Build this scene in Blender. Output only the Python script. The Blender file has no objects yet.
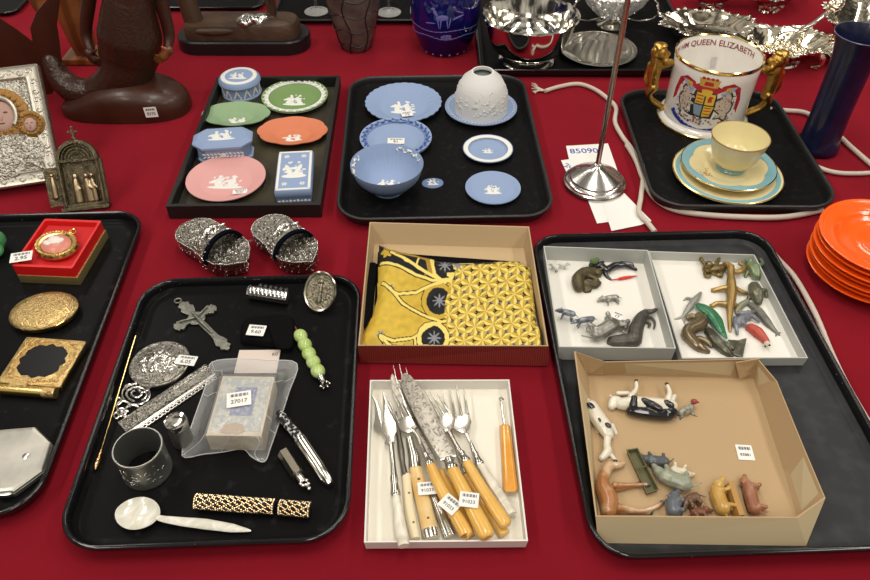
import bpy, bmesh, math, random
from mathutils import Vector, Matrix, noise
import numpy as np
R = math.radians
scene = bpy.context.scene
COL = scene.collection
# ------------------------------------------------------------------ camera
H = 0.75; F = 740.0; TH = R(44.0)
cam_data = bpy.data.cameras.new('camera'); cam = bpy.data.objects.new('camera', cam_data); COL.objects.link(cam)
cam_data.sensor_width = 36; cam_data.lens = 36 * F / 870; cam_data.clip_start = 0.02
cam.location = (0, 0, H); cam.rotation_euler = (R(90) - TH, 0, 0)
scene.camera = cam
# ------------------------------------------------------------------ light
scene.view_settings.view_transform = 'Standard'; scene.view_settings.look = 'None'
scene.view_settings.gamma = 1; scene.view_settings.use_curve_mapping = False
scene.view_settings.exposure = 0.04
world = bpy.data.worlds.new('world'); scene.world = world; world.use_nodes = True
wn = world.node_tree; bg = wn.nodes['Background']
tc = wn.nodes.new('ShaderNodeTexCoord'); ns = wn.nodes.new('ShaderNodeTexNoise'); ns.inputs['Scale'].default_value = 3.2
ns.inputs['Detail'].default_value = 3
rp = wn.nodes.new('ShaderNodeValToRGB')
rp.color_ramp.elements[0].position = .44; rp.color_ramp.elements[0].color = (.05, .045, .04, 1)
rp.color_ramp.elements[1].position = .60; rp.color_ramp.elements[1].color = (.95, .87, .74, 1)
wn.links.new(tc.outputs['Generated'], ns.inputs['Vector']); wn.links.new(ns.outputs['Fac'], rp.inputs['Fac'])
wn.links.new(rp.outputs['Color'], bg.inputs['Color']); bg.inputs['Strength'].default_value = 0.5
def area(x, y, z, sx, sy, power, col=(1, .94, .85), rot=(0, 0, 0)):
    l = bpy.data.lights.new('ceiling_lamp', 'AREA'); l.shape = 'RECTANGLE'; l.size = sx; l.size_y = sy
    l.energy = power; l.color = col
    o = bpy.data.objects.new('ceiling_lamp', l); COL.objects.link(o); o.location = (x, y, z); o.rotation_euler = rot
for lx in (-1.5, 0.1, 1.7):
    for ly, pw in ((-0.9, 14), (0.7, 15.5), (2.3, 9.5)):
        area(lx, ly, 2.0, .3, 1.1, pw)

# ------------------------------------------------------------------ picture <-> place
CT, ST = math.cos(TH), math.sin(TH)
def W(px, py, z=0.0):
    u = px - 435; v = py - 290
    dx, dy, dz = u, F * CT - v * ST, -(F * ST + v * CT)
    t = (H - z) / -dz
    return Vector((dx * t, dy * t, z))
def depth(p): return p[1] * CT - (p[2] - H) * ST
def proj(p):
    d = depth(p); up = p[1] * ST + (p[2] - H) * CT
    return 435 + F * p[0] / d, 290 - F * up / d
def prad(px, py, z, rpx): return rpx * depth(W(px, py, z)) / F
def hgt(px, py, ty, z0=0.0):
    b = W(px, py, z0); lo, hi = z0, .6
    for _ in range(40):
        m = (lo + hi) / 2
        if proj((b.x, b.y, m))[1] > ty: lo = m
        else: hi = m
    return lo - z0

# ------------------------------------------------------------------ materials
MATS = {}
def mat(name, col, rough=.5, metal=0.0, bump=None, var=None, coat=0.0, trans=0.0, ior=1.45, sheen=0.0, sheen_tint=(1, 1, 1), alpha=None, spec=.5):
    """bump=(kind, scale, strength, distance) ; var=(kind, scale, colour2, lo, hi)"""
    if name in MATS: return MATS[name]
    m = bpy.data.materials.new(name); MATS[name] = m; m.use_nodes = True
    nt = m.node_tree; b = nt.nodes['Principled BSDF']
    b.inputs['Base Color'].default_value = (*col, 1); b.inputs['Roughness'].default_value = rough
    b.inputs['Metallic'].default_value = metal; b.inputs['Coat Weight'].default_value = coat
    b.inputs['Transmission Weight'].default_value = trans; b.inputs['IOR'].default_value = ior
    b.inputs['Sheen Weight'].default_value = sheen; b.inputs['Sheen Tint'].default_value = (*sheen_tint, 1); b.inputs['Specular IOR Level'].default_value = spec
    tcn = nt.nodes.new('ShaderNodeTexCoord')
    def tex(kind, scale):
        if kind == 'noise':
            t = nt.nodes.new('ShaderNodeTexNoise'); t.inputs['Detail'].default_value = 4; out = t.outputs['Fac']
        elif kind == 'voro':
            t = nt.nodes.new('ShaderNodeTexVoronoi'); out = t.outputs['Distance']
        elif kind == 'swirl':
            t = nt.nodes.new('ShaderNodeTexNoise'); t.inputs['Detail'].default_value = 1; t.inputs['Distortion'].default_value = 2.5; out = t.outputs['Fac']
        elif kind == 'wave':
            t = nt.nodes.new('ShaderNodeTexWave'); t.inputs['Distortion'].default_value = 3; t.inputs['Detail'].default_value = 2; out = t.outputs['Fac']
        elif kind == 'rib':
            t = nt.nodes.new('ShaderNodeTexWave'); out = t.outputs['Fac']
        t.inputs['Scale'].default_value = scale
        nt.links.new(tcn.outputs['Object'], t.inputs['Vector']); return out
    if bump:
        bn = nt.nodes.new('ShaderNodeBump'); bn.inputs['Strength'].default_value = bump[2]; bn.inputs['Distance'].default_value = bump[3]
        nt.links.new(tex(bump[0], bump[1]), bn.inputs['Height']); nt.links.new(bn.outputs['Normal'], b.inputs['Normal'])
    if var:
        r = nt.nodes.new('ShaderNodeValToRGB'); e = r.color_ramp.elements
        e[0].position = var[3]; e[0].color = (*col, 1); e[1].position = var[4]; e[1].color = (*var[2], 1)
        nt.links.new(tex(var[0], var[1]), r.inputs['Fac']); nt.links.new(r.outputs['Color'], b.inputs['Base Color'])
    if alpha is not None:
        tr = nt.nodes.new('ShaderNodeBsdfTransparent'); mx = nt.nodes.new('ShaderNodeMixShader')
        mx.inputs[0].default_value = alpha
        nt.links.new(tr.outputs[0], mx.inputs[1]); nt.links.new(b.outputs[0], mx.inputs[2])
        nt.links.new(mx.outputs[0], nt.nodes['Material Output'].inputs['Surface'])
    return m

# ------------------------------------------------------------------ mesh builder
class MB:
    def __init__(s): s.v = []; s.f = []
    def add(s, vs, fs, M=None):
        n = len(s.v)
        s.v += [tuple(M @ Vector(v)) if M is not None else tuple(v) for v in vs]
        s.f += [tuple(i + n for i in f) for f in fs]; return s
    def join(s, o, M=None): return s.add(o.v, o.f, M)
    def xf(s, M): s.v = [tuple(M @ Vector(v)) for v in s.v]; return s
    def fn(s, f): s.v = [tuple(f(*v)) for v in s.v]; return s
    def box(s, c, d, rz=0.0, M=None):
        x, y, z = d[0] / 2, d[1] / 2, d[2] / 2; m = Matrix.Translation(c) @ Matrix.Rotation(rz, 4, 'Z')
        if M is not None: m = M @ m
        vs = [(a, b, e) for e in (-z, z) for a, b in ((-x, -y), (x, -y), (x, y), (-x, y))]
        return s.add(vs, [(3, 2, 1, 0), (4, 5, 6, 7), (0, 1, 5, 4), (1, 2, 6, 5), (2, 3, 7, 6), (3, 0, 4, 7)], m)
    def loft(s, loops, c0=True, c1=True, closed=False, M=None):
        n = len(loops[0]); vs = [p for l in loops for p in l]; fs = []
        for k in range(len(loops) - (0 if closed else 1)):
            a, b = k * n, ((k + 1) % len(loops)) * n
            for i in range(n):
                j = (i + 1) % n; fs.append((a + i, a + j, b + j, b + i))
        if not closed:
            if c0: fs.append(tuple(reversed(range(n))))
            if c1: fs.append(tuple(range((len(loops) - 1) * n, len(loops) * n)))
        return s.add(vs, fs, M)
    def lathe(s, prof, seg=48, sx=1, sy=1, mod=None, M=None, c=(0, 0, 0)):
        loops = []
        for r, z in prof:
            r = max(r, 1e-5); l = []
            for i in range(seg):
                a = 2 * math.pi * i / seg; k = mod(a, r, z) if mod else 1
                l.append((c[0] + r * k * sx * math.cos(a), c[1] + r * k * sy * math.sin(a), c[2] + z))
            loops.append(l)
        if prof[0] == prof[-1] and prof[0][0] > 1e-4: return s.loft(loops[:-1], closed=True, M=M)
        return s.loft(loops, prof[0][0] < 1e-4, prof[-1][0] < 1e-4, M=M)
    def prism(s, poly, z0, z1, M=None):
        a = sum(poly[i][0] * poly[(i + 1) % len(poly)][1] - poly[(i + 1) % len(poly)][0] * poly[i][1] for i in range(len(poly)))
        if a < 0: poly = list(reversed(poly))
        return s.loft([[(p[0], p[1], z0) for p in poly], [(p[0], p[1], z1) for p in poly]], M=M)
    def tube(s, pts, r, seg=10, caps=True, closed=False, flat=1.0, M=None):
        P = [Vector(p) for p in pts]; n = len(P)
        rs = r if isinstance(r, (list, tuple)) else [r] * n
        loops = []; up = None
        for i in range(n):
            if closed: t = P[(i + 1) % n] - P[i - 1]
            else: t = P[min(i + 1, n - 1)] - P[max(i - 1, 0)]
            t.normalize()
            if up is None:
                up = Vector((0, 0, 1)) if abs(t.z) < .9 else Vector((0, 1, 0))
            up = (up - t * up.dot(t)).normalized(); sd = t.cross(up)
            loops.append([tuple(P[i] + (sd * math.cos(2 * math.pi * k / seg) + up * flat * math.sin(2 * math.pi * k / seg)) * rs[i]) for k in range(seg)])
        return s.loft(loops, caps, caps, closed=closed, M=M)
    def ell(s, c, r, M=None, u=14, v=8, rot=None):
        vs = []; fs = []
        rr = (r, r, r) if isinstance(r, (int, float)) else r
        loops = []
        for j in range(v + 1):
            p = math.pi * j / v - math.pi / 2
            loops.append([Vector((rr[0] * max(math.cos(p), 1e-4) * math.cos(2 * math.pi * i / u), rr[1] * max(math.cos(p), 1e-4) * math.sin(2 * math.pi * i / u), rr[2] * math.sin(p))) for i in range(u)])
        m = Matrix.Translation(c) @ (rot if rot is not None else Matrix())
        if M is not None: m = M @ m
        return s.loft(loops, True, True, M=m)
def RZ(a): return Matrix.Rotation(a, 4, 'Z')
def RX(a): return Matrix.Rotation(a, 4, 'X')
def RY(a): return Matrix.Rotation(a, 4, 'Y')
def TR(x, y, z=0): return Matrix.Translation((x, y, z))
def rrect(w, d, r, z, n=6, cx=0, cy=0):
    r = max(min(r, w / 2 - 1e-5, d / 2 - 1e-5), 1e-5); out = []
    for (sx, sy, a0) in ((1, -1, -90), (1, 1, 0), (-1, 1, 90), (-1, -1, 180)):
        for k in range(n + 1):
            a = R(a0 + 90 * k / n)
            out.append((cx + sx * (w / 2 - r) + r * math.cos(a), cy + sy * (d / 2 - r) + r * math.sin(a), z))
    return out
def smooth_path(pts, n=8, closed=False):
    P = [Vector(p) for p in pts]; out = []; m = len(P)
    for i in range(m if closed else m - 1):
        if closed: a, b, c, d = P[i - 1], P[i], P[(i + 1) % m], P[(i + 2) % m]
        else: a, b, c, d = P[max(i - 1, 0)], P[i], P[i + 1], P[min(i + 2, m - 1)]
        for k in range(n):
            t = k / n
            out.append(.5 * ((2 * b) + (c - a) * t + (2 * a - 5 * b + 4 * c - d) * t * t + (3 * b - a - 3 * c + d) * t ** 3))
    if not closed: out.append(P[-1])
    return out
def lerps(rs, n):   # spread a short list of radii over n samples
    out = []
    for i in range(n):
        t = i / (n - 1) * (len(rs) - 1); k = min(int(t), len(rs) - 2); out.append(rs[k] + (rs[k + 1] - rs[k]) * (t - k))
    return out
def mesh_obj(name, mb, m, smooth=True, angle=38, bevel=0):
    me = bpy.data.meshes.new(name); me.from_pydata(mb.v, [], mb.f); me.update()
    bm = bmesh.new(); bm.from_mesh(me); bmesh.ops.recalc_face_normals(bm, faces=bm.faces)
    if bevel:
        es = [e for e in bm.edges if len(e.link_faces) == 2 and e.calc_face_angle(0) > R(40)]
        bmesh.ops.bevel(bm, geom=es, offset=bevel, segments=2, profile=.7, affect='EDGES', clamp_overlap=True)
    if smooth:
        for f in bm.faces: f.smooth = True
        for e in bm.edges:
            if len(e.link_faces) == 2 and e.calc_face_angle(0) > R(angle): e.smooth = False
    bm.to_mesh(me); bm.free()
    me.materials.append(m)
    return bpy.data.objects.new(name, me)
class Thing:
    """an Empty at the thing's base; parts are its children"""
    def __init__(s, name, label, cat, loc, rz=0.0, group=None, rot=None):
        s.o = bpy.data.objects.new(name, None); COL.objects.link(s.o); s.o.empty_display_size = .01
        s.o.location = loc; s.o.rotation_euler = rot if rot is not None else (0, 0, rz)
        s.o['label'] = label; s.o['category'] = cat
        if group: s.o['group'] = group
        e = s.o.rotation_euler
        s.M = Matrix.Translation(loc) @ e.to_matrix().to_4x4(); s.I = s.M.inverted()
    def part(s, name, mb, m, parent=None, label=None, world=False, **k):
        if world: mb = MB().join(mb, s.I)
        o = mesh_obj(name, mb, m, **k); COL.objects.link(o); o.parent = parent or s.o
        if label: o['label'] = label
        return o
def single(name, mb, m, label, cat, loc=(0, 0, 0), rz=0.0, group=None, world=False, **k):
    if world: mb = MB().join(mb, Matrix.Translation(loc).inverted())
    o = mesh_obj(name, mb, m, **k); COL.objects.link(o); o.location = loc; o.rotation_euler = (0, 0, rz)
    o['label'] = label; o['category'] = cat
    if group: o['group'] = group
    return o
def struct(name, mb, m, **k):
    o = mesh_obj(name, mb, m, **k); COL.objects.link(o); o['kind'] = 'structure'; return o
def copy_tree(o, parent=None):
    c = o.copy(); COL.objects.link(c); c.parent = parent
    for ch in o.children: copy_tree(ch, c)
    return c

TXT = {}
def text_mb(s, size, depth_=.00012):
    """flat lettering centred on the origin in the xy plane"""
    cu = bpy.data.curves.new('lettering', 'FONT'); cu.body = s; cu.size = size; cu.align_x = 'CENTER'; cu.align_y = 'CENTER'
    cu.extrude = depth_ / 2; cu.resolution_u = 3; cu.offset = size * .008
    o = bpy.data.objects.new('lettering', cu); COL.objects.link(o)
    me = bpy.data.meshes.new_from_object(o); mb = MB()
    mb.add([tuple(v.co) for v in me.vertices], [tuple(p.vertices) for p in me.polygons])
    bpy.data.objects.remove(o); bpy.data.curves.remove(cu); bpy.data.meshes.remove(me)
    return mb
paper = mat('paper_white', (.78, .77, .74), .7)
ink = mat('black_ink', (.03, .03, .035), .6)
blue_ink = mat('blue_ink', (.03, .05, .35), .6)
def sticker(t, parent, Mw, w, d, number, vertical=False):
    """white price sticker with small print; Mw places it in the world"""
    mb = MB().join(MB().prism([p[:2] for p in rrect(w, d, .0006, 0)], 0, .00025), Mw)
    s = t.part('price_sticker', mb, paper, parent=parent, world=True, smooth=False, label='white price sticker with small black digits')
    pr = MB()
    n = text_mb(number, min(d * .52, w * .84 / (.62 * len(number))))
    pr.join(n, TR(0, -d * .16, .0004))
    for k in range(14):
        x = -w * .36 + w * .72 * k / 13
        pr.box((x, d * .27, .0004), (w * (.012 + .018 * ((k * 7) % 3)), d * .2, .0001))
    o = t.part('sticker_print', MB().join(pr, Mw), ink, parent=s, world=True, smooth=False)
    return s
def flatM(px, py, z, rz): return Matrix.Translation(W(px, py, z)) @ RZ(rz)

def bake(mb, voxel=.0009, smooth=3, factor=.5):
    """melt overlapping shapes into one continuous skin"""
    me = bpy.data.meshes.new('tmp'); me.from_pydata(mb.v, [], mb.f); me.update()
    o = bpy.data.objects.new('tmp', me); COL.objects.link(o)
    bm = bmesh.new(); bm.from_mesh(me); bmesh.ops.recalc_face_normals(bm, faces=bm.faces); bm.to_mesh(me); bm.free()
    m = o.modifiers.new('r', 'REMESH'); m.mode = 'VOXEL'; m.voxel_size = voxel
    m2 = o.modifiers.new('s', 'SMOOTH'); m2.iterations = smooth; m2.factor = factor
    dg = bpy.context.evaluated_depsgraph_get(); ev = o.evaluated_get(dg); e = ev.to_mesh()
    out = MB().add([tuple(v.co) for v in e.vertices], [tuple(p.vertices) for p in e.polygons])
    ev.to_mesh_clear(); bpy.data.objects.remove(o); bpy.data.meshes.remove(me)
    return out
def chain(mb, pts, seg=10):
    """pts (x,y,z,r): tapered limb with round ends"""
    P = smooth_path([p[:3] for p in pts], 4) if len(pts) > 2 else [Vector(p[:3]) for p in pts]
    rs = lerps([p[3] for p in pts], len(P))
    mb.tube(P, rs, seg); mb.ell(P[0], rs[0], u=10, v=6); mb.ell(P[-1], rs[-1], u=10, v=6); return mb
def pc(mb, pts):
    """chain given by where it shows in the picture: (px, py, z mm, r mm)"""
    q = []
    for px, py, z, r in pts:
        w = W(px, py, z / 1000); q.append((w.x, w.y, w.z, r / 1000))
    return chain(mb, q)
# ------------------------------------------------------------------ the setting
fl = MB(); fl.box((0, 1, -.76), (9, 9, .02)); struct('floor', fl, mat('floor_carpet', (.09, .085, .08), .9, bump=('noise', 40, .3, .01)), smooth=False)
tb = Thing('display_table', 'long folding table hidden under the dark red cloth', 'table', (0, 1.2, -.75))
m_tb = mat('table_wood', (.35, .25, .16), .6)
tb.part('tabletop', MB().box((0, 0, .725), (3.1, 2.16, .04)), m_tb, bevel=.004)
for sx in (-1, 1):
    for sy in (-1, 1):
        tb.part('leg', MB().tube([(sx * 1.4, sy * .95, 0), (sx * 1.4, sy * .95, .71)], .018), mat('leg_steel', (.2, .2, .2), .4, .9))
# cloth: top with soft creases, skirt with folds
def cloth_z(x, y):
    z = .0007 * noise.noise((x * 3.1, y * 3.7, 0)) + .0005 * noise.noise((x * 9, y * 8, 3))
    for yc, w, a in ((1.372, .012, .0022), (1.60, .01, .0012)):
        z += a * math.exp(-((y - yc - .01 * math.sin(x * 3)) / w) ** 2)
    for xc, w, a in ((-.98, .012, .0014),):
        z += a * math.exp(-((x - xc) / w) ** 2)
    return min(z, .0016) - .0012
cl = MB(); NX, NY = 220, 170; x0, x1, y0, y1 = -1.57, 1.57, .1, 2.3
vs = []; fs = []
for j in range(NY + 1):
    for i in range(NX + 1):
        x = x0 + (x1 - x0) * i / NX; y = y0 + (y1 - y0) * j / NY; vs.append((x, y, cloth_z(x, y)))
for j in range(NY):
    for i in range(NX):
        a = j * (NX + 1) + i; fs.append((a, a + 1, a + NX + 2, a + NX + 1))
ring = [(i, 0) for i in range(NX)] + [(NX, j) for j in range(NY)] + [(NX - i, NY) for i in range(NX)] + [(0, NY - j) for j in range(NY)]
prev = [j * (NX + 1) + i for i, j in ring]; per = len(ring)
for lv in range(1, 7):
    cur = []
    for k, (i, j) in enumerate(ring):
        bx, by, _ = vs[j * (NX + 1) + i]
        nx = -1 if i == 0 else (1 if i == NX else 0); ny = -1 if j == 0 else (1 if j == NY else 0)
        w = (.012 + .010 * lv * (1 + math.sin(k * .35)) / 2)
        vs.append((bx + nx * w, by + ny * w, -.01 - .1 * (lv - .7))); cur.append(len(vs) - 1)
    for k in range(per): q = (k + 1) % per; fs.append((prev[k], cur[k], cur[q], prev[q]))
    prev = cur
cl.add(vs, fs)
single('tablecloth', cl, mat('red_cloth', (.150, .0048, .011), .8, bump=('noise', 900, .25, .0006), var=('noise', 6, (.18, .006, .013), .35, .7), sheen=.9, sheen_tint=(1, .07, .11), spec=.05),
       'dark red cloth covering the whole display table', 'tablecloth')

# ------------------------------------------------------------------ trays
m_lac = mat('black_lacquer', (.006, .006, .0065), .3, spec=.05, bump=('noise', 300, .08, .0004), var=('noise', 60, (.02, .02, .02), .6, .8))
m_rub = mat('black_fibreglass', (.006, .006, .0065), .5, spec=.06, bump=('noise', 260, .25, .0004), var=('noise', 90, (.014, .014, .0135), .55, .75))
m_floor_d = mat('scuffed_tray_floor', (.018, .019, .021), .42, spec=.3, bump=('noise', 240, .3, .0004), var=('noise', 45, (.034, .035, .036), .45, .75))
m_rim = mat('worn_rim', (.008, .008, .009), .12, spec=.6, bump=('noise', 160, .08, .0004), var=('noise', 420, (.5, .48, .45), .72, .75))
m_rimm = mat('worn_matt_rim', (.018, .018, .018), .4, bump=('noise', 200, .15, .0005), var=('noise', 300, (.3, .29, .27), .70, .75))
def tray(name, label, x0, x1, y0, y1, rz=0.0, rad=.05, hh=.021, body=None, rim=None, lip=.012, group=None):
    body = body or m_lac; rim = rim or m_rim
    w, d = x1 - x0, y1 - y0; t = Thing(name, label, 'tray', ((x0 + x1) / 2, (y0 + y1) / 2, .001), rz, group)
    def L(ins, z): return rrect(w - 2 * ins, d - 2 * ins, rad - ins, z, 8)
    k = lip
    t.part('tray_floor', MB().loft([L(k * .8, 0), L(k * .5, .004), L(k * .62, .0085), L(k * .95, .0045), L(k * 1.2, .003), L(k * 1.9, .0026)]), body, angle=60)
    t.part('raised_rim', MB().loft([L(k * .5, .004), L(k * .12, hh - .005), L(0, hh - .0028), L(.0006, hh - .0012), L(.0020, hh - .0002), L(.0034, hh), L(.0048, hh - .0006), L(.0060, hh - .0022), L(.0066, hh - .0045), L(k * .62, .0085), ], closed=True), rim, angle=60)
    return t
FZ = .0040      # top of a tray floor
tA = tray('serving_tray', 'black lacquered tray at far left holding compacts and a cameo locket', -.876, -.4465, .395, .93, R(2.7), .05)
tB = tray('serving_tray', 'glossy black tray with crucifix, plastic bag, napkin ring and spoon', -.4100, -.0985, .370, .785, R(2.2), .05)
tF = tray('serving_tray', 'matt black tray holding pale blue plates and white dome shade', -.1655, .1865, .918, 1.383, R(1.8), .052, body=m_rub, rim=m_rimm, lip=.014)
tD = tray('serving_tray', 'large black tray at right holding three boxes of toy animals', .155, .518, .361, .884, R(2.0), .045, hh=.022, body=m_floor_d)
tG = tray('serving_tray', 'matt black tray under gilt two-handled mug and cream cup', .355, .661, .947, 1.325, R(-.8), .055, body=m_rub, rim=m_rimm, lip=.013)
tH = tray('serving_tray', 'black tray at top behind under the silver bowl and plate', .09, .56, 1.405, 2.02, R(0), .03, hh=.02)
tI = tray('serving_tray', 'black tray at top edge holding small wine glasses', -.38, .03, 1.66, 2.06, R(0), .03, hh=.012, body=m_rub, rim=m_rimm)
tJ = tray('serving_tray', 'dark tray corner at the extreme top left of the table', -1.42, -.985, 1.70, 2.06, R(0), .03, hh=.012)
tK = tray('serving_tray', 'dark tray beyond the wooden figure with black plinth', -.69, -.41, 1.73, 2.06, R(0), .03, hh=.012)
# wooden rectangular tray (E)
def open_box(t, name, w, d, hh, th, m, inner=None, floor_t=.002, **k):
    mb = MB().loft([rrect(w, d, .001, 0, 1), rrect(w, d, .001, hh, 1), rrect(w - 2 * th, d - 2 * th, .0006, hh, 1), rrect(w - 2 * th, d - 2 * th, .0006, floor_t, 1)])
    return t.part(name, mb, m, **k)
c = [W(213, 76, .024), W(334, 75, .024), W(325, 204, .024), W(169, 205, .024)]
cx = sum(p.x for p in c) / 4; cy = sum(p.y for p in c) / 4
wE = ((c[1] - c[0]).length + (c[2] - c[3]).length) / 2; dE = ((c[0] - c[3]).length + (c[1] - c[2]).length) / 2
tE = Thing('wooden_tray', 'straight-sided black wooden tray holding blue, green, pink and terracotta ware', 'tray', (cx + .003, cy - .004, .001), R(1.0))
open_box(tE, 'tray_frame', wE, dE, .024, .007, mat('black_wood', (.010, .010, .009), .45, bump=('wave', 60, .15, .0005)), smooth=False)
tE.part('tray_lining', MB().box((0, 0, .0023), (wE - .015, dE - .015, .0008)), mat('olive_lining', (.022, .018, .009), .7, var=('noise', 14, (.050, .040, .018), .4, .7)), smooth=False)
EZ = .0042
# ------------------------------------------------------------------ jasperware
def jm(name, col): return mat(name, col, .62, bump=('noise', 500, .05, .0003), spec=.35)
j_blue = jm('pale_blue_jasper', (.25, .335, .52)); j_blue2 = jm('mid_blue_jasper', (.16, .235, .43)); j_dark = jm('dark_blue_jasper', (.05, .10, .33))
j_green = jm('sage_green_jasper', (.25, .37, .21)); j_green2 = jm('olive_green_jasper', (.17, .28, .10))
j_pink = jm('pink_jasper', (.66, .34, .33)); j_terra = jm('terracotta_jasper', (.62, .20, .10)); j_white = jm('white_relief', (.74, .74, .70))
def relief(mb, cx, cy, z, w, d, seed, n=22, rz=0.0):
    """a raised classical motif: figures, leaves and ground line as low overlapping swells"""
    rnd = random.Random(seed); M = TR(cx, cy, z) @ RZ(rz); w *= 1.2; d *= 1.35
    mb.ell((0, -d * .34, 0), (w * .48, d * .09, .0009), M, 12, 4)
    for fx in (-.22, .14):
        x = fx * w
        mb.ell((x, -d * .05, 0), (w * .10, d * .26, .0014), M, 12, 4, RZ(rnd.uniform(-.4, .4)))
        mb.ell((x + w * .02, d * .27, 0), (w * .065, w * .065, .0016), M, 10, 4)
        mb.ell((x - w * .12, d * .02, 0), (w * .16, d * .06, .0011), M, 10, 4, RZ(rnd.uniform(-1, 1)))
        mb.ell((x + w * .08, -d * .24, 0), (w * .13, d * .08, .0012), M, 10, 4, RZ(rnd.uniform(-1, 1)))
    for k in range(n):
        a = rnd.uniform(0, 2 * math.pi); r = rnd.uniform(.25, 1)
        mb.ell((.44 * w * r * math.cos(a), .38 * d * r * math.sin(a), 0), (w * rnd.uniform(.03, .09), d * rnd.uniform(.02, .05), .0009), M, 8, 4, RZ(rnd.uniform(0, 3)))
    return mb
def plate_prof(Rr, h, t=.003, well=.62, foot=.55):
    return [(0, t), (Rr * well * .92, t), (Rr * well, t + .0006), (Rr * (well + .09), t + h * .35), (Rr * .97, h - .0004), (Rr, h), (Rr * 1.0, h - .0016),
            (Rr * (well + .1), h * .25), (Rr * foot, .0005), (Rr * foot, 0), (0, 0)]
def plate(name, label, cat, px, py, rpx, z0, m, h=.016, squash=1.0, mod=None, seg=72, group=None, mot=(.7, .55), seed=1, rz=0.0, well=.62, motoff=(0, 0)):
    cc = W(px, py, z0 + h); Rr = prad(px, py, z0 + h, rpx)
    t = Thing(name, label, cat, (cc.x, cc.y, z0), rz, group)
    b = t.part('dish_body', MB().lathe(plate_prof(Rr, h, well=well), seg, 1, squash, mod), m)
    if mot:
        t.part('white_relief', relief(MB(), motoff[0] * Rr, motoff[1] * Rr, .0031, Rr * mot[0], Rr * mot[1], seed), j_white, label='white raised motif')
    return t, Rr, b
def rim_relief(t, Rr, h, rad, kind='dots', n=24, m=None, size=.06, squash=1.0):
    mb = MB()
    for k in range(n):
        a = 2 * math.pi * k / n
        for q in range(3 if kind == 'leaf' else 1):
            da = (q - 1) * .09 if kind == 'leaf' else 0; rr = rad * Rr * (1 + (.05 if q == 1 else -.02))
            mb.ell((rr * math.cos(a + da), rr * squash * math.sin(a + da), h), (size * Rr, size * Rr * .6, .0012), None, 8, 4, RZ(a + q * .8))
    t.part('rim_relief', mb, m or j_white, label='raised border around the rim')
def ring_band(t, Rr, z, r0, r1, m, name='rim_band', seg=72):
    t.part(name, MB().lathe([(r0 * Rr, z - .0012), (r0 * Rr, z + .0005), (r1 * Rr, z + .0009), (r1 * Rr, z - .0012), (r0 * Rr, z - .0012)], seg), m)
scal = lambda n, a: (lambda th, r, z: 1 + a * abs(math.cos(n * th / 2)) * min(1, r / .03))
# --- blue tray
t, Rr, b = plate('fluted_plate', 'pale blue fluted plate with white tree motif, far left corner of matt tray', 'plate', 403.4, 101.3, 37.5, FZ, j_blue, .014, mod=scal(28, .025), seg=168, seed=3, motoff=(0, -.02), mot=(.6, .6))
sticker(t, b, flatM(407, 114, FZ + .0065, .25), .022, .016, '72')
t, Rr, b = plate('grape_border_plate', 'pale blue plate with dark blue vine border, partly under ribbed bowl', 'plate', 395.8, 136.5, 36, FZ, j_blue, .014, mot=None)
ring_band(t, Rr, .0105, .80, .985, j_blue2); rim_relief(t, Rr, .0135, .89, 'leaf', 26, j_dark, .05)
sticker(t, b, flatM(396, 141, FZ + .0045, 0), .031, .019, '91')
# bowl (stands partly over the vine plate's edge)
cc = W(387, 163, FZ + .05); base = W(385, 190, FZ)
hb = .052; cc = W(387, 162, FZ + hb); Rr = prad(387, 162, FZ + hb, 36.5)
bw = Thing('ribbed_bowl', 'pale blue ribbed footed bowl with white vine inside the rim', 'bowl', (cc.x, cc.y - .004, FZ), 0)
prof = [(0, .009), (Rr * .35, .010), (Rr * .62, .017), (Rr * .86, .034), (Rr * .985, hb - .001), (Rr, hb), (Rr * 1.0, hb - .0015), (Rr * .88, .030), (Rr * .64, .013), (Rr * .42, .007), (Rr * .43, .002), (Rr * .44, 0), (0, 0)]
bw.part('bowl_body', MB().lathe(prof, 160, mod=lambda th, r, z: 1 + (.012 * math.cos(40 * (th + z * 16)) if z < hb - .006 and r > .02 else 0)), j_blue, angle=70)
rl = MB()
for k in range(16):
    for side in (150, 20):
        a = R(side + k * 3.6); rr = Rr * (.955 - .03 * (k % 2)); z = hb - .007 - .003 * math.sin(k * 1.3)
        rl.ell((rr * math.cos(a), rr * math.sin(a), z), (.0024, .0012, .0034), None, 8, 4, RZ(a) @ RX(k))
bw.part('vine_relief', rl, j_white, label='white vine sprigs inside the rim')
bw.part('centre_relief', relief(MB(), 0, 0, .0100, Rr * .6, Rr * .45, 8), j_white, label='white motif at the bottom of the bowl')
# dome on saucer
z0 = FZ
cc = W(481, 106, z0 + .012); Rr = prad(481, 106, z0 + .012, 36)
sc = Thing('saucer', 'pale blue saucer with beaded rim under the white dome shade', 'saucer', (cc.x, cc.y, z0), 0)
sc.part('dish_body', MB().lathe(plate_prof(Rr, .012, well=.72), 72), j_blue)
rim_relief(sc, Rr, .0115, .93, 'dots', 60, j_white, .022)
Rd = Rr * .74; hd = hgt(481, 113, 68, z0 + .003)
hd = min(max(hd, .05), .085) * .94
dm = Thing('candle_shade', 'white dome shade with embossed figures and hole on top, on blue saucer', 'candle shade', (cc.x, cc.y, z0 + .0045), 0)
dm.part('shade_wall', MB().lathe([(Rd, 0), (Rd * 1.0, .006), (Rd * .98, hd * .35), (Rd * .90, hd * .6), (Rd * .72, hd * .82), (Rd * .46, hd * .96), (Rd * .40, hd), (Rd * .35, hd), (Rd * .35, hd * .93), (Rd * .66, hd * .78), (Rd * .86, hd * .55), (Rd * .93, hd * .3), (Rd * .94, 0)], 72, mod=None), mat('bisque', (.72, .71, .69), .7, bump=('noise', 120, .15, .001)))
rl = MB(); rnd = random.Random(5)
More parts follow.
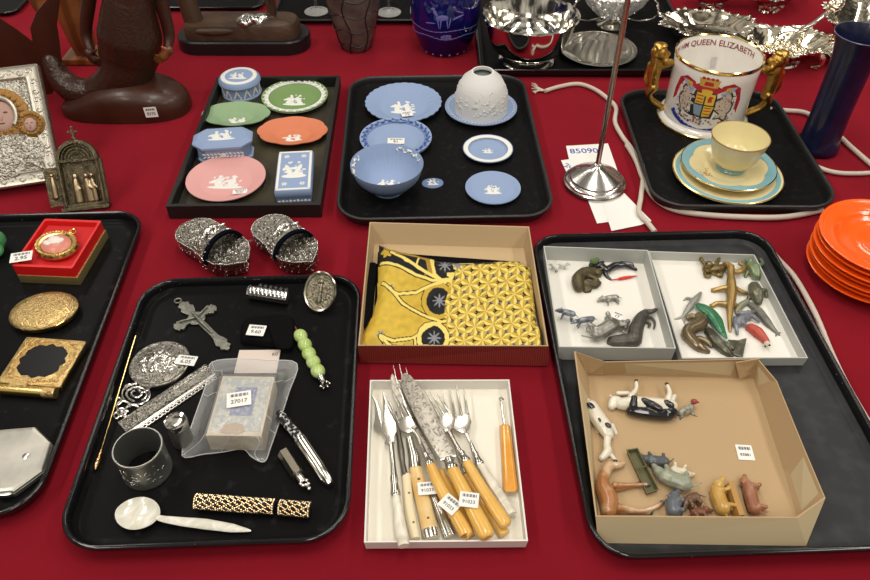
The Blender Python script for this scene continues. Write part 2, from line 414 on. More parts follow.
for k in range(170):
    a = rnd.uniform(0, 6.28); zz = hd * rnd.uniform(.12, .72); q = zz / hd
    rr = Rd * (1.0 - .02 * q if q < .35 else .99 - .55 * (q - .35) ** 1.35 * 1.35)
    rl.ell(((rr - .0004) * math.cos(a), (rr - .0004) * math.sin(a), zz), (.0010, rnd.uniform(.0015, .0045), rnd.uniform(.002, .006)), None, 8, 4, RZ(a))
dm.part('embossed_figures', rl, mat('bisque', (0, 0, 0)))
dm.part('dim_inside_disc', MB().lathe([(0, hd * .84), (Rd * .5, hd * .84), (Rd * .5, hd * .845), (0, hd * .845)], 32), mat('dim_inside_grey', (.16, .19, .17), .6), label='grey inner surface seen through the hole')  # flat disc added below the hole; the dim inside is put into its colour
t, Rr, b = plate('pin_dish', 'small blue dish with white ring border in front of the dome shade', 'dish', 488, 148, 25, FZ, j_blue, .009, seed=11, mot=(.38, .3), well=.75)
ring_band(t, Rr, .0078, .80, .97, j_white)
t, Rr, b = plate('pin_dish', 'plain-rimmed small blue dish with white figure, nearest right corner of matt tray', 'dish', 493, 187, 27.7, FZ, j_blue, .008, seed=12, mot=(.55, .5), well=.78)
cc = W(432.6, 182, FZ + .003)
md = Thing('oval_plaque', 'tiny oval blue plaque with white figure beside the ribbed bowl', 'plaque', (cc.x, cc.y, FZ), .1)
md.part('plaque_body', MB().lathe([(0, .0035), (.014, .003), (.0185, .001), (.0185, 0), (0, 0)], 40, 1, .78), j_blue2)
md.part('white_relief', relief(MB(), 0, 0, .0034, .018, .017, 31, 10), j_white)
# --- wooden tray pieces
hz = .035
cc = W(238.8, 76, EZ + hz); Rr = prad(238.8, 76, EZ + hz, 20.5)
hz = .036
rb = Thing('round_trinket_box', 'round blue lidded box with white relief, at back of wooden tray', 'trinket box', (cc.x, cc.y, EZ), 0)
rb.part('box_body', MB().lathe([(0, 0), (Rr * .97, 0), (Rr * .97, .002), (Rr * .92, .004), (Rr * .92, hz * .68), (0, hz * .68)], 60), j_blue)
l = rb.part('lid', MB().lathe([(0, hz * .68), (Rr * 1.0, hz * .68), (Rr * 1.02, hz * .72), (Rr * 1.0, hz * .86), (Rr * .9, hz * .98), (Rr * .6, hz), (0, hz)], 60), j_blue)
rb.part('lid_ring', MB().lathe([(Rr * .66, hz - .001), (Rr * .68, hz + .0006), (Rr * .86, hz * .99), (Rr * .90, hz * .94), (Rr * .66, hz - .001)], 60), j_white, parent=l)
rb.part('lid_motif', relief(MB(), 0, 0, hz, Rr * .8, Rr * .6, 9, 12), j_white, parent=l)
rl = MB()
for k in range(12):
    a = 2 * math.pi * k / 12
    for q in range(7):
        aa = a + (q - 3) * .055; zz = .006 + .0022 * (6 - abs(q - 3) * 2)
        rl.ell((Rr * .925 * math.cos(aa), Rr * .925 * math.sin(aa), zz), (.0008, .0016, .0034), None, 8, 4, RZ(aa))
rb.part('wall_relief', rl, j_white, label='white leaf relief round the wall')
t, Rr, b = plate('vine_border_plate', 'olive green plate with white vine border, back right of wooden tray', 'plate', 294.8, 95, 33, EZ, j_green2, .013, seed=14, mot=(.62, .6))
ring_band(t, Rr, .0108, .80, .985, j_white); rim_relief(t, Rr, .0125, .89, 'leaf', 26, j_white, .045)
lob = lambda n, a: (lambda th, r, z: 1 + a * (abs(math.cos(n * th / 2)) ** .6 - .6) * min(1, r / .04))
t, Rr, b = plate('oval_dish', 'sage green oval dish with wavy rim and white motif', 'dish', 236, 113, 33.5, EZ, j_green, .014, squash=.68, mod=lob(8, .055), seg=120, seed=15, mot=(.62, .36), motoff=(.08, -.16), well=.5)
t, Rr, b = plate('oval_dish', 'terracotta oval dish with wavy rim and white motif', 'dish', 292.4, 130, 34.5, EZ, j_terra, .014, squash=.74, mod=lob(8, .055), seg=120, seed=16, mot=(.6, .34), motoff=(.05, -.16), well=.5)
t, Rr, b = plate('round_plate', 'pink round plate with white chariot motif, front left of wooden tray', 'plate', 225.8, 177, 39.3, EZ, j_pink, .012, seed=17, mot=(.8, .55), well=.66)
sticker(t, b, flatM(240, 191.5, EZ + .0095, .12), .024, .012, '9101')
# octagonal box
cc = W(222, 135, EZ + .040)
ob = Thing('octagonal_trinket_box', 'long eight-sided blue lidded box with white relief behind the pink plate', 'trinket box', (cc.x, cc.y, EZ), R(7))
def octo(w, d, cch, z): return [(w / 2 - cch, -d / 2, z), (w / 2, -d / 2 + cch, z), (w / 2, d / 2 - cch, z), (w / 2 - cch, d / 2, z), (-w / 2 + cch, d / 2, z), (-w / 2, d / 2 - cch, z), (-w / 2, -d / 2 + cch, z), (-w / 2 + cch, -d / 2, z)]
w, d = .103, .064
ob.part('box_body', MB().loft([octo(w * .94, d * .92, .016, 0), octo(w * .94, d * .92, .016, .003), octo(w * .88, d * .85, .015, .005), octo(w * .88, d * .85, .015, .029)]), j_blue, smooth=False)
l = ob.part('lid', MB().loft([octo(w * .97, d * .97, .018, .029), octo(w, d, .018, .0305), octo(w, d, .018, .034), octo(w * .92, d * .88, .017, .037), octo(w * .80, d * .72, .014, .040)]), j_blue, smooth=False)
ob.part('lid_motif', relief(MB(), 0, 0, .040, .042, .028, 21, 14), j_white, parent=l)
fr = MB()
for k in range(-5, 6):
    if k == 0: fr.ell((0, -d * .43, .016), (.005, .0012, .005))
    else:
        for s in (-1, 1): fr.ell((k * .0065, -d * .43, .016 + s * .003), (.0034, .001, .0016), None, 8, 4, RY(s * .6))
ob.part('front_relief', fr, j_white, label='white floral swag on the front')
# rectangular box
cs = [W(278, 151, EZ + .03), W(313, 151, EZ + .03), W(310.5, 190, EZ + .03), W(275.5, 191, EZ + .03)]
cx = sum(p.x for p in cs) / 4; cy = sum(p.y for p in cs) / 4; w = (cs[1] - cs[0]).length; d = (cs[0] - cs[3]).length
qb = Thing('rectangular_trinket_box', 'upright oblong blue lidded box with white edges beside the pink plate', 'trinket box', (cx, cy, EZ), R(5))
qb.part('box_body', MB().box((0, 0, .008), (w * .95, d * .96, .016)), j_blue2, bevel=.001)
l = qb.part('lid', MB().loft([rrect(w * .98, d * .98, .004, .016), rrect(w, d, .004, .018), rrect(w, d, .004, .027), rrect(w * .95, d * .97, .003, .030)]), j_blue)
bd = MB()
for (a, b_, c_, e) in ((0, d * .46, w * .92, .004), (0, -d * .46, w * .92, .004), (w * .43, 0, .004, d * .9), (-w * .43, 0, .004, d * .9)): bd.box((a, b_, .0302), (c_, e, .001))
qb.part('lid_border', bd, j_white, parent=l, smooth=False)
mo = relief(MB(), 0, d * .04, .0301, w * .6, d * .4, 23, 16)
for a, b_ in ((-.24, -.33), (.24, -.33), (-.24, .35), (.24, .35)):
    for k in range(6): mo.ell((a * w + .003 * math.cos(k * 1.05), b_ * d + .003 * math.sin(k * 1.05), .0301), (.0022, .0012, .0009), None, 8, 4, RZ(k * 1.05))
qb.part('lid_motif', mo, j_white, parent=l)
fr = MB()
for k in range(-4, 5): fr.ell((k * w * .1, -d * .481, .008), (.0026, .0011, .0032 if k % 2 else .0018), None, 8, 4)
qb.part('front_relief', fr, j_white)
# ------------------------------------------------------------------ metals
m_silver = mat('polished_silver', (.86, .83, .76), .09, 1, bump=('noise', 30, .03, .002))
m_silver2 = mat('silver_plain', (.72, .70, .66), .24, 1, bump=('noise', 200, .08, .0005))
m_eng = mat('engraved_silver', (.30, .28, .24), .34, 1, bump=('swirl', 170, .8, .002), var=('swirl', 170, (.07, .062, .05), .5, .62))  # dark tone is tarnish, with shade of the crevices put into the colour
m_eng2 = mat('embossed_silver', (.48, .46, .41), .3, 1, bump=('swirl', 260, .9, .002), var=('swirl', 260, (.07, .062, .05), .48, .6))  # dark tone between bright chasing: tarnish and crevice shade in the colour
m_gold = mat('polished_gold', (.85, .60, .22), .16, 1)
m_gold_e = mat('engraved_gold', (.80, .58, .26), .28, 1, bump=('swirl', 240, .9, .002), var=('swirl', 240, (.48, .32, .12), .5, .65))
m_gilt = mat('gilding', (.62, .38, .09), .32, 1, bump=('noise', 160, .5, .002), var=('noise', 120, (.35, .18, .03), .5, .75))
m_brass = mat('aged_brass', (.20, .165, .10), .42, 1, bump=('swirl', 220, .8, .002), var=('noise', 90, (.10, .085, .06), .4, .65))
m_blackw = mat('black_plinth', (.010, .010, .012), .35)
m_wood = mat('mahogany_wood', (.044, .013, .006), .38, bump=('noise', 60, .25, .002), var=('wave', 4, (.048, .015, .008), .3, .8), coat=.1)
m_wood2 = mat('orange_and_lit_wood', (.22, .075, .022), .35, var=('wave', 9, (.13, .04, .012), .3, .8), coat=.2)  # wood of the lighter figure; also carries the light painted on one hand
m_scale = mat('scaled_wood', (.036, .013, .007), .33, bump=('voro', 170, .5, .0015))
m_clear = mat('clear_glass', (.95, .95, .95), .03, trans=.95)

# ------------------------------------------------------------------ mermaid carving
def arm(mb, pts): return chain(mb, pts)
mz = Thing('mermaid_carving', 'large dark carved wooden mermaid on a rounded mound with price sticker', 'carving', tuple(W(120, 115, 0)))
bx = MB(); o = W(120, 112)
# mound
def mound(x0p, x1p, yb, hgt_, front, back):
    a, b = W(x0p, yb), W(x1p, yb); n = 20; loops = []
    for lv, (s, zz) in enumerate(((1.0, .0), (1.0, .012), (.97, .6), (.86, .86), (.6, 1.0), (.2, 1.02))):
        l = []
        for k in range(n * 2):
            t = 2 * math.pi * k / (n * 2); u = math.cos(t); v = math.sin(t)
            x = (a.x + b.x) / 2 + (b.x - a.x) / 2 * s * math.copysign(abs(u) ** .7, u)
            prof = .70 + .5 * math.exp(-((x - (a.x + b.x) / 2 - .02) / .07) ** 2) * .6 - .25 * max(0, (a.x + .09 - x) / .09)
            l.append((x, a.y + back * .5 + back * .5 * s * math.copysign(abs(v) ** .8, v) + front, zz * hgt_ * prof if lv > 1 else zz))
        loops.append(l)
    return MB().loft(loops)
mz.part('mound', mound(54, 184, 124, .062, 0, .12), m_wood, world=True)
y0 = W(128, 112).y + .035
def wx(px, py, y):   # point showing at px,py on the upright plane at distance y
    u = px - 435; v = py - 290; dx, dy, dz = u, F * CT - v * ST, -(F * ST + v * CT); t = y / dy
    return Vector((dx * t, y, H + dz * t))
def up(mb, pts, y, seg=12, sq=1.0):
    q = []
    for p in pts:
        w = wx(p[0], p[1], y + (p[3] if len(p) > 3 else 0)); q.append((w.x, w.y, w.z, p[2] / F * depth(w)))
    return chain(mb, q, seg)
tail = MB()
up(tail, [(129, -6, 22), (129, 14, 27), (130, 34, 31), (129, 55, 29), (124, 74, 24, -.01), (110, 88, 20, -.015), (92, 94, 16, -.02), (74, 90, 14, -.02), (60, 78, 12, -.01), (52, 62, 10)], y0, 18)
mz.part('scaled_tail', bake(tail, .003, 4), m_scale, world=True)
torso = MB(); up(torso, [(127, -60, 22), (127, -40, 21), (128, -18, 19), (129, 2, 21), (130, 18, 19)], y0 - .004, 14); 
up(torso, [(127, -64, 10), (127, -80, 9)], y0); hd_ = wx(127, -98, y0); torso.ell(hd_, (.028, .034, .04))
up(torso, [(127, -60, 14), (105, -56, 10), (94, -30, 8), (88, 8, 7), (86, 34, 6), (92, 54, 4, -.02)], y0 + .01)
up(torso, [(127, -60, 14), (148, -54, 10), (157, -24, 8), (163, 8, 7), (169, 34, 6), (167, 52, 4, -.02)], y0 + .01)
mz.part('torso', bake(torso, .003, 4), m_wood, world=True)
# hands with separate fingers
for hx, hy, s in ((93, 57, 1), (165, 54, -1)):
    hm = MB(); up(hm, [(hx - s * 4, hy - 4, 4.5), (hx + s * 1, hy + 2, 5)], y0 - .02)
    for k, ln in enumerate((9, 11, 10.5, 8)):
        up(hm, [(hx + s * 1, hy - 1 + k * 2.0, 1.7), (hx + s * (1 + ln * .5), hy + 1.5 + k * 2.2, 1.6), (hx + s * (1 + ln), hy + 1 + k * 2.4, 1.2)], y0 - .022)
    up(hm, [(hx - s * 3, hy - 3, 1.9), (hx + s * 3, hy - 7, 1.5)], y0 - .024)
    mz.part('hand', bake(hm, .0016, 2), m_wood2 if s < 0 else m_wood, world=True)  # right hand in the lighter wood: light falling on it put into the colour
fin = MB()
for pts in ([(54, 70), (46, 60), (33, 44), (30, 28), (36, 12), (50, -4), (66, -22), (60, 2), (57, 24), (60, 44), (62, 62)], [(58, 84), (50, 62), (36, 44), (18, 30), (0, 18), (-20, 6), (-26, 40), (-14, 66), (10, 82), (36, 96), (52, 94)]):
    f1 = [wx(a, b, y0 - .005) for a, b in pts]; f2 = [wx(a, b, y0 + .012) for a, b in pts]
    fin.loft([[tuple(p) for p in f1], [tuple(p) for p in f2]])
mz.part('tail_fin', fin, m_wood, world=True, bevel=.003)
sw = wx(152, 107.5, W(120, 124).y - .001)
sticker(mz, None, Matrix.Translation((W(152, 107, .03).x, W(120, 124).y - .0012, .026)) @ RX(R(84)) @ RZ(R(4)), .024, .02, '8370')
# lighter carving behind
lw = Thing('wooden_figure', 'orange-brown carved wooden figure standing behind the mermaid tail', 'carving', tuple(W(78, 62, 0)))
fb = MB(); yb = W(78, 62).y
for pts in ([(88, 62), (104, 60), (100, 30), (92, -20), (60, -40), (30, -20), (28, 6), (40, 22), (58, 30), (72, 50)],):
    f1 = [wx(a, b, yb) for a, b in pts]; f2 = [wx(a, b, yb + .05) for a, b in pts]
    fb.loft([[tuple(p) for p in f1], [tuple(p) for p in f2]])
fb2 = MB(); up(fb2, [(84, 50, 10), (82, 40, 13), (74, 18, 15), (66, -6, 15), (62, -40, 13)], yb + .02); up(fb2, [(66, 6, 9), (44, 10, 7), (30, -10, 6)], yb + .02)
lw.part('figure_body', bake(fb2, .003, 4), m_wood2, world=True)
lw.part('foot_block', MB().box((W(84, 62).x, yb + .02, .006), (.08, .07, .012)), m_wood2, world=True, bevel=.002)

# ------------------------------------------------------------------ wooden feet sculpture on black plinth
a, b = W(177, 52), W(309, 52)
pc_ = Thing('plinth_carving', 'brown carved block with silver drapery on a rounded black plinth', 'carving', ((a.x + b.x) / 2, W(243, 55).y + .05, 0))
wd = b.x - a.x
pc_.part('plinth', MB().loft([rrect(wd, .105, .05, 0, 10), rrect(wd, .105, .05, .026, 10), rrect(wd * .985, .10, .048, .029, 10)]), m_blackw)
m_clay = mat('brown_carved_wood', (.045, .022, .012), .5, bump=('noise', 50, .6, .004), var=('noise', 20, (.085, .045, .024), .35, .7))
blk = MB(); blk.loft([rrect(wd * .86, .085, .03, .029, 6), rrect(wd * .86, .085, .03, .048, 6), rrect(wd * .82, .078, .03, .058, 6)])
bb = pc_.part('carved_block', blk, m_clay)
rl = MB()
rl.ell((-wd * .18, -.035, .047), (wd * .2, .012, .010)); rl.ell((wd * .25, -.02, .052), (wd * .16, .02, .014)); chain(rl, [(-wd * .36, .0, .055, .022), (-wd * .38, .005, .12, .02), (-wd * .34, .01, .2, .03), (-wd * .1, .01, .27, .04)]); chain(rl, [(wd * .22, 0, .055, .010), (wd * .24, .0, .09, .011), (wd * .18, .0, .17, .02), (-wd * .1, .01, .27, .035)])
pc_.part('figure_legs', bake(rl, .003, 3), m_clay)
rl = MB(); rnd = random.Random(2)
for k in range(9): rl.ell((wd * (.02 + .018 * k), rnd.uniform(-.03, -.01), .060 + .003 * (k % 3)), (.018, .012, .010), None, 10, 6, RZ(rnd.uniform(-1, 1)))
pc_.part('silver_drapery', bake(rl, .0022, 2), m_silver2, label='crumpled silver drapery on the block')

# ------------------------------------------------------------------ brown glass vase
cc = W(356.5, 47, 0); Rb = prad(356, 50, 0, 14.5)
m_brg = mat('smoky_glass', (.12, .085, .07), .12, trans=.5, bump=('noise', 30, .2, .003))
vh = .15; R2 = Rb * 2.0
vz = Thing('tapering_vase', 'smoky brown glass vase with dark lattice veins', 'vase', (cc.x, cc.y, 0))
pf = [(0, .001), (Rb * .9, 0), (Rb, .003), (Rb * 1.25, .03), (Rb * 1.58, .07), (Rb * 1.8, .11), (Rb * 1.95, vh), (Rb * 1.87, vh), (Rb * 1.7, .11), (Rb * 1.45, .07), (Rb * 1.1, .03), (Rb * .8, .010), (0, .009)]
vz.part('vase_wall', MB().lathe(pf, 56), mat('smoky_glass2', (.075, .055, .048), .2, bump=('noise', 40, .25, .003), var=('noise', 25, (.16, .12, .10), .35, .7)))
def vr(z): 
    o_ = [(0, Rb), (.003, Rb), (.03, Rb * 1.25), (.07, Rb * 1.58), (.11, Rb * 1.8), (.15, Rb * 1.95)]
    for (z0_, r0), (z1_, r1) in zip(o_, o_[1:]):
        if z <= z1_: return r0 + (r1 - r0) * (z - z0_) / (z1_ - z0_)
    return o_[-1][1]
vn = MB()
for k in range(7):
    a0 = 2 * math.pi * k / 7
    vn.tube([((vr(z) + .0003) * math.cos(a0 + .12 * math.sin(z * 60 + k)), (vr(z) + .0003) * math.sin(a0 + .12 * math.sin(z * 60 + k)), z) for z in [i * .0075 for i in range(20)]], .0014, 5)
for zz in (.02, .055, .09, .125):
    vn.tube([((vr(zz) + .0003) * math.cos(t * .12566), (vr(zz) + .0003) * math.sin(t * .12566), zz + .004 * math.sin(t * .6)) for t in range(50)], .0012, 5, closed=True)
vz.part('lattice_veins', vn, mat('dark_vein', (.015, .008, .012), .3), label='dark plum glass veins')

# ------------------------------------------------------------------ wine glasses on the back tray
for gx, gy, lb in ((316.5, 11.5, 'clear stemmed glass left of the brown vase, only its foot showing'), (389, 12.5, 'clear stemmed glass right of the brown vase, only its foot showing')):
    cc = W(gx, gy, .004); r = prad(gx, gy, .004, 12)
    g = Thing('wine_glass', lb, 'glass', (cc.x, cc.y, .004))
    g.part('foot', MB().lathe([(0, 0), (r, 0), (r, .0012), (r * .5, .003), (.004, .009), (0, .009)], 40), mat('foot_glass', (.62, .62, .60), .06, trans=.55))
    g.part('stem', MB().tube([(0, 0, .006), (0, 0, .06)], .0035), m_clear)
    g.part('bowl', MB().lathe([(0, .058), (.012, .062), (.028, .08), (.033, .105), (.030, .13), (.0288, .13), (.0315, .105), (.027, .081), (.011, .0645), (0, .062)], 40), m_clear)

# ------------------------------------------------------------------ cobalt cut vase
cc = W(445, 47, 0); Rb = prad(445, 47, 0, 24)
m_cob = mat('cobalt_glass', (.010, .010, .16), .05, trans=.35, coat=.6, var=('noise', 9, (.004, .004, .05), .4, .7))
cv = Thing('cobalt_vase', 'deep cobalt blue glass vase etched with a deer', 'vase', (cc.x, cc.y, 0))
cpf = [(Rb * .9, 0), (Rb, .004), (Rb * 1.06, .012), (Rb * 1.3, .045), (Rb * 1.42, .08), (Rb * 1.40, .12), (Rb * 1.25, .16)]
cv.part('vase_wall', MB().lathe([(0, .001)] + cpf + [(Rb * 1.2, .16), (Rb * 1.34, .12), (Rb * 1.36, .08), (Rb * 1.2, .045), (Rb * .9, .014), (0, .014)], 64), m_cob)
def cr(z):
    for (r0, z0_), (r1, z1_) in zip(cpf, cpf[1:]):
        if z <= z1_: return r0 + (r1 - r0) * (z - z0_) / (z1_ - z0_)
    return cpf[-1][0]
fro = MB(); face = math.atan2(-cc.y, -cc.x)
def etch(mb, x, z, rx, rz_, rot=0): 
    a = face + x / Rb / 1.35; r = cr(z) - .0002
    mb.ell((r * math.cos(a), r * math.sin(a), z), (.0006, rx, rz_), None, 10, 5, RZ(a) @ RX(rot))
for (x, z, rx, rz_, ro) in ((-.006, .098, .014, .006, .1), (-.020, .107, .004, .008, .5), (-.025, .115, .005, .003, .3), (-.014, .086, .0013, .012, .15), (-.009, .086, .0013, .012, -.1), (.004, .087, .0013, .012, .1), (.009, .088, .0013, .012, -.2), (.026, .098, .014, .002, .3), (.03, .108, .010, .0015, -.4), (-.03, .085, .012, .0012, .1)): etch(fro, x, z, rx, rz_, ro)
rnd = random.Random(4)
for k in range(26): etch(fro, rnd.uniform(-.008, .012), .055 + rnd.uniform(-.004, .005), .003, .002, rnd.uniform(0, 3))
for k in range(44):
    a = 2 * math.pi * k / 44
    for zz in (.052 + .003 * math.sin(a * 5), .068 + .002 * math.sin(a * 4)): fro.ell((cr(zz) * math.cos(a), cr(zz) * math.sin(a), zz), (.0006, .006, .0010), None, 8, 4, RZ(a))
cv.part('etched_decoration', fro, mat('frosted_etching', (.16, .15, .42), .5), label='pale frosted deer and bands')
nb = MB()
for k in range(18): a = 2 * math.pi * k / 18; nb.ell((Rb * .97 * math.cos(a), Rb * .97 * math.sin(a), .007), (.003, .004, .004))
cv.part('cut_base_facets', nb, mat('pale_facets', (.25, .25, .62), .06, coat=.5))

# ------------------------------------------------------------------ silver bowl, plate and ornate pieces on the back tray
bz = .0045
hb = hgt(529, 59, 16, bz) + bz; cc = W(529, 55, bz); Rr = prad(531, 16, hb, 48); cc.y = W(531, 15, hb).y
sb = Thing('silver_bowl', 'polished silver footed bowl with plain rolled rim', 'bowl', (W(531, 16, hb).x, cc.y, bz))
sb.part('bowl_body', MB().lathe([(0, .014), (Rr * .4, .015), (Rr * .62, .020), (Rr * .78, .034), (Rr * .87, .055), (Rr * .94, hb - .008), (Rr * 1.0, hb), (Rr * 1.03, hb - .002), (Rr * .97, hb - .006), (Rr * .89, .054), (Rr * .80, .032), (Rr * .64, .0175), (Rr * .44, .012), (0, .012)], 72), m_silver)
sb.part('foot_ring', MB().lathe([(Rr * .48, .0135), (Rr * .50, .008), (Rr * .58, .004), (Rr * .62, 0), (Rr * .58, 0), (Rr * .44, .0125), (Rr * .48, .0135)], 60), m_silver)
cc = W(598, 49, .012); Rr = prad(598, 49, .012, 38)
sp = Thing('silver_plate', 'flat silver plate lying beside the silver bowl', 'plate', (cc.x, cc.y, bz))
sp.part('plate_body', MB().lathe(plate_prof(Rr, .009, .0025, .7), 72), m_silver)
sp.part('beaded_edge', MB().lathe([(Rr * 1.0, .0085), (Rr * 1.015, .0098), (Rr * .985, .0102), (Rr * 1.0, .0085)], 72), m_silver2)
cc = W(612, 22, .01); 
sk = Thing('cut_glass_basket', 'ornate silver and cut glass basket with looped handle at back of tray', 'basket', (cc.x, cc.y, bz))
rr = .07
gl = MB().lathe([(0, .02), (rr * .5, .022), (rr * .9, .05), (rr * 1.08, .075), (rr * 1.02, .076), (rr * .84, .052), (rr * .45, .026), (0, .025)], 96, 1, .75, lambda th, r, z: 1 + .05 * math.cos(24 * th) * (r / rr))
sk.part('basket_bowl', gl, mat('cut_glass', (.75, .75, .74), .08, .35, bump=('voro', 90, .9, .003)))
sk.part('basket_foot', MB().lathe([(0, .022), (.012, .018), (.010, .010), (.03, .002), (.034, 0), (0, 0)], 40), m_silver)
ha = MB()
for s in (-1, 1):
    ha.tube(smooth_path([(s * rr * .95, 0, .07), (s * rr * 1.3, -.01, .055), (s * rr * 1.35, -.015, .025), (s * rr * .9, -.01, .012), (s * rr * .4, 0, .014)], 8), .0028, 8)
ha.tube(smooth_path([(-rr, 0, .072), (-rr * .7, 0, .13), (0, 0, .165), (rr * .7, 0, .13), (rr, 0, .072)], 8), .0032, 8)
sk.part('handle', ha, m_silver)

# ------------------------------------------------------------------ ornate silver at top right
def ornate_dish(label, px, py, rx, ry, hh, seed, z0=0.0, rz=0.0, name='ornate_silver_dish', lobes=9):
    cc = W(px, py, hh); Rr = prad(px, py, hh, rx)
    t = Thing(name, label, 'dish', (cc.x, cc.y, z0), rz)
    md_ = lambda th, r, z: 1 + .08 * math.cos(lobes * th) * (r / Rr) ** 3
    t.part('dish_body', MB().lathe([(0, hh * .35), (Rr * .4, hh * .37), (Rr * .6, hh * .5), (Rr * .8, hh * .85), (Rr, hh), (Rr * 1.01, hh * .95), (Rr * .8, hh * .75), (Rr * .6, hh * .42), (Rr * .38, hh * .28), (0, hh * .27)], 120, 1, ry, md_), m_orn, angle=70)
    ft = MB(); ft.lathe([(Rr * .2, hh * .34), (Rr * .2, hh * .1), (Rr * .42, .004), (Rr * .44, 0), (Rr * .3, 0), (Rr * .12, hh * .1), (Rr * .12, hh * .34), (Rr * .2, hh * .34)], 48, 1, ry)
    t.part('foot', ft, m_silver)
    rnd = random.Random(seed); sc_ = MB()
    n = 34
    for k in range(n):
        a = 2 * math.pi * k / n; r = Rr * (1.0 + .09 * math.cos(lobes * a)); q = Rr * .05
        cx, cy, cz = r * math.cos(a), r * ry * math.sin(a), hh
        sc_.tube([(cx + q * (1 - t_ / 14) * math.cos(a + t_ * .5), cy + q * (1 - t_ / 14) * math.sin(a + t_ * .5), cz + q * .15 * math.sin(t_ * .5)) for t_ in range(13)], q * .22, 6)
        sc_.ell((cx, cy, cz + q * .1), (q * .9, q * .5, q * .35), None, 10, 6, RZ(a + rnd.uniform(-1, 1)))
    t.part('scroll_border', sc_, m_silver2)
    return t, Rr
m_orn = mat('chased_silver', (.88, .80, .64), .12, 1, bump=('swirl', 16, .3, .006))
ornate_dish('shell-edged ornate silver dish at left of the silverware group, top edge', 711, 23, 49, .66, .035, 1, rz=-.2)
t, Rr = ornate_dish('large ornate silver dish with scroll feet right behind the gilt mug', 786, 40, 50, .66, .05, 2, rz=.1, lobes=7)
ft = MB()
for k in range(4):
    ft = MB(); a = R(45 + 90 * k); x, y = Rr * .72 * math.cos(a), Rr * .45 * math.sin(a)
    ft.tube(smooth_path([(x * .8, y * .8, .035), (x * 1.25, y * 1.25, .03), (x * 1.3, y * 1.3, .012), (x * 1.05, y * 1.05, .004), (x * 1.25, y * 1.25, .0035)], 7), .0042, 8)
    for q in range(5): ft.ell((x * (1.1 + .04 * q), y * (1.1 + .04 * q), .042 - .004 * q), (.006, .005, .006))
    t.part('scroll_foot', ft, m_silver)
fl_ = MB()
for k in range(26):
    a = k * 2.4; r = Rr * .13 * math.sqrt(k) * .8
    fl_.ell((r * math.cos(a), r * .62 * math.sin(a), .024 + .003 * (k % 3)), (Rr * .1, Rr * .06, .006), None, 10, 6, RZ(a))
t.part('embossed_flowers', fl_, m_orn)
ornate_dish('ornate warm-lit silver dish partly behind the dark blue vase', 866, 12, 43, .8, .075, 3, rz=.4, lobes=6)
ornate_dish('small ornate silver comport at top edge behind the scroll-footed dish', 778, -13, 40, .6, .05, 7, rz=.7, lobes=8)
ornate_dish('low ornate silver dish at top edge left of the comport', 716, -14, 30, .7, .05, 11, rz=.3, lobes=7)
ornate_dish('little ornate silver dish tucked just left of the dark blue vase', 840, 51, 17, .7, .03, 12, rz=.3, lobes=5)
# silver candle branch lying across
br = Thing('silver_branch', 'curved silver arm with leafy bud leaning over the ornate dishes', 'ornament', tuple(W(800, 30, 0)))
q = MB()
pts = [W(838, 2, .115), W(826, 14, .10), W(812, 24, .085), W(797, 31, .072), W(786, 34, .062)]
q.tube(smooth_path(pts, 8), lerps([.007, .005, .004, .004, .006], 33), 10)
br.part('arm', q, m_silver, world=True)
q = MB(); 
for k in range(9): p = W(836 + 4 * math.cos(k), 4 + 4 * math.sin(k), .118); q.ell(p, (.010, .007, .008), None, 8, 6, RZ(k))
br.part('leaf_bud', q, m_orn, world=True)
q = MB(); p = W(783, 35, .06)
q.tube([(p.x + .014 * math.cos(t_ * .4) * (1 - t_ / 24), p.y, p.z - .006 + .014 * math.sin(t_ * .4) * (1 - t_ / 24)) for t_ in range(20)], .003, 8)
q.tube([(p.x, p.y, p.z - .008), (p.x, p.y, .004)], .004, 8); q.lathe([(0, .006), (.02, .004), (.022, .0), (0, 0)], 24, c=(p.x, p.y, 0))
br.part('scroll_end', q, m_silver, world=True)

# ------------------------------------------------------------------ dark blue vase
base = W(816, 148, 0); Rb = prad(816, 148, 0, 20.5); hv = hgt(816, 148, 34)
m_dbl = mat('midnight_glaze', (.004, .006, .026), .3, coat=.15, bump=('noise', 70, .2, .002), var=('noise', 35, (.009, .010, .05), .4, .75))
dv = Thing('flared_vase', 'tall dark blue glazed vase with flared rim at right', 'vase', (base.x, base.y, 0))
pf = [(0, .002), (Rb * .94, 0), (Rb, .003), (Rb * .97, .012), (Rb * .88, hv * .12), (Rb * .85, hv * .35), (Rb * .86, hv * .6), (Rb * .9, hv * .8), (Rb * 1.03, hv * .93), (Rb * 1.2, hv * 1.0), (Rb * 1.17, hv * 1.005), (Rb * .98, hv * .94), (Rb * .82, hv * .8), (Rb * .78, hv * .4), (Rb * .78, .01), (0, .01)]
dv.part('vase_wall', MB().lathe(pf, 64), m_dbl, angle=60)
dv.part('rim', MB().lathe([(Rb * 1.2, hv), (Rb * 1.215, hv * 1.004), (Rb * 1.19, hv * 1.009), (Rb * 1.17, hv * 1.004), (Rb * 1.2, hv)], 64), mat('worn_glaze', (.10, .09, .16), .3, coat=.3), label='pale worn edge')

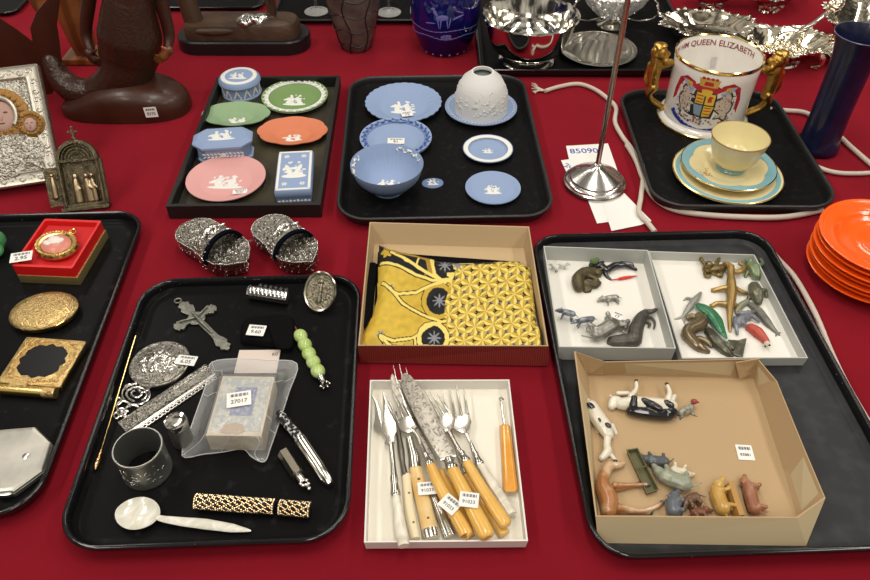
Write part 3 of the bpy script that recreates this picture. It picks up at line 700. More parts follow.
# ------------------------------------------------------------------ orange plates
m_or = mat('orange_glaze', (.90, .115, .010), .16, coat=.4, bump=('noise', 20, .03, .002))
top_z = 0
cc = W(874, 262, 0)
Rr = prad(878, 236, .05, 60)
n = 7; step = .0088
topc = W(877.5, 236.5, n * step + .012)
proto = None
words = ['bottom', 'second from bottom', 'third from bottom', 'middle', 'third from top', 'second from top', 'top']
for k in range(n):
    z = .0 + k * step; jx = (.0, .002, -.001, .0015, -.002, .001, 0)[k]
    if proto is None:
        t = Thing('orange_plate', '', 'plate', (0, 0, 0), 0, 'stacked orange plates')
        t.part('plate_body', MB().lathe([(0, .004), (Rr * .24, .0042), (Rr * .26, .005), (Rr * .28, .0042), (Rr * .62, .005), (Rr * .70, .010), (Rr * .78, .0165), (Rr * .80, .0158), (Rr * .83, .0178), (Rr * .85, .0168), (Rr * .88, .0188), (Rr * .90, .0178), (Rr * .94, .0200), (Rr * .985, .0212), (Rr, .0205), (Rr * .985, .018), (Rr * .8, .0115), (Rr * .66, .002), (Rr * .6, 0), (0, .0005)], 96), m_or, angle=75)
        proto = t.o; o = proto
    else: o = copy_tree(proto)
    o.location = (topc.x + .011 + jx, topc.y + jx * .5, z + .0003)
    o['label'] = f'bright orange ridged plate, {words[k]} of the stack of seven at right'

# ------------------------------------------------------------------ card stand, papers, cords
base = W(594.2, 184, 0); Rr = prad(594.2, 184, 0, 31)
st = Thing('display_stand', 'tall chrome pole on a round stepped base holding down white cards', 'stand', (base.x, base.y, .0016))
st.part('round_base', MB().lathe([(0, 0), (Rr, 0), (Rr * 1.01, .002), (Rr * .985, .005), (Rr * .93, .0065), (Rr * .92, .009), (Rr * .87, .0115), (Rr * .82, .0125), (Rr * .80, .015), (Rr * .62, .021), (Rr * .35, .029), (Rr * .16, .036), (Rr * .12, .040), (0, .042)], 72), mat('brushed_chrome', (.66, .64, .60), .2, 1), angle=30)
st.part('pole', MB().tube([(0, 0, .036), (0, 0, .42)], .0042, 16), mat('pole_steel', (.42, .34, .30), .25, 1))
def sheet(name, label, pts, z, parent=None, group=None):
    w = [W(p[0], p[1], z) for p in pts]; c0 = sum(w, Vector()) / len(w)
    t = Thing(name, label, 'paper', (c0.x, c0.y, z - .0001), 0, group)
    t.part('card', MB().prism([(p.x, p.y) for p in w], z, z + .00025), paper, world=True, smooth=False)
    return t
s1 = sheet('paper_card', 'white card numbered in blue ink behind the chrome stand', [(566, 146), (608, 143.5), (618, 172), (600, 190), (574, 182)], .0010)
fr = W(584, 151, .0014)
s1.part('handwritten_number', MB().join(text_mb('85090', .021), Matrix.Translation((fr.x, fr.y, .00135)) @ RZ(R(3)) @ Matrix.Scale(1.0, 4)), blue_ink, world=True, smooth=False, label='blue handwritten digits')
s2 = sheet('paper_card', 'white card peeking out left of the chrome stand with blue digits', [(561, 160.5), (571, 159), (590, 176), (580, 186), (569, 178)], .0004)
fr = W(569, 166, .0008); s2.part('handwritten_number', MB().join(text_mb('20', .017), Matrix.Translation((fr.x, fr.y, .00075)) @ RZ(R(-25))), blue_ink, world=True, smooth=False, label='blue handwritten digits')
sheet('paper_card', 'lower white card sticking out in front of the chrome stand', [(587, 198), (612, 193), (632, 207), (616, 221), (597, 223.5)], .0003)
sheet('paper_card', 'front white card reaching toward the big tray from the chrome stand', [(600, 196), (624, 193), (651.5, 221), (641, 225), (611.5, 231)], .0008)
m_cord = mat('white_cord', (.60, .53, .45), .8, bump=('rib', 260, .4, .001))
def cord(name, label, pts, r=.0042, z=.005, group=None):
    P = smooth_path([W(p[0], p[1], (p[2] if len(p) > 2 else z)) for p in pts], 9)
    return single(name, MB().tube(P, r, 10), m_cord, label, 'cord', (P[0].x, P[0].y, 0), world=True, group=group)
cord('cotton_cord', 'white cord with frayed end running from behind the matt tray past the stand', [(545, 91), (560, 86.5), (578, 84), (594, 89), (608, 99), (616, 108), (615, 122), (622, 136), (634, 152), (643, 170), (641, 196), (639, 212), (647, 222), (655, 232)])
fy = Thing('frayed_cord_end', 'frayed white thread tuft at the tip of the cord beside the dome shade', 'cord end', tuple(W(540, 88, .004)))
q = MB(); rnd = random.Random(3)
for k in range(14):
    e = W(532 + rnd.uniform(-2, 4), 88 + rnd.uniform(-5.5, 5.5), .0015 + .004 * rnd.random()); m_ = W(539, 89 + rnd.uniform(-2, 2), .005)
    q.tube([W(546, 90.8, .005), m_, e], .0008, 5)
fy.part('loose_threads', q, m_cord, world=True)
cord('cotton_cord', 'thicker white cord curling round the front of the mug tray', [(627, 145), (631, 151), (637, 162), (643, 178), (653, 196), (671, 208.5), (698, 214), (740, 217), (785, 217), (822, 210)], .0048)
cord('cotton_cord', 'white cord looping around the foot of the dark blue vase', [(770, 109), (786, 110.5), (806, 113), (828, 126), (850, 146), (866, 160), (880, 172)], .0044)
cord('cotton_cord', 'short white cord passing in front of the dark blue vase', [(806, 160), (820, 168), (836, 172.5), (856, 173.5), (884, 172)], .0040)
cord('cotton_cord', 'white cord running down the table right of the large black tray', [(768, 246), (778, 259), (793, 275), (806, 296), (818, 320), (830, 350), (845, 382), (862, 412), (884, 448)], .0040)

# ------------------------------------------------------------------ silver icon
BR = W(61, 180, .016); BL0 = W(-6, 190, .016); TRc = W(41, 63, .162)
ex = (BR - BL0).normalized(); ey = (TRc - BR); ey = (ey - ex * ey.dot(ex)); hI = ey.length; ey.normalize(); ez = ex.cross(ey).normalized()
wI = .19
MI = Matrix((( ex.x, ey.x, ez.x, 0), (ex.y, ey.y, ez.y, 0), (ex.z, ey.z, ez.z, 0), (0, 0, 0, 1)))
org = BR - ex * wI
ic = Thing('icon_panel', 'embossed silver icon panel of mother and child propped up at left edge', 'icon', tuple(org), rot=MI.to_euler())
m_ics = mat('icon_silver', (.50, .475, .41), .42, .8, bump=('swirl', 110, .9, .004), var=('swirl', 110, (.20, .18, .14), .52, .7))
m_icb = mat('icon_border_silver', (.52, .49, .42), .42, .8, bump=('noise', 60, .3, .002))
ic.part('panel_back', MB().box((wI / 2, hI / 2, -.014), (wI, hI, .010)), mat('icon_wood', (.08, .05, .03), .6), smooth=False)
ic.part('silver_sheet', MB().box((wI / 2, hI / 2, -.0045), (wI, hI, .009)), m_ics, bevel=.002)
bd = MB(); bw_ = .022
for (x, y, a, b_) in ((wI / 2, hI - bw_ / 2, wI, bw_), (wI / 2, bw_ / 2, wI, bw_), (bw_ / 2, hI / 2, bw_, hI), (wI - bw_ / 2, hI / 2, bw_, hI)):
    pass
bd.loft([rrect(wI, hI, .002, .0, 1, wI / 2, hI / 2), rrect(wI - .004, hI - .004, .002, .0035, 1, wI / 2, hI / 2), rrect(wI - .008, hI - .008, .002, .002, 1, wI / 2, hI / 2), rrect(wI - .036, hI - .036, .002, .002, 1, wI / 2, hI / 2), rrect(wI - .040, hI - .040, .002, .0042, 1, wI / 2, hI / 2), rrect(wI - .046, hI - .046, .002, 0, 1, wI / 2, hI / 2)], closed=True)
br_ = ic.part('border', bd, m_icb)
sc_ = MB()
def scr(x, y, q, s=1):
    sc_.tube([(x + q * (1 - t_ / 12) * math.cos(s * t_ * .55), y + q * (1 - t_ / 12) * math.sin(s * t_ * .55), .0024) for t_ in range(11)], .0011, 5)
for k in range(12): scr(.016 + k * (wI - .032) / 11, hI - .0115, .006, 1 if k % 2 else -1); scr(.016 + k * (wI - .032) / 11, .0115, .006, 1 if k % 2 else -1)
for k in range(10): scr(wI - .0115, .03 + k * (hI - .06) / 9, .006, 1 if k % 2 else -1); scr(.0115, .03 + k * (hI - .06) / 9, .006, 1 if k % 2 else -1)
ic.part('scroll_ornament', sc_, m_icb, parent=br_)
fg = MB()
# robes: mother (left) and child (right), low relief
mx, my = wI * .64, hI * .56; kx, ky = wI * .855, hI * .47
fg.ell((mx - .02, hI * .28, .0), (.052, hI * .24, .006)); fg.ell((kx - .008, hI * .28, .0), (.024, hI * .14, .006)); fg.ell((mx, my - .004, 0), (.030, .034, .006))
rnd = random.Random(6)
for k in range(40):
    x, y = rnd.uniform(.03, wI - .03), rnd.uniform(.03, hI * .46); chain(fg, [(x, y, .003, .0026), (x + rnd.uniform(-.014, .014), y + rnd.uniform(-.012, .004), .0035, .0024), (x + rnd.uniform(-.018, .018), y - .012, .003, .0022)], 6)
ic.part('figure_relief', bake(fg, .0015, 2), m_ics)
m_halo = mat('halo_gilt', (.30, .155, .04), .5, .5, bump=('noise', 160, .9, .003))
def halo(x, y, r):
    mb = MB(); mb.lathe([(0, .002), (r * .5, .004), (r * .8, .0065), (r, .003), (r, .0)], 40, c=(x, y, 0))
    for k in range(20): a = 2 * math.pi * k / 20; mb.ell((x + r * .75 * math.cos(a), y + r * .75 * math.sin(a), .006), (r * .12, r * .08, .002), None, 8, 4, RZ(a))
    return mb
ic.part('halo', halo(mx, my + .012, .041), m_halo, label='gilt halo of the large figure'); ic.part('halo', halo(kx, ky + .006, .022), m_halo, label='gilt halo of the small figure')
vl = MB(); vl.tube([(mx + .023 * math.cos(a), my + .008 + .028 * math.sin(a), .0085) for a in [R(-40 + i * 13) for i in range(21)]], .0036, 8)
ic.part('veil', vl, m_icb)
def face(x, y, r):
    mb = MB(); mb.ell((x, y, .0065), (r, r * 1.25, .0035)); mb.ell((x, y - r * .1, .0098), (r * .13, r * .35, .0016)); return mb
m_skin = mat('painted_face', (.42, .26, .21), .6)
for (x, y, r) in ((mx, my + .006, .020), (kx, ky + .004, .0095)):
    f_ = ic.part('painted_face', face(x, y, r), m_skin, label='painted face')
    e_ = MB()
    for s in (-1, 1): e_.ell((x + s * r * .38, y + r * .25, .0098), (r * .18, r * .08, .0006))
    e_.ell((x, y - r * .62, .0092), (r * .24, r * .07, .0008)); ic.part('face_features', e_, mat('dark_paint', (.10, .05, .03), .6), parent=f_)
# prop at the back
ic.part('prop_leg', MB().box((wI / 2, hI * .32, -.022), (.03, .05, .006)), mat('icon_wood', (0, 0, 0)), smooth=False)

# ------------------------------------------------------------------ brass triptych shrine
bl = W(65, 209, .002); brr = W(110, 204, .002); tp = W(79, 139, .095)
ex = (brr - bl).normalized(); mid = (bl + brr) / 2; ey = tp - mid; ey = ey - ex * ey.dot(ex); hS = ey.length; ey.normalize(); ez = ex.cross(ey).normalized()
MS = Matrix(((ex.x, ey.x, ez.x, 0), (ex.y, ey.y, ez.y, 0), (ex.z, ey.z, ez.z, 0), (0, 0, 0, 1)))
wS = (brr - bl).length
sh = Thing('travel_shrine', 'small aged brass arched shrine with an open side door and cross on top', 'shrine', tuple(mid), rot=MS.to_euler())
def arch(w, h0, z, n=12): return [(-w / 2, 0, z), (w / 2, 0, z)] + [(w / 2 * math.cos(R(180 * k / n)), h0 + w / 2 * math.sin(R(180 * k / n)), z) for k in range(n + 1)]
h0 = hS - wS * .46
sh.part('arched_back', MB().loft([arch(wS * .92, h0, -.008), arch(wS * .92, h0, -.002)]), m_brass)
fr = MB()
aa = arch(wS * .92, h0, 0); ai = arch(wS * .76, h0, 0)
fr.loft([[(p[0], p[1], -.002) for p in aa], [(p[0], p[1], .007) for p in aa], [(p[0], p[1] + (.006 if i < 2 else 0), .007) for i, p in enumerate(ai)], [(p[0], p[1] + (.006 if i < 2 else 0), -.001) for i, p in enumerate(ai)]], closed=True)
sh.part('moulded_frame', fr, m_brass, angle=50)
lun = MB(); 
for q_ in (.9, .7, .5): lun.tube([(wS * .38 * q_ * math.cos(R(180 * k / 14)), h0 + wS * .38 * q_ * math.sin(R(180 * k / 14)), .003) for k in range(15)], .0014, 6)
for s in (-1, 1): lun.tube([(s * wS * .42, .004 + .0, .009), (s * wS * .42, h0, .009)], .0026, 8)
lun.box((0, h0, .004), (wS * .8, .004, .006))
sh.part('lunette_ribs', lun, m_brass)
sh.part('base_moulding', MB().box((0, -.001, .003), (wS * 1.04, .006, .018)).box((0, .004, .002), (wS * .96, .005, .014)), m_brass, bevel=.001)
sh.part('side_column', MB().tube([(wS * .47, .004, .001), (wS * .47, h0, .001)], .004, 10), m_brass)
fi = MB()
for x, k in ((-.009, 1.25), (.008, 1.0), (.017, .9)):
    chain(fi, [(x, .010, .002, .0062 * k), (x, .028, .003, .0056 * k), (x, .042, .004, .004 * k)]); fi.ell((x, .050, .004), (.0036 * k, .0045 * k, .0035)); chain(fi, [(x, .036, .005, .003), (x + .006, .030, .007, .002)])
sh.part('saint_figures', bake(fi, .0012, 2), mat('worn_brass', (.50, .38, .24), .35, 1))
dr = Matrix.Translation((-wS * .46, .006, .006)) @ Matrix.Rotation(R(28), 4, 'Y')
dm_ = MB().box((-.0105, .031, 0), (.021, .062, .002)).xf(dr)
d_ = sh.part('side_door', dm_, m_brass, smooth=False)
q = MB(); chain(q, [(-.0105, .015, .0015, .005), (-.0105, .034, .002, .0045), (-.0105, .045, .002, .003)]); q.ell((-.0105, .05, .002), .003); q.xf(dr)
sh.part('door_relief', q, mat('worn_brass', (0, 0, 0)), parent=d_)
q = MB().box((0, hS + .010, 0), (.003, .018, .003)).box((0, hS + .012, 0), (.012, .003, .003)).ell((0, hS + .001, 0), .004)
for p in ((0, hS + .019), (-.006, hS + .012), (.006, hS + .012)): q.ell((p[0], p[1], 0), .0024)
sh.part('cross_finial', q, m_brass)

# ------------------------------------------------------------------ silver clog shoes
def clog(label, heel, toe, side):
    a = W(*heel, .012); b = W(*toe, .012); L = (b - a).length * 1.30; d = (b - a).normalized(); ang = math.atan2(d.y, d.x)
    o_ = a - d * L * .12
    t = Thing('silver_clog', label, 'shoe', (o_.x, o_.y, .0015), ang, None)
    # sole outline, x along foot
    pts = []
    hw = L * .235
    for k in range(13): aa = R(90 + 180 * k / 12); pts.append((L * .22 + L * .22 * math.cos(aa), hw * math.sin(aa)))
    pts += [(L * .45, -hw * .96), (L * .62, -hw * 1.05), (L * .78, -hw * 1.0), (L * .90, -hw * .66), (L * 1.02, 0), (L * .90, hw * .66), (L * .78, hw * 1.0), (L * .62, hw * 1.05), (L * .45, hw * .96)]
    P = lambda s, z, zx=0.0: [((p[0] - L * .5) * s + L * .5, p[1] * s, z + zx * p[0]) for p in pts]
    t.part('sole', MB().loft([P(.86, 0), P(.92, .003), P(.95, .010), P(.98, .024), P(1.0, .0285), P(.98, .0300), P(.9, .0290)]), m_eng, angle=50)
    bd_ = MB(); lp = P(1.0, .0290)
    for i in range(len(lp)):
        p, q = Vector(lp[i]), Vector(lp[(i + 1) % len(lp)]); n_ = max(1, int((q - p).length / .0026))
        for k in range(n_): bd_.ell(p.lerp(q, k / n_), .0013, None, 6, 4)
    t.part('beaded_edge', bd_, m_silver2)
    def band(x0_, x1_, r0, r1, th_, nn=16):
        loops = []
        for (x, rr_, off) in ((x0_, r0, 0), (x1_, r1, 0), (x1_, r1, -th_), (x0_, r0, -th_)):
            loops.append([(x, (rr_ + off) * math.cos(R(180 * k / nn)), .021 + (rr_ + off) * .92 * math.sin(R(180 * k / nn))) for k in range(nn + 1)])
        mb = MB(); n1 = nn + 1
        vs = [p for l in loops for p in l]; fs = []
        for q_ in range(4):
            for k in range(nn): a_, b__ = q_ * n1 + k, ((q_ + 1) % 4) * n1 + k; fs.append((a_, a_ + 1, b__ + 1, b__))
        fs += [(0, n1, 2 * n1, 3 * n1), (nn, nn + n1, nn + 2 * n1, nn + 3 * n1)]
        return mb.add(vs, fs)
    t.part('instep_band', band(L * .42, L * .66, hw * 1.0, hw * 1.12, .002), m_eng2)
    t.part('velvet_lining', band(L * .63, L * .68, hw * 1.125, hw * 1.14, .005), mat('black_velvet', (.003, .004, .008), .95, spec=.05), label='black velvet lining edge')
    bow = MB(); zt = .021 + hw * .95
    for s in (-1, 1):
        bow.ell((L * .5, s * .008, zt + .003), (.006, .009, .003), None, 10, 6, RZ(s * .5) @ RX(s * -.4)); bow.ell((L * .5 + .006, s * .005, zt + .001), (.007, .003, .002), None, 10, 6, RZ(-s * .8))
    bow.ell((L * .5, 0, zt + .003), .004)
    for s in (-1, 1):
        for k in range(4): bow.ell((L * (.46 + .03 * k), s * (.006 + .004 * k % 3), zt + .001 + .0012 * (k % 2)), (.005, .0022, .002), None, 8, 6, RZ(s * (k - 1) * .7))
    t.part('bow_ornament', bow, m_silver2)
    ch_ = MB(); rnd = random.Random(len(label))
    for _ in range(230):
        u = rnd.uniform(.03, .98) * L; v = rnd.uniform(-1, 1) * hw * .9
        if u > L * .85 and abs(v) > hw * .6 * (L - u) / (L * .15): continue
        if u < L * .12 and abs(v) > hw * .55: continue
        ch_.ell((u, v, .0290), (rnd.uniform(.0010, .0030), rnd.uniform(.0007, .0014), .0013), None, 8, 4, RZ(rnd.uniform(0, 3)))
    for _ in range(80):
        u = rnd.uniform(.43, .65); a = R(rnd.uniform(8, 172)); rr_ = hw * (1.0 + (u - .42) * .5)
        ch_.ell((u * L, rr_ * math.cos(a), .021 + rr_ * .92 * math.sin(a)), (rnd.uniform(.001, .0024), .0012, .0012), None, 8, 4, RX(rnd.uniform(0, 3)))
    for _ in range(160):
        k = rnd.randrange(len(pts)); p = Vector(pts[k]).lerp(Vector(pts[(k + 1) % len(pts)]), rnd.random()); zz = rnd.uniform(.004, .026); s_ = .945 + .045 * zz / .026
        ch_.ell(((p.x - L * .5) * s_ + L * .5, p.y * s_, zz), (.0012, .0012, rnd.uniform(.001, .0022)), None, 8, 4, RZ(rnd.uniform(0, 3)))
    t.part('chased_leafwork', ch_, m_silver2)
    return t
clog('left silver clog with chased sole and bow on the instep band', (194, 237), (240, 266), 1)
clog('right silver clog with chased sole, joined by a small chain', (269, 232), (307, 265), 1)
ch = MB(); P = smooth_path([W(240, 243, .014), W(247, 242, .010), W(256, 238, .014)], 5)
for k in range(0, len(P) - 1):
    c_ = P[k]; ch.tube([(c_.x + .0022 * math.cos(t_), c_.y + (.0014 * math.sin(t_) if k % 2 else 0), c_.z + (0 if k % 2 else .0014 * math.sin(t_))) for t_ in [i * .785 for i in range(8)]], .0005, 5, closed=True)
single('linking_chain', ch, m_eng2, 'short silver chain joining the two silver clogs', 'chain', tuple(W(247, 242, .010)), world=True)

# ------------------------------------------------------------------ coronation mug with gilt lions, cup and saucers
GZ = .0042
m_china = mat('white_china', (.80, .77, .72), .12, coat=.4)
mc = W(701.5, 118, GZ); hm = .118
Rm = prad(719.6, 54, hm, 43)
hm = hgt(701.5, 118, 53.5, GZ)
Rm = prad(718, 54, hm, 43)
mg = Thing('commemorative_mug', 'large white two-handled mug with royal coat of arms and gilt lion handles', 'mug', (mc.x, mc.y, GZ), 0)
ri = Rm * .965
mg.part('mug_body', MB().lathe([(0, .004), (Rm * .95, .004), (Rm * .98, .014), (Rm * .955, .02), (Rm * .955, .03), (Rm * .96, hm * .5), (Rm * .97, hm * .8), (Rm, hm), (Rm * .985, hm + .0015), (ri, hm - .001), (ri * .97, hm * .8), (Rm * .89, hm * .3), (Rm * .86, .02), (0, .014)], 96), m_china, angle=60)
fo = mg.part('foot', MB().lathe([(0, 0), (Rm * 1.06, 0), (Rm * 1.08, .004), (Rm * 1.06, .009), (Rm * 1.01, .013), (Rm * .96, .015), (0, .015)], 96), m_china)
mg.part('gilt_foot_ring', MB().lathe([(Rm * 1.05, 0), (Rm * 1.09, .0002), (Rm * 1.092, .0050), (Rm * 1.07, .0062), (Rm * 1.04, .003), (Rm * 1.05, 0)], 96), m_gold, parent=fo)
mg.part('gilt_rim', MB().lathe([(Rm * 1.002, hm - .0022), (Rm * 1.006, hm + .0006), (Rm * .985, hm + .0022), (ri * .995, hm), (Rm * 1.0, hm - .0002), (Rm * 1.002, hm - .004)], 96), m_gold)
def mr(z):
    o_ = [(.02, .955), (.03, .955), (hm * .5, .96), (hm * .8, .97), (hm, 1.0)]
    if z <= .02: return Rm * .955
    for (z0_, r0), (z1_, r1) in zip(o_, o_[1:]):
        if z <= z1_: return Rm * (r0 + (r1 - r0) * (z - z0_) / (z1_ - z0_))
    return Rm
fa = math.atan2(-mc.y, -mc.x) - R(2)
def wrap_poly(polys, layer):
    """flat outlines laid on the mug wall; polys in mm around the front"""
    out = MB()
    for poly in polys:
        bm = bmesh.new(); f = bm.faces.new([bm.verts.new((p[0], p[1], 0)) for p in poly]); bmesh.ops.triangulate(bm, faces=bm.faces[:])
        for _ in range(4):
            es = [e for e in bm.edges if e.calc_length() > 3.5]
            if not es: break
            bmesh.ops.subdivide_edges(bm, edges=es, cuts=1); bmesh.ops.triangulate(bm, faces=bm.faces[:])
        idx = {v: i for i, v in enumerate(bm.verts)}; vs = []
        for v in bm.verts:
            z = v.co.y / 1000; r = mr(z) + .00025 + .00022 * layer; a = fa + v.co.x / 1000 / Rm; vs.append((r * math.cos(a), r * math.sin(a), z))
        out.add(vs, [tuple(idx[v] for v in f.verts) for f in bm.faces]); bm.free()
    return out
def en(name, c_): return mat('enamel_' + name, c_, .3)
Hm = hm * 1000; S = Hm / 104
def PS(pts, dx=0, dy=0, k=1): return [((x * k + dx) * S * 1.12, (y * k + dy) * S - 4) for x, y in pts]
def disc(x, y, r, n=10, ry=None): return [(x + r * math.cos(2 * math.pi * i / n), y + (ry or r) * math.sin(2 * math.pi * i / n)) for i in range(n)]
# supporters: standing beasts in profile
beast = [(4, -22), (7, -22), (8, -12), (12, -6), (13, 4), (9, 10), (10, 17), (7, 23), (1, 25), (-4, 21), (-6, 16), (-3, 13), (-12, 12), (-14, 9), (-5, 7), (-4, 2), (-13, 0), (-14, -3), (-4, -4), (-3, -12), (-9, -16), (-9, -20), (-2, -18), (2, -14)]
inner = [(x * .80 + .3, y * .86) for x, y in beast]
mir = lambda p: [(-x, y) for x, y in p]
arms = []
arms.append(('black_outline', (.03, .03, .03), 0, [PS(mir(beast), -24, 56), PS(beast, 25, 55), PS([(-14, 36), (14, 36), (17, 60), (14, 76), (-14, 76), (-17, 60)], -1, 0)]))
arms.append(('red', (.45, .02, .03), 0, [PS([(-10, 70), (-18, 84), (-30, 88), (-42, 80), (-47, 60), (-48, 42), (-42, 50), (-40, 66), (-34, 78), (-24, 78)], 0, 4), PS([(10, 70), (18, 84), (30, 88), (42, 80), (47, 60), (46, 40), (41, 50), (40, 66), (34, 78), (24, 78)], 0, 4), PS([(-12, 76), (12, 76), (17, 84), (10, 88), (-10, 88), (-17, 84)], 0, 0)]))
arms.append(('pale_blue', (.35, .42, .6), 1, [PS([(-12, 74), (-22, 84), (-32, 84), (-24, 76), (-16, 66)], -4, 2), PS([(12, 74), (22, 84), (32, 84), (24, 76), (16, 66)], 6, 2)]))
arms.append(('white_beast', (.60, .50, .40), 1, [PS(mir(inner), -24, 56), PS(inner, 25, 55)]))
arms.append(('yellow', (.75, .50, .05), 1, [PS([(-12, 57), (-1.5, 57), (-1.5, 74), (-12, 74)]), PS([(.5, 57), (12, 57), (12, 74), (.5, 74)]), PS([(.5, 38), (10, 40), (13, 55), (.5, 55)]), PS(disc(0, 78, 7, 12, 8))]))
arms.append(('steel_blue', (.25, .33, .42), 1, [PS([(-1.5, 38), (-10, 40), (-13, 55), (-1.5, 55)])]))
arms.append(('red2', (.55, .03, .03), 2, [PS([(-11, y), (-2.5, y), (-2.5, y + 1.7), (-11, y + 1.7)]) for y in (59, 64, 69)] + [PS([(1.5, y), (11, y), (11, y + 1.7), (1.5, y + 1.7)]) for y in (42, 47, 51.5)] + [PS([(4, 61), (9, 62), (8, 66), (10, 70), (5, 71), (3, 66)])] + [PS(disc(x, 83 - abs(x) * .2, 2.6, 8)) for x in (-6, -2, 2, 6)]))
arms.append(('gold_crown', (.62, .40, .08), 2, [PS([(-11, 84), (11, 84), (13, 96), (8, 90), (4, 98), (0, 91), (-4, 98), (-8, 90), (-13, 96)]), PS(disc(-24, 82, 4)), PS(disc(26, 82, 4))]))
arms.append(('crown_red', (.5, .02, .03), 3, [PS([(-6, 86), (6, 86), (5, 92), (-5, 92)])] + [PS(disc(x, 97, 2.2, 8)) for x in (-8, -3, 3, 8)]))
arms.append(('royal_blue', (.03, .04, .33), 2, [PS([(-46, 30), (-38, 24), (-20, 16), (0, 12), (20, 16), (38, 24), (44, 30), (40, 34), (30, 27), (16, 21), (0, 18), (-18, 22), (-34, 29), (-40, 36)])]))
rnd = random.Random(8); pk = []; gr = []; dk = []
for k in range(46):
    x = rnd.uniform(-36, 36); y = 27 + rnd.uniform(-5, 9) + abs(x) * .12; (pk, gr, dk)[k % 3].append(disc(x * S * 1.15, y * S, rnd.uniform(1, 2.4) * S, 6))
for k in range(150):
    x = rnd.choice((-1, 1)) * rnd.uniform(17, 40); y = rnd.uniform(38, 78); (pk, gr, dk)[k % 3].append(disc(x * S * 1.15, y * S, rnd.uniform(.5, 1.2) * S, 5))
arms += [('flower_red', (.5, .10, .08), 3, pk), ('leaf_grey', (.22, .20, .16), 3, gr), ('fine_dark', (.06, .05, .06), 3, dk)]
arms.append(('motto_white', (.6, .6, .62), 3, [disc(x * S * 1.15, (15.5 + .018 * x * x * .55) * S, 1.1 * S, 5) for x in range(-36, 37, 6)]))
crest = None
for nm, c_, lay, polys in arms:
    o_ = mg.part('coat_of_arms' if crest is None else 'coat_of_arms_colour', wrap_poly(polys, lay), en(nm, c_), parent=crest, smooth=False, label=None if crest is None else nm.replace('_', ' ') + ' enamel of the coat of arms')
    if crest is None: crest = o_; o_['label'] = 'coloured royal coat of arms with two beasts'
# lettering inside the rim
tx = text_mb('OF HM QUEEN ELIZABETH', .0152); 
def bend(x, y, z):
    zz = hm - .014 + y; r = ri * (.97 + .03 * (zz - hm * .8) / (hm * .2)) - .0006 - z; a = R(90) - R(5) - x / r * 1.0
    return (r * math.cos(a), r * math.sin(a), zz)
mg.part('inner_lettering', MB().join(tx).fn(bend), mat('maroon_print', (.26, .03, .04), .4), smooth=False, label='maroon lettering round the inside of the rim')
tg = MB().box((0, 0, 0), (.010, .0004, .022)); mg.part('inner_sticker', tg.xf(TR(Rm * .25, ri * .86, hm * .62) @ RX(R(0))), mat('pale_label', (.55, .54, .53), .7), label='small pale label inside the mug')
# lions
def lion(s):
    mb = MB(); r0 = Rm * .97 + .003
    def c(*pts): chain(mb, [(s * (r0 + x / 1000), y / 1000, z / 1000 * hm / .128, r / 1000 * 1.3) for x, y, z, r in pts], 10)
    c((30, 0, 118, 7.5), (27, 0, 104, 10), (28, 0, 88, 9.5), (27, 0, 68, 8.5), (24, 0, 56, 8))      # trunk
    mb.ell((s * (r0 + .027), 0, .124 * hm / .128), (.0155, .014, .012)); mb.ell((s * (r0 + .014), 0, .121 * hm / .128), (.008, .007, .006))
    mb.ell((s * (r0 + .027), 0, .137 * hm / .128), (.013, .011, .004)); 
    for e_ in (-1, 1): mb.ell((s * (r0 + .03), e_ * .010, .133 * hm / .128), .004); c((24, e_ * 6, 104, 5), (14, e_ * 5, 101, 4), (2, e_ * 4, 106, 4)); c((25, e_ * 6, 58, 6.5), (30, e_ * 5, 44, 5), (22, e_ * 4, 30, 4), (6, e_ * 4, 20, 4), (-1, e_ * 4, 16, 4))
    c((34, 0, 60, 3.5), (42, 0, 70, 2.6), (41, 0, 90, 2.4), (39, 0, 100, 3.8))
    for k in range(9): mb.ell((s * (r0 + .022 + .011 * math.cos(k)), .010 * math.sin(k * 1.3), (.104 + .002 * k) * hm / .128), (.006, .006, .006))
    o_ = bake(mb, .0018, 2)
    mg.part('lion_handle', o_.xf(RZ(R(-8))), m_gilt, label='gilt lion handle')
lion(-1); lion(1)
# plates and cup
m_cream = mat('cream_glaze', (.80, .69, .38), .14, coat=.4); m_turq = mat('turquoise_glaze', (.21, .42, .48), .16, coat=.3)
cc = W(727.6, 171.5, GZ + .012); Rp = prad(727.6, 171.5, GZ + .012, 53.5)
p1 = Thing('tea_plate', 'larger cream plate with turquoise border, lowest under the cup', 'plate', (cc.x, cc.y, GZ))
p1.part('plate_body', MB().lathe(plate_prof(Rp, .012), 80), m_cream); ring_band(p1, Rp, .0105, .87, .98, m_turq)
p1.part('gilt_edge', MB().lathe([(Rp, .0115), (Rp * 1.008, .0125), (Rp * .99, .0132), (Rp, .0115)], 80), m_gold)
Rq = Rp * .86; z1 = GZ + .0085
p2 = Thing('cup_saucer', 'cream saucer with wavy turquoise border directly under the cup', 'saucer', (cc.x + .002, cc.y + .010, z1))
p2.part('saucer_body', MB().lathe(plate_prof(Rq, .013, well=.5), 80), m_cream)
q = MB().lathe([(Rq * .84, .0104), (Rq * .84, .0116), (Rq * .985, .0136), (Rq * .985, .0120), (Rq * .84, .0104)], 96, mod=lambda th, r, z: 1 - .08 * (1 - abs(math.cos(3 * th))) if r < Rq * .9 else 1)
p2.part('turquoise_border', q, m_turq)
p2.part('gilt_edge', MB().lathe([(Rq, .0125), (Rq * 1.008, .0135), (Rq * .99, .0142), (Rq, .0125)], 80), m_gold)
q = MB(); rnd = random.Random(10)
for k in range(26): q.ell((-Rq * .62 + rnd.uniform(-.013, .013), -Rq * .25 + rnd.uniform(-.012, .012), .0062 + .003), (.0022, .0010, .0005), None, 6, 4, RZ(rnd.uniform(0, 3)))
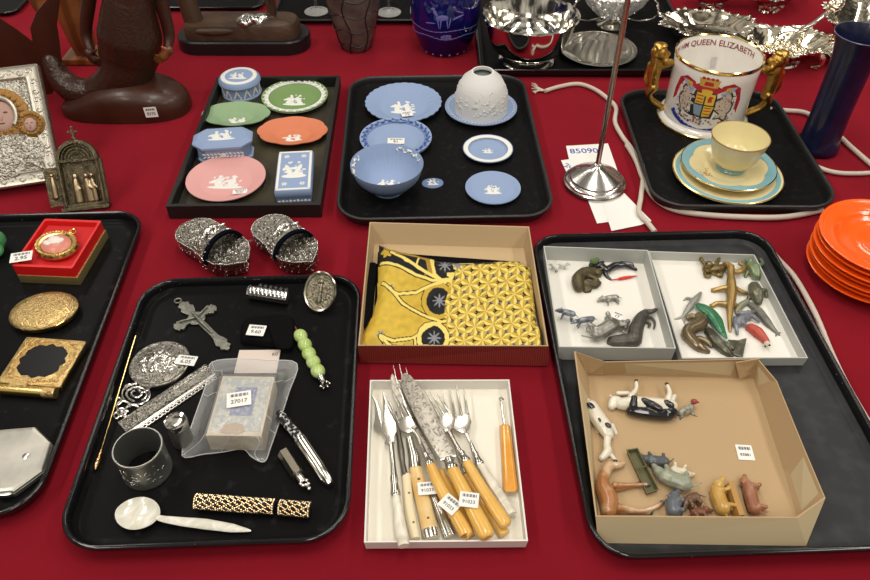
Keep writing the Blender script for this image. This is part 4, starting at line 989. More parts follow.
p2.part('painted_sprig', q, mat('sprig_brown', (.45, .25, .08), .4), label='small painted brown sprig')
cz = z1 + .0045; hc = .062; 
cb = W(741, 136, cz + hc); Rc = prad(741, 136, cz + hc, 28.5)
cp = Thing('tea_cup', 'cream tea cup without handle showing, turquoise foot, on two saucers', 'cup', (cb.x, cb.y, cz))
cp.part('cup_wall', MB().lathe([(0, .006), (Rc * .42, .006), (Rc * .64, .012), (Rc * .82, .025), (Rc * .92, .043), (Rc, hc), (Rc * .975, hc + .0005), (Rc * .89, .043), (Rc * .78, .026), (Rc * .58, .0145), (Rc * .3, .0095), (0, .009)], 72), m_cream)
cp.part('turquoise_foot', MB().lathe([(0, 0), (Rc * .50, 0), (Rc * .52, .002), (Rc * .46, .006), (Rc * .60, .0112), (Rc * .655, .0138), (Rc * .60, .0155), (Rc * .3, .0115), (0, .0105)], 60), m_turq)
cp.part('brown_rim_line', MB().lathe([(Rc * 1.0, hc - .001), (Rc * 1.01, hc), (Rc * .99, hc + .0014), (Rc * .972, hc), (Rc * 1.0, hc - .001)], 72), mat('brown_line', (.32, .19, .07), .3))
# ------------------------------------------------------------------ far left tray
m_redp = mat('red_plastic', (.62, .012, .012), .3); m_redin = mat('red_flock', (.50, .008, .010), .7)
m_goldpaper = mat('gold_paper', (.55, .42, .18), .38, .8, bump=('noise', 120, .3, .001))
def quadT(name, label, cat_, pts, z, group=None):
    """thing frame from four picture corners TL, TR, BR, BL at height z"""
    w = [W(p[0], p[1], z) for p in pts]; c0 = sum(w, Vector()) / 4
    ex = ((w[1] - w[0]) + (w[2] - w[3])) / 2; ey = ((w[0] - w[3]) + (w[1] - w[2])) / 2
    a = math.atan2(ex.y, ex.x); b = math.atan2(ey.y, ey.x) - math.pi / 2; ang = (a + b) / 2
    return c0, ex.length, ey.length, ang
c0, w, d, ang = quadT('', '', '', [(45, 218.6), (98, 220.5), (75, 270.5), (12.4, 264)], .036)
rb = Thing('jewellery_box', 'bright red open gift box on gold base holding a cameo', 'box', (c0.x, c0.y, FZ), ang)
rb.part('gold_base', MB().box((.002, -.001, .0075), (w * 1.0, d * 1.0, .015)), m_goldpaper, bevel=.001)
rb.part('red_tray', MB().loft([rrect(w, d, .003, .013), rrect(w * 1.0, d * 1.0, .003, .032), rrect(w * .92, d * .91, .003, .032), rrect(w * .90, d * .88, .003, .022)]), m_redp)
rb.part('flocked_pad', MB().box((0, 0, .0230), (w * .885, d * .87, .004)), m_redin, smooth=False)
pz = .034
cm = W(57, 246, .036)
cmo = Thing('cameo_locket', 'oval gold locket with pink and white cameo lying in the red box', 'locket', (cm.x, cm.y, FZ + .0256), ang + R(-28)); cmo.o.scale = (1.3, 1.3, 1.3)
cmo.part('gold_case', MB().lathe([(0, .001), (.020, 0), (.0255, .003), (.0265, .006), (.025, .0085), (.021, .0095), (.018, .0085), (0, .0085)], 60, 1, .84), m_gold)
q = MB()
for k in range(40): a = 2 * math.pi * k / 40; q.ell((.0232 * math.cos(a), .0195 * math.sin(a), .0095), (.0016, .0016, .0012), None, 8, 5)
cmo.part('scalloped_bezel', q, m_gold_e)
cmo.part('shell_cameo', MB().lathe([(0, .0125), (.010, .0118), (.0165, .0098), (.0178, .0084), (0, .0084)], 48, 1, .86), mat('pink_shell', (.62, .22, .17), .3))
q = MB(); q.ell((-.002, .001, .0122), (.0075, .0070, .0022)); q.ell((.004, .005, .0120), (.004, .004, .002)); q.ell((-.006, -.006, .0112), (.006, .004, .002)); q.ell((-.008, .003, .0115), (.004, .0035, .002)); q.ell((.006, .0, .012), (.0022, .0016, .0016))
cmo.part('carved_profile', bake(q, .0006, 2), mat('white_shell', (.75, .68, .62), .35), label='white carved head of the cameo')
q = MB(); q.tube([(.0 + .004 * math.cos(a), .0265 + .004 * math.sin(a), .006) for a in [i * .52 for i in range(12)]], .0011, 8, closed=True); q.ell((0, .0225, .006), (.003, .003, .003))
cmo.part('hanging_loop', q.xf(RZ(R(10))), m_gold)
sticker(cmo, None, Matrix.Translation(W(30, 255, .0375)) @ RZ(ang + R(18)) @ RX(R(3)), .023, .0155, '2.95')
# oval compact
cc = W(42.5, 308, FZ + .016)
oc = Thing('oval_compact', 'oval gold powder compact with engraved lid and clasp', 'compact', (cc.x, cc.y, FZ), R(12))
ro = prad(42.5, 308, .02, 33)
oc.part('lower_case', MB().lathe([(0, 0), (ro * .8, 0), (ro * .97, .004), (ro, .008), (ro * .985, .0095), (0, .0095)], 72, 1, .80), m_gold)
oc.part('engraved_lid', MB().lathe([(0, .0195), (ro * .6, .0188), (ro * .85, .0165), (ro * .96, .0135), (ro, .0105), (ro * .985, .0095), (0, .0095)], 72, 1, .80), m_gold_e)
oc.part('clasp', MB().box((ro * .55, -ro * .665, .009), (.014, .005, .006), R(35)), m_gold, bevel=.001)
# square compact
pts = [(27, 336.5), (84, 342), (61.5, 389), (-2, 381)]
c0, w, d, ang = quadT('', '', '', pts, .014)
sq = Thing('square_compact', 'square gold compact with black enamel centre and lipstick tube attached', 'compact', (c0.x, c0.y, FZ), ang)
sq.part('case', MB().loft([rrect(w * .96, d * .96, .003, 0), rrect(w, d, .003, .002), rrect(w, d, .003, .008), rrect(w * .985, d * .98, .003, .0085)]), m_gold)
ld = sq.part('lid', MB().loft([rrect(w, d, .003, .0085), rrect(w, d, .003, .0105), rrect(w * .97, d * .96, .003, .0115)]), m_gold_e)
star = []
for k in range(48):
    a = 2 * math.pi * k / 48; u, v = math.cos(a), math.sin(a); m = max(abs(u), abs(v)); r = (.36 / m) * (1 - .18 * abs(math.sin(2 * a)) ** 3) * (1 + .07 * math.cos(12 * a))
    star.append((u * r * w * .98, v * r * d * .98))
sq.part('black_enamel', MB().prism(star, .0114, .0119), mat('black_enamel', (.004, .004, .005), .3, spec=.2), parent=ld, smooth=False)
q = MB(); rnd = random.Random(9)
for k in range(56):
    a = 2 * math.pi * k / 56; u, v = math.cos(a), math.sin(a); m = max(abs(u), abs(v)); r = .43 / m * (1 - .1 * abs(math.sin(2 * a)) ** 3)
    q.ell((u * r * w, v * r * d, .0118), (.0048, .0019, .0019), None, 8, 5, RZ(a + (1 if k % 2 else -1)))
sq.part('leaf_scrolls', q, m_gold_e, parent=ld)
q = MB(); q.tube([(-w * .42, -d * .5 - .0075, .007), (w * .30, -d * .5 - .0075, .007)], .0068, 20)
lt = sq.part('lipstick_tube', q, m_gold)
q = MB(); q.lathe([(0, 0), (.0072, 0), (.0074, .002), (.0072, .016), (0, .016)], 24, M=TR(w * .30 - .002, -d * .5 - .0075, .007) @ RY(R(90)))
sq.part('tube_cap', q, m_gold_e, parent=lt)
sq.part('tube_clasp', MB().box((-.01, -d * .5 - .0045, .0125), (.022, .008, .003)), m_gold_e, parent=lt)
# octagonal silver compact
pts = [(-12, 432), (50, 428), (34, 489), (-40, 497)]
cc = W(0, 461, .014)
op = Thing('octagonal_compact', 'silver eight-sided compact with worn engine-turned lid at left edge', 'compact', (cc.x, cc.y, FZ), R(6))
w, d = .106, .088
m_worn = mat('worn_silver', (.50, .48, .43), .36, .9, bump=('noise', 120, .15, .001), var=('noise', 25, (.36, .35, .31), .4, .7))
op.part('case', MB().loft([octo(w * .96, d * .96, .024, 0), octo(w, d, .025, .002), octo(w, d, .025, .0075), octo(w * .985, d * .985, .025, .008)]), m_worn, smooth=False)
l = op.part('lid', MB().loft([octo(w, d, .025, .0085), octo(w, d, .025, .011), octo(w * .975, d * .97, .0245, .0125), octo(w * .90, d * .88, .022, .013)]), m_worn, smooth=False)
op.part('lid_rosette', MB().lathe([(0, .0134), (.004, .0132), (.005, .0128), (0, .0128)], 20, c=(w * .28, .002, 0)), m_silver2, parent=l)
op.part('clasp', MB().box((.018, -d * .5 - .001, .008), (.016, .004, .005)), m_silver2, bevel=.0008)
# green glass thing at the edge
cc = W(-3, 243, .02)
gj = Thing('jade_carving', 'green jade carved piece cut off by the left edge', 'carving', (cc.x - .004, cc.y, FZ))
q = MB(); chain(q, [(-.02, 0, .012, .012), (0, .004, .016, .016), (.002, .0, .03, .013)]); q.ell((.004, -.012, .010), (.012, .014, .010))
gj.part('carved_body', bake(q, .0016, 2), mat('jade', (.06, .30, .10), .2, coat=.4, var=('noise', 40, (.14, .42, .18), .4, .7)))
# ------------------------------------------------------------------ centre-left tray
Z = FZ
def stamp(t, name, pts, z0, z1, m, parent=None, **k):
    w = [W(p[0], p[1], z1) for p in pts]; return t.part(name, MB().prism([(p.x, p.y) for p in w], z0, z1), m, parent=parent, world=True, **k)
def cr2(X, Y, ox, oy, s): return (ox + X / s, oy + Y / s)
m_pewter = mat('dull_pewter', (.20, .20, .17), .45, .8, bump=('noise', 350, .6, .001), var=('noise', 160, (.33, .33, .28), .45, .7))
# crucifix
c8 = lambda X, Y: cr2(X, Y, 140, 270, 4.143)
cc = W(*c8(240, 205), Z + .002)
cx_ = Thing('crucifix', 'dull pewter crucifix pendant with flared ornamental ends', 'crucifix', (cc.x, cc.y, Z), 0)
top, bot = W(*c8(170, 134), .007), W(*c8(366, 328), .007); lf, rt = W(*c8(142, 243), .007), W(*c8(314, 150), .007)
def barpoly(a, b, n0, n1, e0, e1):
    d = (b - a); L = d.length; d.normalize(); s = Vector((-d.y, d.x, 0)); prof = [(0, .3), (.03, .55), (.05, 1.0), (.10, .75), (.13, 1.15), (.18, 1.0), (.24, .62), (.30, .55)]
    P1 = [(t * L, w * e0) for t, w in prof] + [(L - t * L, w * e1) for t, w in reversed(prof)]
    return [tuple((a + d * t + s * w)[:2]) for t, w in P1] + [tuple((a + d * t - s * w)[:2]) for t, w in reversed(P1)]
q = MB(); q.prism(barpoly(top, bot, 0, 0, .0085, .0075), Z + .0005, Z + .0035); q.prism(barpoly(lf, rt, 0, 0, .0085, .0085), Z + .0006, Z + .0036)
cb = cx_.part('cross', q, m_pewter, world=True, bevel=.0006)
ctr = W(*c8(232, 196), Z + .004)
q = MB(); q.lathe([(0, .004), (.011, .0038), (.0125, .0025), (0, .0025)], 24, c=(ctr.x, ctr.y, Z)); cx_.part('centre_boss', q, m_pewter, world=True)
ax = (bot - top).normalized(); sx_ = (rt - lf).normalized()
q = MB(); h_ = ctr + ax * -.004
def v3(p, z, r): return (p.x, p.y, z, r)
chain(q, [v3(ctr - ax * .001, Z + .007, .0025), v3(ctr + ax * .014, Z + .006, .0032), v3(ctr + ax * .024, Z + .0055, .0025), v3(ctr + ax * .040, Z + .0048, .0015)])
chain(q, [v3(ctr + ax * .002, Z + .006, .0015), v3(ctr + sx_ * .022 - ax * .007, Z + .0055, .0012)]); chain(q, [v3(ctr + ax * .002, Z + .006, .0015), v3(ctr - sx_ * .022 - ax * .007, Z + .0055, .0012)])
q.ell((h_ - ax * .002 + Vector((0, 0, Z + .0078 - h_.z))), .0027)
cx_.part('figure', bake(q, .0005, 2), m_pewter, world=True)
rg = W(*c8(157, 127), Z + .002); cx_.part('hanging_ring', MB().tube([(rg.x + .0046 * math.cos(a), rg.y + .0046 * math.sin(a), Z + .0018) for a in [i * .4488 for i in range(14)]], .0012, 8, closed=True), m_pewter, world=True)
# round repousse box
cc = W(159.5, 363, Z + .010); rr = prad(159.5, 363, Z + .01, 29.5)
rp_ = Thing('round_silver_box', 'round flat silver box embossed with a scene, sticker on its edge', 'box', (cc.x, cc.y, Z))
rp_.part('box_body', MB().lathe([(0, 0), (rr * .93, 0), (rr * .97, .002), (rr * .97, .0075), (0, .0075)], 64), m_silver2)
l = rp_.part('lid', MB().lathe([(0, .0105), (rr * .80, .0105), (rr * .86, .0095), (rr * .95, .0108), (rr, .0098), (rr * .99, .0078), (0, .0078)], 64), m_eng2)
q = MB(); rnd = random.Random(12)
for k in range(70):
    a = rnd.uniform(0, 6.28); r = rr * .62 * math.sqrt(rnd.random()); q.ell((r * math.cos(a), r * .8 * math.sin(a), .0106), (rnd.uniform(.0018, .005), rnd.uniform(.0012, .0026), .0016), None, 8, 5, RZ(rnd.uniform(0, 3)))
rp_.part('embossed_scene', q, mat('relief_silver', (.75, .73, .68), .22, 1), parent=l)
sticker(rp_, l, flatM(186.5, 360.3, Z + .0125, R(-8)), .026, .016, '6.05')
# filigree
c1 = lambda X, Y: cr2(X, Y, 60, 340, 3.625)
cc = W(*c1(262, 225), Z)
fg = Thing('filigree_ornament', 'openwork silver filigree clasp of scrolls beside the round silver box', 'ornament', (cc.x, cc.y, Z))
def loop_pts(cx, cy, rx, ry, a0=0, a1=360, n=26, z=Z + .002): return [tuple(W(*c1(cx + rx * math.cos(R(a0 + (a1 - a0) * k / n)), cy + ry * math.sin(R(a0 + (a1 - a0) * k / n))), z)) for k in range(n + 1)]
q = MB()
for (cx, cy, rx, ry, a0, a1) in ((275, 197, 50, 38, 0, 360), (278, 197, 36, 26, 100, 420), (278, 195, 18, 13, -60, 250), (228, 240, 24, 18, 60, 380), (222, 262, 16, 14, 0, 360), (262, 250, 22, 14, 150, 430), (240, 268, 18, 9, 0, 300), (212, 222, 10, 12, 0, 360), (204, 274, 9, 10, 0, 360), (300, 178, 16, 12, 0, 300), (250, 172, 14, 10, 60, 380)):
    q.tube(loop_pts(cx, cy, rx, ry, a0, a1), .0016, 7)
fg.part('scroll_openwork', q, m_silver2, world=True)
# pierced strip
a, b, c_, d_ = W(*c1(212, 303), Z), W(*c1(530, 92), Z), W(*c1(560, 120), Z), W(*c1(240, 338), Z)
st = Thing('pierced_silver_strip', 'long engraved silver strip with pierced scalloped edge running under the bag', 'ornament', tuple((a + c_) / 2))
st.part('engraved_band', MB().prism([(p.x, p.y) for p in (a, b, c_, d_)], Z + .0003, Z + .0035), m_eng2, world=True, bevel=.0006)
q = MB(); dd = (c_ - d_); n_ = (d_ - a).normalized(); N = 24
L_ = dd.length
q.prism([tuple((d_ + n_ * .0005)[:2]), tuple((c_ + n_ * .0005)[:2]), tuple((c_ + n_ * .005)[:2]), tuple((d_ + dd * .1 + n_ * .005)[:2])], Z + .0003, Z + .0018)
sc_b = st.part('plain_fillet', q, m_silver2, world=True)
q = MB()
for k in range(2, N):
    p = d_ + dd * (k / N) + n_ * .0085; r = L_ / N * .46
    q.tube([(p.x + r * math.cos(t_), p.y + r * math.sin(t_), Z + .0014) for t_ in [i * .628 for i in range(10)]], .0009, 6, closed=True)
st.part('scalloped_edge', q, m_silver2, world=True)
q = MB(); ab = b - a
for k in range(9):
    p = a + ab * (.62 + .042 * k) + n_ * .0052; q.tube([(p.x + .003 * math.cos(t_), p.y + .003 * math.sin(t_), Z + .0036) for t_ in [i * .785 for i in range(8)]], .0008, 6, closed=True)
st.part('raised_rings', q, m_silver2, world=True)
# hat pin
p0, p1 = W(135.5, 336, Z + .0150), W(98, 461, Z + .0050)
hp = Thing('hat_pin', 'long thin gold hat pin with twisted head along left rim', 'pin', tuple(p1))
hp.part('shaft', MB().tube([p0, p1], .0008, 8), m_gold, world=True)
q = MB(); dr_ = (p1 - p0).normalized()
for k, (t_, r) in enumerate(((-.014, .0013), (-.010, .0020), (-.006, .0016), (-.002, .0026), (.003, .0030), (.007, .0022), (.010, .0012))): p = p1 + dr_ * t_; q.ell(p, (r, r * 1.6, r), None, 10, 6, RZ(R(-15)))
hp.part('ornate_head', q, mat('rose_gold', (.80, .48, .25), .25, 1), world=True)
# napkin ring
base = W(148.5, 470, Z); hN = hgt(148.5, 470, 447, Z); rN = prad(139, 446, Z + hN, 24.2)
nr = Thing('napkin_ring', 'wide pewter napkin ring standing on end', 'napkin ring', (base.x, base.y, Z))
nr.part('ring_wall', MB().lathe([(rN, 0), (rN * 1.02, .001), (rN * 1.02, .003), (rN * 1.0, .004), (rN * 1.0, hN - .004), (rN * 1.02, hN - .003), (rN * 1.02, hN - .001), (rN, hN), (rN * .95, hN), (rN * .945, hN - .002), (rN * .945, .002), (rN * .95, 0), (rN, 0)], 72), mat('satin_pewter', (.36, .37, .34), .38, .9, bump=('noise', 140, .2, .0008)), angle=30)
q = MB(); rnd = random.Random(14)
for k in range(50):
    a = R(-95 + rnd.uniform(-50, 75)); zz = hN * rnd.uniform(.2, .8); q.ell((rN * math.cos(a), rN * math.sin(a), zz), (.0004, rnd.uniform(.001, .004), rnd.uniform(.0004, .0012)), None, 8, 4, RZ(a) @ RX(rnd.uniform(-1, 1)))
nr.part('engraved_flowers', q, m_silver2)
# thimble tube
base = W(183.5, 441, Z); hT = hgt(183.5, 441, 420.5, Z); rT = prad(178.5, 421, Z + hT, 11.2)
tb_ = Thing('thimble_case', 'small upright pewter cylinder with domed shiny lid beside napkin ring', 'case', (base.x, base.y, Z))
tb_.part('case_wall', MB().lathe([(0, 0), (rT * .93, 0), (rT * .95, .001), (rT * .93, hT * .78), (0, hT * .78)], 36), mat('satin_pewter', (0, 0, 0)))
tb_.part('domed_lid', MB().lathe([(0, hT * .965), (rT * .3, hT * .96), (rT * .75, hT * .98), (rT * .96, hT), (rT, hT * .96), (rT, hT * .80), (rT * .97, hT * .78), (0, hT * .78)], 40), m_silver)
# mother of pearl spoon
m_mop = mat('mother_of_pearl', (.62, .60, .50), .2, coat=.5, var=('swirl', 40, (.78, .76, .70), .35, .7), bump=('noise', 80, .1, .001))
c7 = lambda X, Y: cr2(X, Y, 0, 370, 3.05)
bc = W(137.5, 514.6, Z + .004)
so = Thing('pearl_spoon', 'mother-of-pearl spoon with pointed handle at the front of the tray', 'spoon', (bc.x, bc.y, Z))
rbx = prad(137.5, 514.6, Z + .004, 21.8)
ang = math.atan2((W(249, 530) - W(116, 512)).y, (W(249, 530) - W(116, 512)).x)
bowl = MB()
shape = lambda th, r, z: 1 + .10 * math.cos(th) * (1 if math.cos(th) > 0 else 0) - .04 * abs(math.sin(2 * th))
bowl.lathe([(0, .0012), (rbx * .5, .0020), (rbx * .85, .0048), (rbx * .97, .0075), (rbx, .0078), (rbx * .99, .0065), (rbx * .85, .0028), (rbx * .5, .0003), (0, 0)], 56, 1, .82, shape)
so.part('spoon_bowl', bowl.xf(RZ(ang)), m_mop)
P = [W(157, 517, Z + .009), W(164, 519, Z + .008), W(182, 521.5, Z + .0065), W(205, 524, Z + .005), W(232, 528, Z + .004), W(251, 530.8, Z + .003)]
P = smooth_path(P, 5); so.part('handle', MB().tube(P, lerps([.0028, .0038, .0052, .0062, .0050, .0008], len(P)), 12, flat=.38), m_mop, world=True)
# plastic bag with boxed packet
bT = [(221.5, 374.5), (275, 376.5), (262, 437), (206, 436)]
hz = .030
c0, w, d, ang = quadT('', '', '', bT, Z + hz)
bxx = Thing('old_packet', 'old beige card packet with faded blue label inside the clear bag', 'packet', (c0.x, c0.y, Z + .0008), ang)
m_card = mat('aged_card', (.50, .40, .26), .75, var=('noise', 60, (.60, .52, .38), .35, .7)); m_label = mat('faded_blue_paper', (.36, .38, .38), .8, var=('noise', 180, (.55, .53, .46), .45, .6))
bp_ = bxx.part('card_body', MB().box((0, 0, (hz - .001) / 2), (w * .98, d * .98, hz - .001)), m_card, bevel=.0015)
bxx.part('paper_wrapper', MB().box((0, .0015, hz - .0006), (w * .88, d * .86, .0006)), m_label, parent=bp_, smooth=False)
bxx.part('blue_label', MB().box((.002, .005, hz + .0000), (w * .40, d * .46, .0005)), mat('blue_label', (.10, .13, .30), .7, var=('noise', 200, (.30, .32, .42), .5, .6)), parent=bp_, smooth=False)
bxx.part('torn_patch', MB().prism([(-.016, -d * .45), (-.014, -d * .33), (-.004, -d * .29), (.008, -d * .32), (.012, -d * .42), (.004, -d * .47)], hz - .0002, hz + .0002), mat('torn_card', (.38, .26, .13), .8), parent=bp_, smooth=False)
bag = Thing('plastic_bag', 'clear crumpled plastic bag with number sticker around an old packet', 'bag', (c0.x, c0.y, Z + .0003), 0)
m_bag = mat('clear_plastic', (.75, .76, .76), .12, alpha=.3, bump=('noise', 60, .8, .004), spec=.9, coat=.5)
m_film = mat('clear_plastic_edge', (.78, .79, .79), .2, alpha=.42, spec=.9)
edge = [W(*p, Z + .002) for p in ((212, 362), (240, 358.5), (268, 360), (297, 363.5), (289, 392), (280, 420), (271, 446), (264.5, 461.5), (252, 457), (243, 449), (222, 452), (204, 454), (182, 455.5), (192, 424), (203, 393), (208, 377))]
cor = [(-w * .5, d * .5), (-.2 * w, d * .5), (.2 * w, d * .5), (w * .5, d * .5), (w * .5, d * .22), (w * .5, -.05 * d), (w * .5, -d * .3), (w * .5, -d * .5), (w * .3, -d * .5), (w * .1, -d * .5), (-.1 * w, -d * .5), (-w * .3, -d * .5), (-w * .5, -d * .5), (-w * .5, -d * .15), (-w * .5, d * .18), (-w * .5, d * .36)]
ca, sa = math.cos(ang), math.sin(ang); E2 = smooth_path(edge, 4, True); C2 = []
cw = [Vector((c0.x + x * ca - y * sa, c0.y + x * sa + y * ca, Z + hz + .0018)) for x, y in cor]
for i in range(len(cw)):
    for k in range(4): C2.append(cw[i].lerp(cw[(i + 1) % len(cw)], k / 4))
q = MB(); loops = []; rings = 12
for j in range(rings + 1):
    t_ = j / rings; l = []
    for i in range(len(C2)):
        p = C2[i].lerp(E2[i], t_); out = (E2[i] - C2[i]); 
        zz = C2[i].z + (E2[i].z - C2[i].z) * (1 - (1 - t_) ** 2.2)
        cr_ = noise.noise((p.x * 60, p.y * 60, 1)) * .0035 * math.sin(math.pi * t_) + abs(noise.noise((i * .9, t_ * 1.5, 4))) * .006 * math.sin(math.pi * t_)
        l.append((p.x, p.y, max(Z + .0012, zz + cr_)))
    loops.append(l)
q.loft(loops, True, False)
bag.part('upper_film', q, m_bag, world=True, angle=80)
q = MB()
for i in range(0, len(E2)): pass
q.tube([(p.x, p.y, Z + .0018) for p in E2], .0007, 6, closed=True)
for (i0, k0) in ((0, 3), (14, 3), (30, 4), (48, 3), (56, 4), (40, 3), (22, 3)):
    a_, b_ = C2[i0], E2[i0]
    q.tube(smooth_path([a_ + Vector((0, 0, .0005)), a_.lerp(b_, .3) + Vector((.001 * k0, 0, .0008)), a_.lerp(b_, .55) - Vector((.001 * k0, 0, .006)), b_ + Vector((0, 0, .0005))], 4), .0005, 5)
bag.part('film_folds', q, m_film, world=True, label='pale folded edges of the plastic')
sticker(bag, None, Matrix.Translation(W(239, 399, Z + hz + .0035)) @ RZ(ang + R(12)), .029, .022, '27017')
# white card label
c0, w, d, ang = quadT('', '', '', [(239, 348.5), (279.5, 349.5), (278, 366), (236, 364)], Z + .003)
lb = Thing('paper_label', 'small white paper label behind the plastic bag', 'label', (c0.x, c0.y, Z), ang)
lb.part('label_card', MB().box((0, -.006, .0008), (w, d + .012, .0007)), mat('pinkish_paper', (.62, .53, .47), .6), smooth=False)
lb.part('printed_code', MB().join(text_mb('60', .008), TR(w * .38, d * .22, .0012)), ink, smooth=False)
# black pouch
c5 = lambda X, Y: cr2(X, Y, 140, 270, 4.143)
cc = W(*c5(530, 265), Z)
po = Thing('black_pouch', 'soft black velvet pouch with white price sticker', 'pouch', (cc.x, cc.y, Z))
q = MB(); A = [W(*c5(x, y), Z + .001) for x, y in ((440, 212), (545, 200), (632, 204), (636, 300), (560, 322), (470, 312), (418, 300))]
A = smooth_path(A, 3, True); ctr = sum(A, Vector()) / len(A)
loops = [[tuple(p + Vector((0, 0, -.0005))) for p in A], [tuple(p + Vector((0, 0, .004))) for p in A], [tuple(ctr.lerp(p, .88) + Vector((0, 0, .009))) for p in A], [tuple(ctr.lerp(p, .5) + Vector((0, 0, .010 + .0012 * math.sin(i)))) for i, p in enumerate(A)]]
m_felt = mat('black_felt', (.005, .005, .0055), .95, spec=.05, bump=('noise', 200, .3, .001))
po.part('pouch_body', q.loft(loops), m_felt, world=True)
q = MB(); f_ = [W(*c5(x, y), Z + .011) for x, y in ((545, 188), (600, 190), (636, 205), (634, 300), (612, 326), (565, 318), (540, 270), (532, 225))]
f_ = smooth_path(f_, 3, True); ctr = sum(f_, Vector()) / len(f_)
q.loft([[tuple(p + Vector((0, 0, -.003))) for p in f_], [tuple(p + Vector((0, 0, .0005))) for p in f_], [tuple(ctr.lerp(p, .9) + Vector((0, 0, .003))) for p in f_], [tuple(ctr.lerp(p, .4) + Vector((0, 0, .0045))) for p in f_]])
po.part('rounded_flap', q, m_felt, world=True)
sticker(po, None, flatM(*c5(482, 250), Z + .0152, R(-6)), .024, .019, '9.60')
# ribbed silver cylinder
a, b = W(*c5(452, 92), Z + .0095), W(*c5(616, 118), Z + .0095)
d_ = (b - a); L_ = d_.length; ang = math.atan2(d_.y, d_.x)
cyl = Thing('ribbed_silver_case', 'shiny ribbed silver cylinder with dark beads lying at back of tray', 'case', (a.x, a.y, Z), ang)
pf = [(0, 0), (.0098, 0), (.0102, .001)]
n_ = 9
for k in range(n_): x = .003 + (L_ - .005) * k / n_; s = (L_ - .005) / n_; pf += [(.0093, x), (.0098, x + s * .3), (.0098, x + s * .7)]
pf += [(.0088, L_ - .001), (0, L_)]
cyl.part('ribbed_tube', MB().lathe(pf, 32, M=TR(0, 0, .0102) @ RY(R(90))), mat('bright_chrome', (.80, .80, .80), .12, 1), angle=30)
q = MB()
for k in range(6): q.ell((L_ * (.24 + .13 * k), .010, .014), (.0045, .0055, .0050)); q.tube([(L_ * (.24 + .13 * k) + .004 * math.cos(t_), .013, .011 + .005 * math.sin(t_)) for t_ in [i * .785 for i in range(8)]], .0006, 6, closed=True)
cyl.part('dark_beads', q, mat('jet_bead', (.012, .012, .013), .12), label='row of dark beads along the back')
# oval medallion seal leaning at the back rim
m_med = mat('tarnished_medal', (.30, .27, .20), .35, .9, bump=('swirl', 150, .9, .002), var=('swirl', 150, (.16, .14, .10), .5, .7))
cc = W(318, 312, Z)
sl_ = Thing('medallion', 'oval tarnished silver medallion propped upright at back right corner', 'medallion', (cc.x, cc.y, Z), rot=(R(48), 0, R(-14))); sl_.o.scale = (1.12, 1.12, 1.12)
sl_.part('rim', MB().lathe([(.0245, 0), (.026, .001), (.026, .005), (.0245, .0062), (.0225, .0055), (.0215, .003), (.0215, 0), (.0245, 0)], 64, .82, 1, c=(0, .026, 0)), mat('rim_silver', (.50, .47, .38), .22, 1))
sl_.part('relief_face', MB().lathe([(0, .0028), (.0218, .0028), (.0218, .0008), (0, .0008)], 60, .82, 1, c=(0, .026, 0)), m_med)
q = MB(); rnd = random.Random(15)
chain(q, [(0, .014, .0025, .0035), (0, .026, .003, .003), (0, .034, .003, .0022)]); q.ell((0, .039, .0035), .003)
for k in range(16): a = R(k * 22.5); q.ell((.010 * math.cos(a), .026 + .012 * math.sin(a), .0028), (.0028, .0014, .0012), None, 8, 5, RZ(a + 1))
sl_.part('raised_figure', bake(q, .0006, 1), m_med)
sl_.part('back_prop', MB().tube([(0, .03, 0), (.0, .012, -.022)], .0012, 8), m_pewter)
# bead handle
bp = [c5(665, 273), c5(683, 309), c5(700, 346), c5(718, 381), c5(737, 418)]
cc = W(*bp[2], Z)
bh = Thing('beaded_pendant', 'stick of five lime green glass beads with silver crown end', 'pendant', (cc.x, cc.y, Z))
m_lime = mat('lime_glass', (.36, .50, .14), .15, coat=.4, var=('noise', 90, (.50, .62, .28), .4, .7))
pr = None
dd = (W(*bp[4], Z) - W(*bp[0], Z)).normalized(); an = math.atan2(dd.y, dd.x)
rB = prad(*bp[2], Z + .006, 6.3)
for p in bp:
    w_ = W(*p, Z + rB); bh.part('bead', MB().ell(w_, (rB * 1.32, rB * 1.12, rB * .98), rot=RZ(an), u=24, v=14), m_lime, world=True)
e0, e1 = W(*c5(640, 232), Z + rB), W(*c5(768, 478), Z + rB)
bh.part('core_wire', MB().tube([W(*c5(641, 234), Z + rB), W(*bp[4], Z + rB)], .0011, 8), mat('copper_wire', (.60, .22, .12), .35, 1), world=True)
q = MB(); s0 = W(*c5(748, 440), Z + rB); e1 = W(*c5(766, 474), Z + rB)
q.tube([s0, s0.lerp(e1, .25), s0.lerp(e1, .5), s0.lerp(e1, .75), e1], [.0045, .0052, .0034, .0040, .0062], 16)
for k in range(6): a_ = k * 1.047; u_ = Vector((-dd.y, dd.x, 0)) * math.cos(a_) * .0055 + Vector((0, 0, 1)) * math.sin(a_) * .0055; q.ell(e1 + dd * .001 + u_, (.002, .002, .002), None, 8, 6)
bh.part('crown_end', q, m_silver2, world=True)
